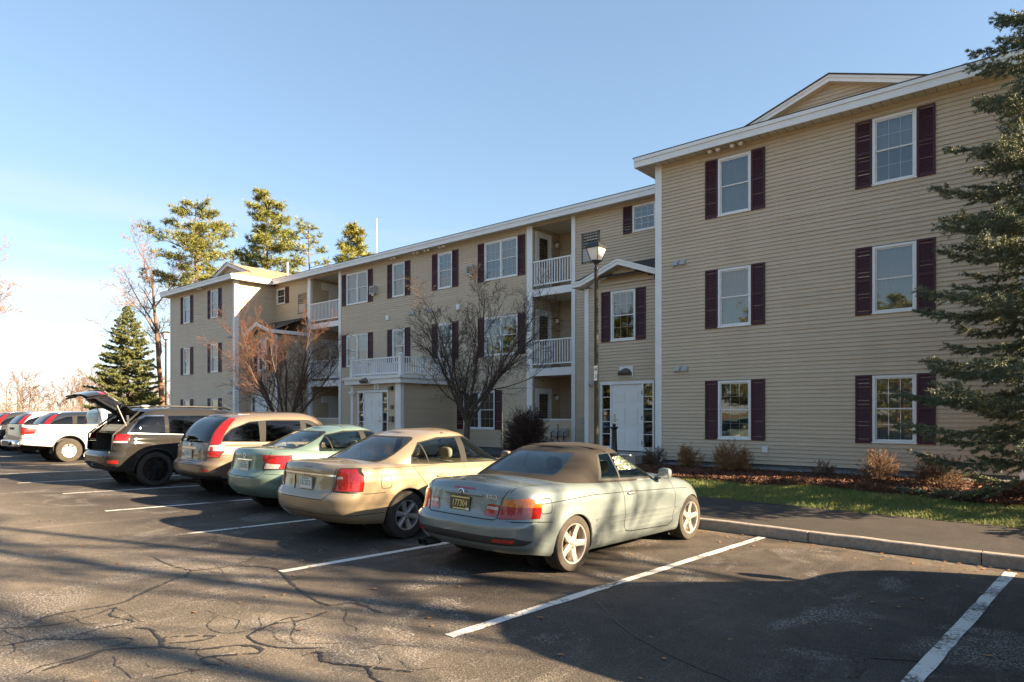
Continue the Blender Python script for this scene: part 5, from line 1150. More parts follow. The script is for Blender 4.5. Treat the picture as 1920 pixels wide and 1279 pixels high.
def yaris():
    yt, ra, fa = -2.18, -1.28, 1.27
    p = dict(paint=P_GREEN, W=.845, yt=yt, yn=2.10, ra=ra, fa=fa, H=1.46, deck=1.065, belt=.99, gr=-1.72, grt=-.88, gf=1.22, gft=.28, ar=.345, wr=.30, rr=.52, pr=2.8, wheel=('hubcap', 'cap', .19, 'tyre'),
        seal=[(-1.16, 1.02), (-.15, 1.0), (-.15, 1.395), (-.55, 1.385), (-.90, 1.315), (-1.12, 1.15)], seal2=[[(-.15, 1.0), (1.10, .985), (1.04, 1.01), (.36, 1.355), (0, 1.392), (-.15, 1.395)]],
        sidewin=[[(-1.13, 1.04), (-.86, 1.035), (-.93, 1.29), (-1.09, 1.16)], [(-.84, 1.035), (-.21, 1.02), (-.23, 1.372), (-.55, 1.362), (-.905, 1.30)], [(-.10, 1.02), (1.04, 1.0), (1.0, 1.015), (.35, 1.335), (0, 1.37), (-.11, 1.373)]], fuel=(-1.62, .84),
        gaps=lines([(-1.15, 1.02), (-1.0, .80), (-.88, .62)], .009) + lines([(-.18, 1.0), (-.17, .33)], .009) + lines([(1.06, .97), (1.0, .6), (.92, .32)], .008) + lines([(-2.3, .70), (-1.7, .66)], .009),
        rgaps=lines([(-.60, 1.03), (-.57, .80), (-.50, .645), (-.42, .62), (.42, .62), (.50, .645), (.57, .80), (.60, 1.03)], .010), mir=.86, handles=[(-.70, .88), (.2, .86)], seat=M['seat'], cab=M['cabin'],
        lamps=[('tail_light', 'rear', -1, two([(.50, .755), (.86, .765), (.86, .92), (.80, .985), (.60, .95), (.53, .86)]), 'red', dict(thr=.1, off=.006, lr=1)), ('tail_light', 'side', 'both', [[(-2.3, .765), (-1.92, .775), (-1.80, .985), (-2.3, .99)]], 'red', dict(thr=.35, off=.006, lr=1)),
            ('reverse_light', 'rear', -1, two([(.53, .765), (.74, .77), (.75, .84), (.55, .85)]), 'clear', dict(thr=.1, off=.008, lr=1)), ('boot_trim', 'rear', -1, [[(-.24, .885), (.24, .885), (.24, .905), (-.24, .905)]], 'chrome', dict(thr=.2, off=.012)),
            ('headlight', 'rear', 1, two(rp([(.42, .66), (.80, .68), (.80, .82), (.46, .76)], .03)), 'clear', dict(thr=.1, off=.003, lr=1))])
    root, hit = saloon('small_saloon_car', p)
    pl = add_plate(root, hit, .79, M['plate']); smudge(pl)
    y = hit((0, -4, .955), (0, 1, 0))[0].y; e = MB(); e.lathe([(.045, 0), (.04, -.008), (.03, -.008), (.026, 0)], 18, (0, y - .008, .955), 'y', False); e.build('badge', M['chrome'], root, 'all')
    return root
def suv(name, p):
    W = p['W']; yt, yn, ra, fa, H, zb_ = p['yt'], p['yn'], p['ra'], p['fa'], p['H'], p['belt']; paint = p['paint']
    low = dict(W=W, lv=32, ns=64, rr=p.get('rr', .42), pr=p.get('pr', 3.2), rf=.75, pf=2.7, yr=[(0, yt + .14), (.1, yt + .05), (.2, yt), (.40, yt), (.46, yt + .04), (.52, yt + .07), (.75, yt + .08), (1, yt + .12)],
        yf=[(0, yn - .14), (.25, yn - .02), (.45, yn), (.75, yn - .06), (.9, yn - .13), (1, yn - .28)], wt=[(0, .91), (.06, .95), (.2, .98), (.34, .987), (.365, .993), (.60, 1.0), (.76, .993), (.775, .987), (.90, .965), (.97, .935), (1, .905)],
        wy=[(yt, .965), (yt + .4, .99), (ra, 1.0), (fa - .4, 1.0), (fa + .2, .985), (yn, .92)], zb=[(yt, .38), (yt + .4, .34), (ra + .4, .24), (fa - .5, .24), (fa + .4, .27), (yn, .30)],
        zt=[(yt, zb_ + .01), (ra, zb_), (fa - .5, zb_ - .04), (fa - .2, zb_ - .07), (fa + .4, zb_ - .13), (yn - .15, zb_ - .22), (yn, zb_ - .26)], crown=[(yt, .02), (0, .03), (fa, .07), (yn, .05)])
    up = dict(W=W * .93, lv=20, ns=52, rr=.36, pr=3.2, rf=.62, pf=2.4, yr=p['gyr'], yf=[(0, p['gf']), (.4, p['gf'] - (p['gf'] - p['gft']) * .46), (.8, p['gf'] - (p['gf'] - p['gft']) * .86), (.95, p['gft']), (1, p['gft'] - .12)],
        wt=p.get('gwt', [(0, 1), (.25, .975), (.6, .915), (.84, .845), (.94, .79), (1, .70)]), wy=[(yt, .95), (yt + .5, .985), (-.2, 1.0), (.5, .985), (p['gf'], .93)], zb=[(yt, zb_ - .01), (fa - .5, zb_ - .06), (fa, zb_ - .09)],
        zt=p['zroof'], crown=.035)
    S = dict(low=low, up=up, paint=paint, arch=[(ra, p['ar'], p['wr']), (fa, p['ar'], p['wr'])], lip=p['lip'], wheels=[(W - .015, ra, p['wr'], .235, *p['wheel']), (W - .015, fa, p['wr'], .235, *p['wheel'])])
    S['cuts'] = [('windscreen', 'rear', 1, rp([(-W * .78, zb_ - .02), (W * .78, zb_ - .02), (W * .64, H - .085), (-W * .64, H - .085)], .06), 'cglass', dict(thr=.18, only={2}))] + outlined(p['cuts'])
    root, bm, hit, pc = vehicle(name, S)
    add_mirror(root, hit, p['mir'], zb_ - .03, paint, sz=(.10, .06, .09)); [add_handle(root, hit, hy, hz, paint, .2) for hy, hz in p['handles']]
    seats(root, [(-.05, (-.38, .38), .62), (ra + .55, (-.38, 0.0, .38), .55)], p['seat'], .48, .48)
    cabin(root, W * .80, yt + .25, fa - .5, .45, M['cabin'], fa - .65, zd=zb_ - .08)
    return root, bm, hit, pc
def crv(paint, name='crossover_car', detail=True):
    yt, ra, fa = -2.30, -1.36, 1.26
    cuts = [('window_seal', 'rear', -1, rp([(-.62, 1.075), (.62, 1.075), (.54, 1.585), (-.54, 1.585)], .07), 'gap', dict(thr=.2)), ('rear_window', 'rear', -1, rp([(-.60, 1.09), (.60, 1.09), (.52, 1.57), (-.52, 1.57)], .06), 'tglass', dict(thr=.2)),
        ('window_seal', 'side', 'both', [[(-1.98, 1.10), (-.15, 1.07), (-.15, 1.545), (-.8, 1.545), (-1.35, 1.50), (-1.75, 1.36), (-1.93, 1.20)], [(-.15, 1.07), (1.08, 1.02), (1.0, 1.06), (.42, 1.44), (0, 1.54), (-.15, 1.545)]], 'gap', dict(thr=.3, only={2})),
        ('side_window', 'side', 'both', [[(-1.94, 1.115), (-1.17, 1.10), (-1.17, 1.50), (-1.36, 1.48), (-1.74, 1.34), (-1.90, 1.2)]], 'tglass', dict(thr=.3, lr=1, sep=1)), ('side_window', 'side', 'both', [[(-1.05, 1.10), (-.22, 1.09), (-.22, 1.52), (-1.0, 1.515)]], 'tglass', dict(thr=.3, lr=1, sep=1)), ('side_window', 'side', 'both', [[(-.08, 1.085), (1.02, 1.04), (.97, 1.06), (.40, 1.42), (0, 1.515), (-.09, 1.52)]], 'cglass', dict(thr=.3, lr=1, sep=1)),
        ('panel_gap', 'side', 'both', lines([(-1.12, 1.1), (-1.05, .8), (-.98, .62)], .009) + lines([(-.16, 1.08), (-.15, .38)], .009) + lines([(1.0, 1.02), (.92, .4)], .008) + lines([(-2.1, .84), (-1.0, .85), (1.0, .80)], .006), 'gap', dict(thr=.3)),
        ('panel_gap', 'rear', -1, lines([(-.66, 1.06), (-.64, .70), (-.58, .645), (.58, .645), (.64, .70), (.66, 1.06)], .010), 'gap', dict(thr=.2)),
        ('cladding', 'side', 'both', [bar4(-2.6, 2.6, .1, .40)], 'trimblack', dict(thr=.3, only={1})), ('cladding', 'rear', -1, [bar4(-.9, .9, .1, .445)], 'trimblack', dict(thr=.2, only={1})),
        ('tail_light', 'rear', -1, two([(.655, .80), (.86, .80), (.88, .92), (.66, .92)]), 'red', dict(thr=.08, off=.006, lr=1)), ('tail_light', 'side', 'both', [[(-2.5, .80), (-2.03, .80), (-2.03, .92), (-2.5, .92)]], 'red', dict(thr=.3, off=.006, lr=1)),
        ('reverse_light', 'rear', -1, two([(.66, .92), (.88, .92), (.84, 1.05), (.66, 1.05)]), 'clear', dict(thr=.08, off=.006, lr=1)),
        ('high_tail_light', 'rear', -1, two([(.645, 1.04), (.90, 1.04), (.78, 1.60), (.565, 1.60)]), 'red', dict(thr=.30, off=.006, lr=1)), ('high_tail_light', 'side', 'both', [[(-2.5, .92), (-2.06, .92), (-2.08, 1.06), (-1.99, 1.60), (-2.5, 1.60)]], 'red', dict(thr=.45, off=.006, lr=1)),
        ('reflector', 'rear', -1, two([(.56, .53), (.76, .53), (.76, .57), (.56, .57)]), 'red', dict(thr=.2, off=.004, lr=1))]
    p = dict(W=.91, yt=yt, yn=2.22, ra=ra, fa=fa, H=1.68, belt=1.06, paint=paint, gyr=[(0, yt + .12), (.3, yt + .18), (.7, yt + .34), (.9, yt + .48), (1, yt + .62)], gf=1.35, gft=.45, zroof=[(yt, 1.52), (-1.7, 1.59), (-1.0, 1.65), (-.2, 1.675), (.3, 1.65), (1.2, 1.5)],
        ar=.40, wr=.345, lip=(.010, 'trimblack'), wheel=('hubcap', 'twin', .215, 'tyre'), cuts=cuts, mir=.98, handles=[(-.80, .95), (.12, .94)], seat=M['seat'], rr=.40)
    root, bm, hit, pc = suv(name, p)
    if detail:
        pl = add_plate(root, hit, .845, M['plate']); smudge(pl)
        y = hit((0, -4, .98), (0, 1, 0))[0].y; e = MB(); e.box(-.30, .30, y - .02, y, .945, .985); e.build('boot_trim', M['chrome'], root); e = MB(); e.box(-.05, .05, y - .012, y - .002, 1.0, 1.05); e.build('badge', M['chrome'], root)
        wz = hit((0, -4, 1.12), (0, 1, 0))[0]; e = MB(); e.tube([(-.02, wz.y - .03, 1.10), (.36, wz.y - .03, 1.12)], .012, 5); blob(e, (-.02, wz.y - .02, 1.095), (.05, .03, .03), 3); e.build('rear_wiper', M['trimblack'], root, 'all')
        a = MB(); a.tube([(.0, -1.3, 1.68), (.0, -1.62, 1.90)], .003, 4); a.build('aerial', M['chrome'], root)
    return root
def jeep():
    yt, ra, fa = -2.44, -1.46, 1.455
    gate = rp([(-.73, .78), (.73, .78), (.77, 1.14), (.63, 1.66), (-.63, 1.66), (-.77, 1.14)], .05)
    cuts = [('side_window', 'side', 'both', [[(-1.98, 1.20), (-1.25, 1.17), (-1.25, 1.56), (-1.62, 1.55), (-1.78, 1.46)]], 'tglass', dict(thr=.3, lr=1, sep=1)), ('side_window', 'side', 'both', [[(-1.16, 1.17), (-.20, 1.15), (-.20, 1.59), (-1.16, 1.57)]], 'tglass', dict(thr=.3, lr=1, sep=1)), ('side_window', 'side', 'both', [[(-.10, 1.15), (1.0, 1.10), (.94, 1.14), (.40, 1.50), (-.10, 1.59)]], 'cglass', dict(thr=.3, lr=1, sep=1)),
        ('window_trim', 'side', 'both', lines([(-2.02, 1.185), (1.05, 1.085)], .016) + lines([(-1.25, 1.575), (-1.64, 1.565), (-1.81, 1.475), (-2.02, 1.19)], .016), 'chrome', dict(thr=.3, off=.004)),
        ('panel_gap', 'side', 'both', lines([(-1.20, 1.18), (-1.12, .9), (-1.0, .66)], .009) + lines([(-.16, 1.16), (-.15, .42)], .009) + lines([(1.02, 1.1), (.95, .42)], .008) + lines([(-2.5, .66), (-2.1, .68), (-1.9, .60)], .008), 'gap', dict(thr=.3)),
        ('cladding', 'side', 'both', [bar4(-2.6, 2.6, .1, .42)], 'trimblack', dict(thr=.3, only={1})), ('cladding', 'rear', -1, [bar4(-.8, .8, .1, .44)], 'trimblack', dict(thr=.2, only={1})),
        ('tail_light', 'rear', -1, two([(.70, 1.02), (1.0, 1.02), (1.0, 1.165), (.74, 1.165)]), 'red', dict(thr=.08, off=.006, lr=1)), ('tail_light', 'side', 'both', [[(-2.6, 1.02), (-2.02, 1.03), (-1.98, 1.15), (-2.6, 1.165)]], 'red', dict(thr=.3, off=.006, lr=1)),
        ('turn_signal', 'rear', -1, two([(.72, .975), (.98, .975), (.98, 1.018), (.72, 1.018)]), 'clear', dict(thr=.08, off=.006, lr=1)), ('turn_signal', 'side', 'both', [[(-2.6, .975), (-2.16, .98), (-2.14, 1.018), (-2.6, 1.018)]], 'clear', dict(thr=.3, off=.006, lr=1)),
        ('reflector', 'rear', -1, two([(.70, .53), (.90, .53), (.90, .60), (.70, .60)]), 'red', dict(thr=.1, off=.004, lr=1)),
        ('liftgate', 'rear', -1, gate, P_DARK, dict(thr=.1)), ('gate_light', 'rear', -1, two([(.45, 1.03), (.74, 1.03), (.74, 1.15), (.45, 1.15)]), 'red', dict(thr=.1, off=.004)), ('gate_window', 'rear', -1, rp([(-.62, 1.20), (.62, 1.20), (.55, 1.60), (-.55, 1.60)], .06), 'tglass', dict(thr=.1))]
    p = dict(W=.965, yt=yt, yn=2.38, ra=ra, fa=fa, H=1.76, belt=1.16, paint=P_DARK, gyr=[(0, yt + .10), (.25, yt + .26), (.6, yt + .52), (.9, yt + .76), (1, yt + .88)], gf=1.40, gft=.50, zroof=[(yt, 1.63), (-1.8, 1.69), (-1.0, 1.735), (-.2, 1.745), (.35, 1.72), (1.3, 1.55)],
        ar=.45, wr=.385, lip=(.016, 'trimblack'), wheel=('blackalloy', 'ten', .27, 'tyre'), cuts=cuts, mir=1.02, handles=[(-.82, 1.03), (.1, 1.02)], seat=M['seat'], rr=.42)
    root, bm, hit, pc = suv('off_road_car', p)
    # raise the gate about its hinge at the roof edge
    hy, hz = yt + .74, 1.70; ang = R(-70)
    Mx = Matrix.Translation((0, hy, hz)) @ Matrix.Rotation(ang, 4, 'X') @ Matrix.Translation((0, -hy, -hz))
    for nm in ('liftgate', 'gate_light', 'gate_window'):
        for o in pc.get(nm, []): o.data.transform(Mx); o.data.update()
    lg = pc['liftgate'][0]
    for nm in ('gate_light', 'gate_window'):
        for o in pc.get(nm, []): o.parent = lg
    # inner skin of the gate, gas struts, cargo space
    inn = MB(); me = lg.data; inn.add([v.co + Vector((0, .0, -.05)) for v in me.vertices], [tuple(f.vertices)[::-1] for f in me.polygons]); inn.build('gate_lining', M['trimblack'], lg, 'all')
    for s_ in (1, -1):
        st = MB(); st.tube([(s_ * .62, hy - .50, hz + .16), (s_ * .70, yt + .44, 1.34)], .012, 6); st.build('gas_strut', M['metal'], root)
    c = MB(); c.box(-.70, .70, yt + .10, -1.2, .74, .79); c.box(-.70, -.66, yt + .30, -1.2, .75, 1.16); c.box(.66, .70, yt + .30, -1.2, .75, 1.16); c.box(-.7, .7, -1.22, -1.18, .75, 1.3); c.build('cargo_bay', M['cabin'], root)
    c = MB(); c.tube([(-.72, yt + .14, .80), (-.75, yt + .16, 1.14), (-.62, yt + .74, 1.67), (.62, yt + .74, 1.67), (.75, yt + .16, 1.14), (.72, yt + .14, .80)], .022, 6); c.build('gate_seal', M['trimblack'], root, 'all')
    for s_ in (1, -1): c = MB(); c.tube([(s_ * .62, -1.6, 1.755), (s_ * .66, -1.2, 1.795), (s_ * .66, .1, 1.795), (s_ * .62, .4, 1.74)], .018, 6); c.build('roof_rail', M['trimblack'], root, 'all')
    a = MB(); blob(a, (0.0, -1.35, 1.79), (.04, .12, .035), 2.2); a.build('roof_aerial', M['metal'], root, 'all')
    return root
def pickup():
    yt, ra, fa = -2.98, -1.62, 1.62; W = .945
    low = dict(W=W, lv=24, ns=70, rr=.16, pr=3.6, rf=.7, pf=2.7, yr=[(0, yt + .02), (.2, yt), (1, yt + .02)], yf=[(0, 2.55), (.3, 2.64), (.6, 2.65), (.85, 2.55), (1, 2.35)], wt=[(0, .93), (.08, .965), (.3, .99), (.6, 1.0), (.82, .985), (.95, .965), (1, .945)],
        wy=[(yt, .985), (ra, 1.0), (1.2, 1.0), (1.9, .985), (2.65, .92)], zb=[(yt, .60), (ra - .5, .52), (ra + .5, .42), (1.1, .42), (2.0, .45), (2.65, .42)], zt=[(yt, 1.235), (-.75, 1.225), (-.6, 1.20), (1.0, 1.17), (1.5, 1.12), (2.3, 1.02), (2.65, .95)], crown=[(yt, .0), (-.7, .0), (0, .03), (1.4, .06), (2.6, .04)])
    up = dict(W=W * .93, lv=18, ns=44, rr=.16, pr=3.6, rf=.6, pf=2.4, yr=[(0, -.74), (.9, -.66), (1, -.58)], yf=[(0, 1.45), (.4, 1.05), (.8, .68), (.95, .55), (1, .42)], wt=[(0, 1), (.25, .98), (.6, .92), (.84, .85), (.94, .80), (1, .70)], wy=[(-.8, .98), (0, 1), (1.4, .93)], zb=[(-.8, 1.20), (1, 1.15), (1.5, 1.09)], zt=[(-.7, 1.73), (-.2, 1.775), (.3, 1.76), (1.2, 1.6)], crown=.03)
    cuts = [(None, 'top', 1, [[(-.76, yt + .09), (.76, yt + .09), (.76, -.80), (-.76, -.80)]], 'gap', dict(thr=.6, only={1})),
        ('windscreen', 'rear', 1, rp([(-.72, 1.15), (.72, 1.15), (.60, 1.69), (-.60, 1.69)], .05), 'cglass', dict(thr=.18, only={2})), ('rear_window', 'rear', -1, rp([(-.62, 1.28), (.62, 1.28), (.56, 1.64), (-.56, 1.64)], .05), 'tglass', dict(thr=.3, only={2})),
        ('side_window', 'side', 'both', [[(-.52, 1.26), (.12, 1.24), (.12, 1.64), (-.46, 1.63)]], 'tglass', dict(thr=.3, lr=1, sep=1)), ('side_window', 'side', 'both', [[(.20, 1.24), (1.18, 1.20), (1.1, 1.24), (.62, 1.57), (.20, 1.64)]], 'cglass', dict(thr=.3, lr=1, sep=1)),
        ('panel_gap', 'side', 'both', lines([(-.72, 1.22), (-.72, .5)], .012) + lines([(.16, 1.22), (.17, .46)], .008) + lines([(1.2, 1.15), (1.15, .46)], .008), 'gap', dict(thr=.3)),
        ('tailgate', 'rear', -1, [bar4(-.76, .76, .70, 1.215)], P_GREYGATE, dict(thr=.3, off=.004, cond=lambda c: c.y < -2)), ('tail_light', 'rear', -1, two([(.77, .78), (.93, .78), (.96, 1.13), (.77, 1.16)]), 'red', dict(thr=.1, off=.006, lr=1)), ('tail_light', 'side', 'both', [[(-2.9, .92), (-2.60, .94), (-2.50, 1.10), (-2.9, 1.15)]], 'red', dict(thr=.3, off=.006, lr=1)), ('reverse_light', 'rear', -1, two([(.78, .79), (.93, .79), (.93, .90), (.78, .90)]), 'clear', dict(thr=.1, off=.008, lr=1)),
        ('bed_rail', 'top', 1, [bar4(-.95, -.765, yt - .02, -.78), bar4(.765, .95, yt - .02, -.78)], 'trimblack', dict(thr=.5, off=.012, lr=1, only={1}))]
    S = dict(low=low, up=up, paint=P_WHITE, arch=[(ra, .46, .42), (fa, .46, .42)], lip=(.02, 'trimblack'), wheels=[(W - .03, ra, .39, .255, 'alloy', 'six', .215, 'dustytyre'), (W - .03, fa, .39, .255, 'alloy', 'six', .215, 'dustytyre')], cuts=cuts)
    root, bm, hit, pc = vehicle('pickup_truck', S)
    b = MB()
    b.box(-.76, .76, yt + .10, -.80, .66, .70); b.box(-.77, -.755, yt + .09, -.80, .66, 1.225); b.box(.755, .77, yt + .09, -.80, .66, 1.225); b.box(-.76, .76, -.81, -.79, .66, 1.22); b.box(-.76, .76, yt + .085, yt + .10, .66, 1.215); b.build('cargo_bed', M['trimblack'], root)
    bp = MB(); blob(bp, (0, yt - .03, .62), (.92, .09, .10), 6); bp.build('step_bumper', M['chrome'], root, 'all'); bp = MB(); bp.box(-.40, .40, yt - .165, yt - .02, .56, .70); bp.build('bumper_step', M['trimblack'], root)
    h = MB(); h.box(-.13, .13, yt - .03, yt, 1.06, 1.13); h.build('tailgate_handle', M['trimblack'], root)
    add_mirror(root, hit, 1.05, 1.16, P_WHITE, sz=(.10, .06, .10)); [add_handle(root, hit, y, 1.06, P_WHITE) for y in (.32,)]
    for s_ in (1, -1): mf = MB(); mf.box(s_ * .72 - .12, s_ * .72 + .14, ra - .47, ra - .455, .30, .62); mf.build('mud_flap', M['trimblack'], root)
    for (y0, y1) in ((ra, fa),): fr = MB(); fr.box(-.45, -.38, yt + .1, 2.3, .40, .52); fr.box(.38, .45, yt + .1, 2.3, .40, .52); fr.tube([(-.75, ra, .39), (.75, ra, .39)], .06, 8); fr.box(-.3, .3, -2.2, -1.9, .42, .6); fr.build('chassis', M['under'], root)
    seats(root, [(.35, (-.38, .38), .6)], M['seat'], .60, .5); cabin(root, .74, -.6, 1.15, .55, M['cabin'], .98, zd=1.10)
    return root
P_GREYGATE = carpaint('grey_gate_paint', (0.30, 0.285, 0.25), .1, .5)
place(malibu(), 'champagne beige saloon with large red corner tail light, beside the convertible', 'car', -7.98, 7.42)
place(yaris(), 'pale green small saloon parked between beige saloon and bronze crossover', 'car', -10.85, 7.78)
cr1 = place(crv(P_TAN), 'bronze beige crossover with tall red pillar lights beside the green saloon', 'car', -13.65, 8.22)
place(jeep(), 'dark granite off-roader with black wheels and its liftgate raised', 'car', -16.75, 7.7)
place(pickup(), 'white pickup truck with silver wheels and empty bed', 'truck', -26.3, 8.95)
# ---------------------------------------------------------------- plants
def seg_mesh(name, segs, m, n=4):
    """tapered prisms along (p0, p1, r0, r1) segments"""
    A = np.array([s[0] for s in segs], float); B = np.array([s[1] for s in segs], float); r0 = np.array([s[2] for s in segs])[:, None]; r1 = np.array([s[3] for s in segs])[:, None]
    d = B - A; L = np.linalg.norm(d, axis=1, keepdims=True); d = d / np.maximum(L, 1e-9)
    ref = np.where(np.abs(d[:, 2:3]) < .9, np.array([[0, 0, 1.0]]), np.array([[1.0, 0, 0]])); u = np.cross(d, ref); u /= np.linalg.norm(u, axis=1, keepdims=True); v = np.cross(d, u)
    V = np.zeros((len(segs), 2 * n, 3))
    for j in range(n):
        a = 2 * math.pi * j / n; o = u * math.cos(a) + v * math.sin(a); V[:, j] = A + o * r0; V[:, n + j] = B + o * r1
    base = (np.arange(len(segs)) * 2 * n)[:, None]
    F = np.concatenate([base + np.array([[j, (j + 1) % n, n + (j + 1) % n, n + j]]) for j in range(n)], 0)
    return fast_mesh(name, V.reshape(-1, 3), F, m, True)
def grow(rnd, p, d, L, r, level, P, out):
    """one branch and its children; P: per-level (segments, wobble, up, children, child length, angle)"""
    ns, wob, up, nc, cl, ang, start = P[level]
    p = Vector(p); d = Vector(d).normalized(); step = L / ns; pts = [p.copy()]
    for i in range(ns):
        d = (d + Vector((rnd.gauss(0, wob), rnd.gauss(0, wob), rnd.gauss(0, wob) + up))).normalized(); q = p + d * step
        ra = r * (1 - .75 * i / ns); rb = r * (1 - .75 * (i + 1) / ns); out.append((tuple(p), tuple(q), ra, rb, level)); p = q; pts.append(p.copy())
    if level + 1 >= len(P): return
    for c in range(nc):
        t = start + (1 - start) * (c + rnd.random()) / nc; i = min(int(t * ns), ns - 1); k = t * ns - i; q = pts[i].lerp(pts[i + 1], k); bd = (pts[i + 1] - pts[i]).normalized()
        o = bd.orthogonal().normalized(); o.rotate(Matrix.Rotation(rnd.uniform(0, 2 * math.pi), 3, bd)); a = R(ang) * rnd.uniform(.7, 1.25)
        nd = bd * math.cos(a) + o * math.sin(a)
        grow(rnd, q, nd, L * cl * rnd.uniform(.6, 1.2) * (1.1 - .5 * t), max(r * (1 - .7 * t) * .54, .003), level + 1, P, out)
def bare_tree(name, label, loc, seed, L, r, P, bark, twig, lean=(0, 0, 1), forks=None, group=None, split=1, rmin=None, cat='tree'):
    rnd = random.Random(seed); segs = []
    if forks:
        n, h, tilt, fl = forks; segs.append(((0, 0, -.15), (0, 0, h * .5), r * 1.15, r, 0)); segs.append(((0, 0, h * .5), (.02, .01, h), r, r * .95, 0))
        for k in range(n):
            a = 2 * math.pi * (k + rnd.uniform(-.25, .25)) / n; t = R(tilt) * rnd.uniform(.5, 1.2)
            grow(rnd, (0, 0, h * rnd.uniform(.8, 1.0)), (math.sin(t) * math.cos(a), math.sin(t) * math.sin(a), math.cos(t)), fl * rnd.uniform(.8, 1.1), r * .55, 0, P, segs)
    else: grow(rnd, (0, 0, -.2), lean, L, r, 0, P, segs)
    if rmin: segs = [(a, b, max(c, rmin), max(d, rmin), l) for a, b, c, d, l in segs]
    root = empty(name, loc)
    tr = [s[:4] for s in segs if s[4] < split]; cw = [s[:4] for s in segs if s[4] >= split]
    link('trunk', seg_mesh('trunk', tr, bark, 7), root); link('crown', seg_mesh('crown', cw, twig, 3), root)
    return tag(root, label, cat, group)
M['bark'] = mat('grey_bark', (0.085, 0.065, 0.05), .95, var=.35, vscale=8, bump=.8, bscale=30)
M['twig'] = mat('dark_twigs', (0.062, 0.042, 0.032), .9, var=.3, vscale=2)
M['redtwig'] = mat('reddish_twigs', (0.115, 0.052, 0.032), .85, var=.3, vscale=1.5)
M['browntwig'] = mat('brown_twigs', (0.24, 0.14, 0.075), .9, var=.35, vscale=1.2)
M['shrubtwig'] = mat('shrub_twigs', (0.17, 0.105, 0.065), .9, var=.4, vscale=6)
M['needle'] = mat('spruce_needles', (0.085, 0.130, 0.095), .6, col2=(0.165, 0.165, 0.070), vscale=2.5)
M['needlewarm'] = mat('yard_spruce_needles', (0.15, 0.155, 0.045), .65, col2=(0.07, 0.09, 0.035), vscale=1.2)
M['needledead'] = mat('inner_twigs', (0.12, 0.075, 0.035), .9, var=.3)
M['pineneedle'] = mat('pine_needles', (0.23, 0.21, 0.030), .6, col2=(0.085, 0.115, 0.028), vscale=.5)
M['pinebark'] = mat('pine_bark', (0.13, 0.075, 0.045), .95, var=.35, vscale=3)
VASE = [(8, .05, .04, 9, .50, 38, .15), (7, .09, .06, 8, .50, 40, .12), (5, .12, .06, 6, .52, 42, .1), (4, .15, .04, 3, .6, 42, .1), (3, .16, .02, 0, 0, 0, 0)]
THIN = [(8, .05, .04, 8, .50, 36, .2), (7, .09, .06, 7, .50, 38, .15), (5, .12, .06, 6, .52, 40, .1), (4, .15, .04, 3, .6, 42, .1), (3, .16, .02, 0, 0, 0, 0)]
gz = lambda x, y: bank_z(x, y)
bare_tree('ornamental_tree', 'bare dark branched ornamental tree before the double window and railed deck', (-14.95, 15.2, gz(-15, 15.2)), 5, 0, .095, VASE, M['bark'], M['twig'], forks=(8, 1.3, 46, 3.8), group='bare ornamental trees before the facade', rmin=.0030)
bare_tree('ornamental_tree', 'bare ornamental tree with reddish sunlit twig tips by the left wing', (-25.3, 15.1, gz(-25.3, 15.1)), 9, 0, .11, THIN, M['bark'], M['redtwig'], forks=(9, .6, 36, 4.6), group='bare ornamental trees before the facade', rmin=.0036, split=1)
def shrub(label, loc, r, h, n, seed, m, up=.5, group='bare shrubs along the wall', name='shrub', rt=.004):
    rnd = random.Random(seed); segs = []
    P = [(4, .10, .03, 8, .5, 32, .25), (3, .15, .03, 5, .55, 36, .2), (2, .18, .02, 0, 0, 0, 0)]
    for k in range(n):
        a = rnd.uniform(0, 2 * math.pi); t = math.acos(1 - rnd.random() * (1 - math.cos(R(78)))) ; d = Vector((math.sin(t) * math.cos(a) * r, math.sin(t) * math.sin(a) * r, math.cos(t) * h))
        grow(rnd, (rnd.uniform(-.1, .1) * r, rnd.uniform(-.1, .1) * r, 0), d, d.length * .82, rt * 2.0, 0, P, segs)
    segs = [(a, b, max(c, rt), max(d_, rt * .8), l) for a, b, c, d_, l in segs]
    root = empty(name, loc); link('stems', seg_mesh('stems', [s[:4] for s in segs if s[4] == 0], m, 3), root); link('twigs', seg_mesh('twigs', [s[:4] for s in segs if s[4] > 0], m, 3), root)
    return tag(root, label, 'shrub', group)
M['bushtwig'] = mat('bush_twigs', (0.085, 0.050, 0.036), .9, var=.35, vscale=5)
M['goldtwig'] = mat('golden_twigs', (0.30, 0.17, 0.075), .9, var=.35, vscale=5)
shrub('large rounded dark bare bush beneath the first balcony column', (-14.5, 17.6, .36), .95, 1.75, 120, 2, M['bushtwig'], group=None, rt=.0055)
for lab, x, y, r_, h_, n, m in (('small dark bare shrub against the white corner board by the entrance', -9.0, 16.45, .40, .62, 26, 'shrubtwig'), ('round golden brown bare shrub left of the near ground floor window', -7.95, 16.3, .45, .66, 42, 'goldtwig'), ('widest golden shrub under the near ground floor window', -6.75, 16.15, .60, .78, 60, 'goldtwig'),
        ('tiny bare shrub midway between the two ground floor windows', -4.62, 16.1, .30, .45, 18, 'shrubtwig'), ('brown bare shrub left below the far right ground floor window', -3.45, 15.9, .48, .72, 42, 'shrubtwig'), ('sprawling bare shrub under the spruce branches', -2.35, 15.75, .62, .75, 44, 'shrubtwig')):
    shrub(lab, (x, y, gz(x, y) + .02), r_, h_, n, int(-x * 100), M[m])
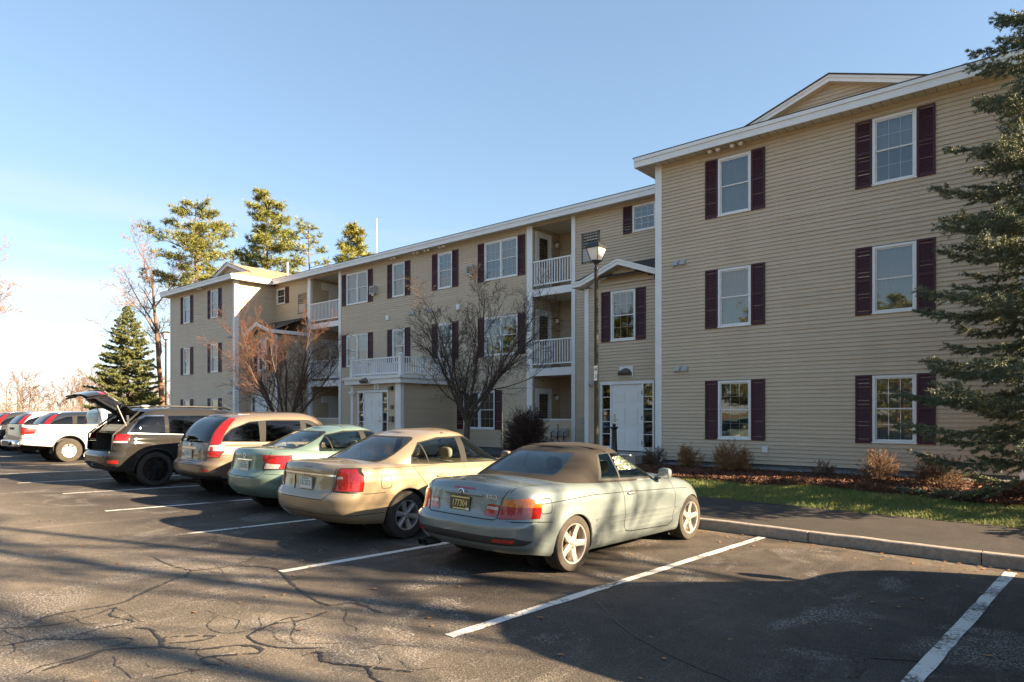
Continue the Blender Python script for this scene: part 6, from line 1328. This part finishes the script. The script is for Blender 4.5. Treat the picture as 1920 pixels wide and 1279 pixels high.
for lab, x, y, r_, h_ in (('dark low bush at the foot of the reddish ornamental tree', -26.2, 15.9, 1.2, 1.6), ('low bare bush between the ornamental tree and the left bay', -24.0, 16.4, .8, 1.0), ('evergreen-dark bush beside the centre entrance wall', -18.6, 17.4, .6, .8)):
    shrub(lab, (x, y, .36), r_, h_, 46, int(-x * 10), M['twig'], rt=.007)
def brush(A, B, n, ln, wd, rnd, spread=.9, fwd=.55):
    """needle triangles around twigs A->B"""
    k = len(A); t = rnd.random((k, n)); P = A[:, None] + (B - A)[:, None] * t[..., None]; d = (B - A) / np.maximum(np.linalg.norm(B - A, axis=1, keepdims=True), 1e-9)
    rv = rnd.normal(size=(k, n, 3)); rv -= (rv * d[:, None]).sum(-1, keepdims=True) * d[:, None]; rv /= np.maximum(np.linalg.norm(rv, axis=-1, keepdims=True), 1e-9)
    dr = rv * spread + d[:, None] * fwd; dr /= np.linalg.norm(dr, axis=-1, keepdims=True); sd = np.cross(dr, rnd.normal(size=(k, n, 3))); sd /= np.maximum(np.linalg.norm(sd, axis=-1, keepdims=True), 1e-9)
    l_ = ln * (.7 + .6 * rnd.random((k, n, 1)))
    V = np.stack([P - sd * wd / 2, P + sd * wd / 2, P + dr * l_], 2).reshape(-1, 3)
    return V
def spruce(name, label, loc, H, Rb, seed, nb, nt, nn, ln, wd, mat_, top=.3, low=.4, group=None, zmin=.5):
    rnd = np.random.default_rng(seed); A = []; B = []; wood = [((0, 0, -.2), (0, 0, H * .5), .15 * H / 10, .09 * H / 10), ((0, 0, H * .5), (0, 0, H), .09 * H / 10, .012)]
    for i in range(nb):
        f = (i + rnd.random()) / nb; h = zmin + (H - zmin) * f ** .92; Lb = Rb * ((1 - (h / H)) ** .78 + .03) * rnd.uniform(.78, 1.15)
        if h < zmin + 1.2: Lb *= rnd.uniform(.5, 1.0)
        az = i * 2.39996 + rnd.normal(0, .3); o = np.array([math.cos(az), math.sin(az), 0]); el = .25 * (h / H) - .22 + rnd.normal(0, .06); side = np.array([-o[1], o[0], 0])
        ns = 9; pts = []
        for k in range(ns + 1):
            s = k / ns; pts.append(np.array([0, 0, h]) + o * Lb * s + np.array([0, 0, Lb * (el * s - .10 * s * (1 - s) * 2 + .10 * s ** 3)]) + side * rnd.normal(0, .012) * Lb)
        for k in range(ns): wood.append((tuple(pts[k]), tuple(pts[k + 1]), .022 * (1 - k / ns) * Lb / 2 + .003, .022 * (1 - (k + 1) / ns) * Lb / 2 + .003))
        m_ = max(6, int(nt * Lb / Rb))
        for j in range(m_):
            s = .12 + .88 * ((j + rnd.random()) / m_) ** .8; k = min(int(s * ns), ns - 1); p = pts[k] + (pts[k + 1] - pts[k]) * (s * ns - k); fw = (pts[k + 1] - pts[k]); fw /= np.linalg.norm(fw)
            sg = 1 if j % 2 else -1; tl = (.16 + .34 * (1 - s)) * Lb * rnd.uniform(.5, 1.0) * .62 + .05
            d = fw * .75 + side * sg * rnd.uniform(.5, 1.0) + np.array([0, 0, rnd.uniform(-.34, .28)]); d /= np.linalg.norm(d); q = p + d * tl
            A.append(p); B.append(q)
            for _ in range(int(tl / .11)):
                s2 = rnd.uniform(.2, .95); p2 = p + d * tl * s2; d2 = d + side * rnd.normal(0, .8) + np.array([0, 0, rnd.normal(-.25, .35)]) + fw * .3; d2 /= np.linalg.norm(d2); A.append(p2); B.append(p2 + d2 * rnd.uniform(.06, .16))
        A.append(pts[-2]); B.append(pts[-1] + (pts[-1] - pts[-2]) * .3)
    for k in range(6): h = H * (1 - .03 * k); A.append(np.array([0, 0, h - .25])); B.append(np.array([0, 0, h + .05]))
    A = np.array(A); B = np.array(B); V = brush(A, B, nn, ln, wd, rnd)
    root = empty(name, loc); link('trunk', seg_mesh('trunk', wood, M['needledead'], 4), root)
    link('crown', fast_mesh('crown', V, np.arange(len(V)).reshape(-1, 3), mat_), root)
    return tag(root, label, 'tree', group)
spruce('spruce_tree', 'large blue green spruce in front of the right wing, at the right edge', (-.22, 14.5, .2), 12.4, 2.6, 3, 320, 62, 34, .046, .0130, M['needle'], zmin=.5)
spruce('spruce_tree', 'dense spruce left of the building, half of it sunlit', (-57.5, 20.6, .2), 10.1, 3.4, 8, 190, 40, 16, .13, .05, M['needlewarm'], zmin=.2)
def pine(name, label, loc, H, Rb, seed, nb, crown0, dens=1.0, group='tall pines behind the roof', tri=.30, cone=False):
    rnd = np.random.default_rng(seed); wood = []; z = 0; p = np.array([0., 0., -.3]); n = 10
    tr = [np.array([0, 0, -.3]) + np.array([rnd.normal(0, .006) * H * k / n, rnd.normal(0, .006) * H * k / n, H * k / n]) for k in range(n + 1)]
    for k in range(n): wood.append((tuple(tr[k]), tuple(tr[k + 1]), H * .0135 * (1 - k / n * .88), H * .0135 * (1 - (k + 1) / n * .88)))
    A = []; B = []
    for i in range(nb):
        f = (i + rnd.random()) / nb; h = H * (crown0 + (1 - crown0) * f); Lb = Rb * (.35 + .65 * math.sin(math.pi * min(1, (1 - f) * .95 + .08)) ** .8) * rnd.uniform(.45, 1.15) * (1 if f < .9 else .6)
        if cone: Lb = Rb * ((1 - f) ** .8 + .08) * rnd.uniform(.6, 1.15)
        az = i * 2.39996 + rnd.normal(0, .5)
        o = np.array([math.cos(az), math.sin(az), 0]); k = min(int(h / H * n), n - 1); b0 = tr[k] + (tr[k + 1] - tr[k]) * (h / H * n - k); el = rnd.uniform(.0, .38); pts = [b0 + o * Lb * s + np.array([0, 0, Lb * (el * s + .12 * s * s)]) + rnd.normal(0, .03, 3) * Lb * s for s in np.linspace(0, 1, 6)]
        for q in range(5): wood.append((tuple(pts[q]), tuple(pts[q + 1]), .03 * Lb * (1 - q / 5) / 2 + .01, .03 * Lb * (1 - (q + 1) / 5) / 2 + .01))
        for c in range(int((4 + Lb * 3.4) * dens)):
            s = .3 + .7 * rnd.random() ** .7; j = min(int(s * 5), 4); c0 = pts[j] + (pts[j + 1] - pts[j]) * (s * 5 - j) + rnd.normal(0, 1, 3) * np.array([.16, .16, .05]) * Lb * .8; c0[2] += .1
            for _ in range(7):
                d = rnd.normal(0, 1, 3) * np.array([1, 1, .45]) + np.array([0, 0, .35]) + o * .4; d /= np.linalg.norm(d); A.append(c0 + d * .05); B.append(c0 + d * rnd.uniform(.25, .55))
    A = np.array(A); B = np.array(B); V = brush(A, B, 9, tri, tri * .17, rnd, .75, .9)
    root = empty(name, loc); link('trunk', seg_mesh('trunk', wood, M['pinebark'], 5), root); link('crown', fast_mesh('crown', V, np.arange(len(V)).reshape(-1, 3), M['pineneedle']), root)
    return tag(root, label, 'tree', group)
pine('pine_tree', 'tallest spreading pine, leftmost behind the roof', (-66.5, 30, 0), 22.4, 4.8, 1, 50, .40, 1.15)
p2 = pine('pine_tree', 'full conical pine in the middle of the three behind the roof', (-53.5, 30, 0), 21.0, 4.0, 6, 58, .40, 1.15, cone=True)
pine('pine_tree', 'rightmost pine tip showing above the eave beside the mast', (-39.6, 29, 0), 15.2, 2.6, 4, 40, .45, 1.2, cone=True)
pine('pine_tree', 'thin sparse conifer between the middle and right pines', (-47.0, 30, 0), 17.2, 2.2, 12, 26, .45, .5)
OPEN = [(9, .05, .02, 9, .55, 42, .35), (6, .10, .03, 7, .55, 40, .2), (5, .13, .03, 6, .55, 40, .15), (4, .15, .02, 4, .6, 42, .1), (3, .16, .0, 0, 0, 0, 0)]
bare_tree('bare_tree', 'tall bare tree rising behind the spruce, left of the building', (-63.5, 25.5, 0), 14, 14.5, .30, OPEN, M['pinebark'], M['browntwig'], lean=(-.05, 0, 1), rmin=.012, split=2, group='bare trees beyond the car park')
bare_tree('bare_tree', 'bare tree cut by the left picture edge above the parked cars', (-56.0, 11.5, .2), 17, 10.2, .22, OPEN, M['bark'], M['browntwig'], lean=(.04, .0, 1), rmin=.010, split=2, group='bare trees beyond the car park')
# trees outside the picture that throw the long shadows and stand in the reflections
SPARSE = [(9, .04, .02, 8, .5, 45, .3), (6, .10, .03, 5, .5, 40, .2), (5, .13, .03, 4, .5, 40, .2), (4, .15, .0, 0, 0, 0, 0)]
bare_tree('bare_tree', 'bare tree on the lawn to the right of the car park', (15.0, 11.2, -.2), 22, 12.5, .26, SPARSE, M['bark'], M['twig'], rmin=.026, split=2, group='bare trees right of the car park')
bare_tree('bare_tree', 'second bare tree farther right on the lawn', (20.5, 10.6, -.2), 27, 13.5, .28, SPARSE, M['bark'], M['twig'], lean=(-.06, -.05, 1), rmin=.026, split=2, group='bare trees right of the car park')
bare_tree('bare_tree', 'third bare tree, nearest the car park on the right lawn', (11.0, 11.6, -.2), 41, 11.5, .24, SPARSE, M['bark'], M['twig'], lean=(.04, -.03, 1), rmin=.026, split=2, group='bare trees right of the car park')
for i, (x, y, s_) in enumerate(((-42, -16, .62), (-34, -20, .75), (-26, -15, .6), (-18, -19, .72), (-9.5, -16, .66), (-1, -21, .75), (8, -17, .6), (-52, -22, .8), (17, -22, .7), (-63, -18, .7), (-38, -24, .7), (-22, -25, .8), (-13.5, -24, .75), (-5, -25, .8), (3.5, -23, .7), (-30, -26, .8))):
    c = copy_tree(p2); c.location = (x, y, -4.2); c.scale = (s_ * 1.25, s_ * 1.25, s_); c.rotation_euler = (0, 0, i * 1.3)
    tag(c, 'pine across the car park behind the photographer', 'tree', 'pines across the car park')
# far wood: bare trees that read as one mass
def far_wood():
    rnd = random.Random(31); segs = []; P = [(5, .06, .02, 8, .5, 36, .25), (4, .10, .03, 5, .5, 36, .2), (3, .12, .0, 3, .5, 40, .2), (2, .1, 0, 0, 0, 0, 0)]
    for i in range(130):
        t = rnd.random(); x = -150 - 40 * rnd.random() ; y = -10 + 105 * t; h = rnd.uniform(5.5, 10.0) * (1.15 if rnd.random() < .15 else 1)
        s0 = len(segs); grow(rnd, (x, y, -.5), (rnd.uniform(-.1, .1), rnd.uniform(-.1, .1), 1), h, .10, 0, P, segs)
    segs = [(a, b, max(c, .035), max(d, .028)) for a, b, c, d, l in segs]
    return tag(link('far_wood', seg_mesh('far_wood', segs, M['fartwig'], 3)), 'distant brown bare wood along the horizon at the far left', 'wood', kind='stuff')
M['fartwig'] = mat('far_twigs', (0.17, 0.088, 0.045), .95, col2=(0.12, 0.072, 0.05), vscale=.06)
far_wood()
def far_brush():
    rnd = np.random.default_rng(5); n = 40000; x = -142 - 40 * rnd.random(n); y = -15 + 115 * rnd.random(n); z = rnd.random(n) ** 2 * 4.2 * (0.6 + .4 * np.sin(y * .35) * np.sin(x * .2 + y * .11)) - .3
    A = np.stack([x, y, z], 1); B = A + rnd.normal(0, .5, (n, 3)) + np.array([0, 0, .5]); V = brush(A, B, 2, .9, .05, rnd, .6, .8)
    return tag(link('undergrowth', fast_mesh('undergrowth', V, np.arange(len(V)).reshape(-1, 3), M['fartwig'])), 'brown undergrowth at the foot of the distant wood', 'undergrowth', kind='stuff')
far_brush()
# --- grass, bark chips, fallen leaves
def blades():
    rnd = np.random.default_rng(2); n = 95000; x = -16 + 18.5 * rnd.random(n) ** .8; y = 12.22 + rnd.random(n) * 2.9
    edge = np.array([lawn_edge(a) for a in np.linspace(-17, 4, 400)]); e = np.interp(x, np.linspace(-17, 4, 400), edge); keep = (y < e + rnd.normal(0, .06, n)); x, y = x[keep], y[keep]; n = len(x)
    z = np.array([bank_z(a, b) for a, b in zip(x, y)]); A = np.stack([x, y, z], 1); a = rnd.random(n) * 6.283; h = .03 + .045 * rnd.random(n) ** 1.5; le = rnd.normal(0, .03, (n, 2)); s = np.stack([np.cos(a), np.sin(a), np.zeros(n)], 1) * .0045
    V = np.stack([A - s, A + s, A + np.stack([le[:, 0], le[:, 1], h], 1)], 1).reshape(-1, 3)
    return tag(link('grass', fast_mesh('grass', V, np.arange(len(V)).reshape(-1, 3), M['grass'])), 'short green grass on the strip beside the walkway', 'grass', kind='stuff')
M['grass'] = mat('grass_blades', (0.11, 0.17, 0.028), .7, col2=(0.20, 0.19, 0.05), vscale=1.6)
blades()
def chips():
    rnd = np.random.default_rng(7); n = 26000; x = -16 + 17.5 * rnd.random(n); y0 = np.interp(x, np.linspace(-17, 4, 400), [lawn_edge(a) for a in np.linspace(-17, 4, 400)]); y = y0 - .05 + (16.7 - y0) * rnd.random(n) ** 1.15
    z = np.array([bank_z(a, b) for a, b in zip(x, y)]) + .055 + .02 * rnd.random(n); A = np.stack([x, y, z], 1); d = rnd.normal(size=(n, 3)) * np.array([1, 1, .5]); d /= np.linalg.norm(d, axis=1, keepdims=True); u = np.cross(d, rnd.normal(size=(n, 3))); u /= np.linalg.norm(u, axis=1, keepdims=True)
    l = (.015 + .04 * rnd.random((n, 1))); w_ = .006 + .010 * rnd.random((n, 1)); V = np.stack([A - d * l - u * w_, A + d * l - u * w_, A + d * l + u * w_, A - d * l + u * w_], 1).reshape(-1, 3)
    return tag(link('bark_chips', fast_mesh('bark_chips', V, np.arange(len(V)).reshape(-1, 4), M['chip'])), 'loose brown bark chips and needles over the planting bed', 'bark chips', kind='stuff')
M['chip'] = mat('bark_chip', (0.17, 0.070, 0.035), .9, col2=(0.06, 0.028, 0.018), vscale=25)
chips()
def pebbles():
    rnd = np.random.default_rng(9); n = 5200; x = -9.0 + 8.2 * rnd.random(n); y = 16.36 + .66 * rnd.random(n); z = np.array([bank_z(a, b) for a, b in zip(x, y)]) + .08 + .012 * np.sin(x * 5); r = .010 + .014 * rnd.random(n)
    O = np.array([[1, 0, 0], [0, 1, 0], [-1, 0, 0], [0, -1, 0], [0, 0, .8], [0, 0, -.8]]); Fo = np.array([[0, 1, 4], [1, 2, 4], [2, 3, 4], [3, 0, 4], [1, 0, 5], [2, 1, 5], [3, 2, 5], [0, 3, 5]])
    V = np.stack([x, y, z], 1)[:, None] + O[None] * (r[:, None] * (0.7 + .6 * rnd.random((n, 6))))[..., None]; F = (np.arange(n) * 6)[:, None, None] + Fo[None]
    return tag(link('pebbles', fast_mesh('pebbles', V.reshape(-1, 3), F.reshape(-1, 3), M['pebble'])), 'pale grey pebbles in the drip strip along the wall', 'pebbles', kind='stuff')
M['pebble'] = mat('pebble_stone', (0.30, 0.28, 0.27), .8, col2=(0.14, 0.135, 0.14), vscale=30)
pebbles()
M['leaf'] = mat('fallen_leaf', (0.34, 0.16, 0.045), .8, col2=(0.20, 0.11, 0.05), vscale=3)
rl2 = random.Random(14)
lm = MB(); lm.add([(0, -.035, 0), (.022, -.01, .008), (.014, .02, .004), (0, .04, .010), (-.014, .02, .004), (-.022, -.01, .009), (0, 0, 0)], [(6, 0, 1), (6, 1, 2), (6, 2, 3), (6, 3, 4), (6, 4, 5), (6, 5, 0)]); leaf_me = lm.mesh('fallen_leaf', M['leaf'])
def leaves():
    V = []; F = []; base = np.array(lm.v)
    for i in range(520):
        q = rl2.random()
        if q < .45: x, y = rl2.uniform(-14, 1), KERB_Y - abs(rl2.gauss(0, .35)) - .03; z = lot_z(x, y) + .008
        elif q < .7: x, y = rl2.uniform(-14, 0), rl2.uniform(12.2, 16); z = bank_z(x, y) + .06
        else: x, y = rl2.uniform(-12, 0), rl2.uniform(1.5, 9); z = lot_z(x, y) + .008
        a = rl2.uniform(0, 6.28); s = rl2.uniform(.4, 1.0); c_, s_ = math.cos(a), math.sin(a); n = len(V)
        V += [(x + (p[0] * c_ - p[1] * s_) * s, y + (p[0] * s_ + p[1] * c_) * s, z + p[2] * s) for p in base]; F += [tuple(k + n for k in f) for f in lm.f]
    me = fast_mesh('fallen_leaves', V, F, M['leaf']); return tag(link('fallen_leaves', me), 'small brown leaves scattered on asphalt, kerb and lawn', 'leaves', kind='stuff')
leaves()
# ---------------------------------------------------------------- lamps, bollard, mast, more vehicles
M['pole'] = mat('bronze_pole', (0.024, 0.021, 0.018), .38, var=.15, vscale=4)
def lamp_post(label, x, y, z, H):
    root = empty('street_lamp', (x, y, z))
    b = MB(); b.lathe([(.13, 0), (.13, .06), (.09, .12), (.065, .5), (.05, .62), (.046, .7), (.038, H - .50), (.046, H - .48), (.036, H - .44), (.024, H - .40), (.05, H - .37), (.07, H - .34), (.07, H - .32)], 18); b.build('pole', M['pole'], root, 35)
    h = H - .32; c = MB()
    for k in range(4):
        a, a2 = math.pi / 4 + k * math.pi / 2, math.pi / 4 + (k + 1) * math.pi / 2
        p = lambda ang, r, zz: (r * math.cos(ang), r * math.sin(ang), zz)
        c.tube([p(a, .105, h), p(a, .195, h + .235)], .008, 5)
        g = MB(); g.quad(p(a, .10, h + .005), p(a2, .10, h + .005), p(a2, .188, h + .23), p(a, .188, h + .23)); g.build('lantern_pane', M['lampglass'], root)
    c.build('lantern_frame', M['pole'], root)
    t = MB(); q = math.pi / 4
    for r0, z0, r1, z1 in ((.225, h + .235, .225, h + .252), (.225, h + .252, .15, h + .335), (.15, h + .335, .001, h + .34)):
        t.add([(r * math.cos(q + k * math.pi / 2), r * math.sin(q + k * math.pi / 2), zz) for r, zz in ((r0, z0), (r1, z1)) for k in range(4)], [(k, (k + 1) % 4, 4 + (k + 1) % 4, 4 + k) for k in range(4)])
    t.add([(.225 * math.cos(q + k * math.pi / 2), .225 * math.sin(q + k * math.pi / 2), h + .235) for k in range(4)], [(3, 2, 1, 0)]); t.build('lantern_roof', M['pole'], root)
    b = MB(); b.lathe([(.135, h - .012), (.135, h)], 4); b.build('lantern_base', M['pole'], root)
    return tag(root, label, 'street lamp', 'black lantern street lamps')
l1 = lamp_post('tall black lantern lamp before the right entrance', -7.17, 10.8, bank_z(-7.17, 10.8), 4.82)
tg = MB(); tg.box(-.030, .030, -.050, -.046, 2.22, 2.50); tg_ = tg.build('number_tag', M['white'], l1); tg_.rotation_euler = (0, 0, R(20))
for k, ch in enumerate('43'):
    t_ = link('tag_digit', text_mesh('tag_digit', ch, .11, M['black'], extrude=.001), tg_, (0, -.052, 2.43 - .13 * k)); t_.rotation_euler = (R(90), 0, 0)
lamp_post('lantern lamp beside the spruce at the left end of the building', -31.6, 12.9, .25, 5.25)
bo = empty('bollard', (-10.25, 16.35, .655))
b = MB(); b.lathe([(.135, 0), (.135, .03), (.10, .06), (.088, .10), (.070, .66), (.072, .70), (.10, .73), (.12, .755), (.10, .775), (.06, .78)], 16); b.build('post', M['black'], bo, 35); b = MB(); blob(b, (0, 0, .82), (.05, .05, .05), 2); b.build('ball_top', M['black'], bo, 'all')
tag(bo, 'short black cast bollard on the slab before the right entrance door', 'bollard')
ma = MB(); ma.lathe([(.05, 0), (.04, 6), (.025, 8.5)], 8); tag(ma.build('mast', M['white'], None, loc=(-35.2, 27.5, 6.0)), 'thin white mast above the eave beside the right pine', 'mast')
g2 = 'more cars at the far end of the row'
def repaint(root, m):
    for ch in root.children:
        for sl_ in ch.material_slots:
            if sl_.material == P_TAN: sl_.link = 'OBJECT'; sl_.material = m
    return root
place(repaint(copy_tree(cr1), P_BLACK), 'dark blue crossover with red pillar light behind the white pickup', 'car', -29.5, 9.55)
place(repaint(copy_tree(cr1), P_SILVER), 'silver crossover beyond the dark one at the left edge', 'car', -32.5, 9.5)
place(repaint(copy_tree(cr1), P_RED), 'dark grey crossover farthest left, cut by the picture edge', 'car', -35.6, 9.45)
v = copy_tree(cr1); place(v, 'tall bronze vehicle in the bay to the right of the empty one', 'car', 1.17, 7.40); v.scale = (1.13, 1.13, 1.16)
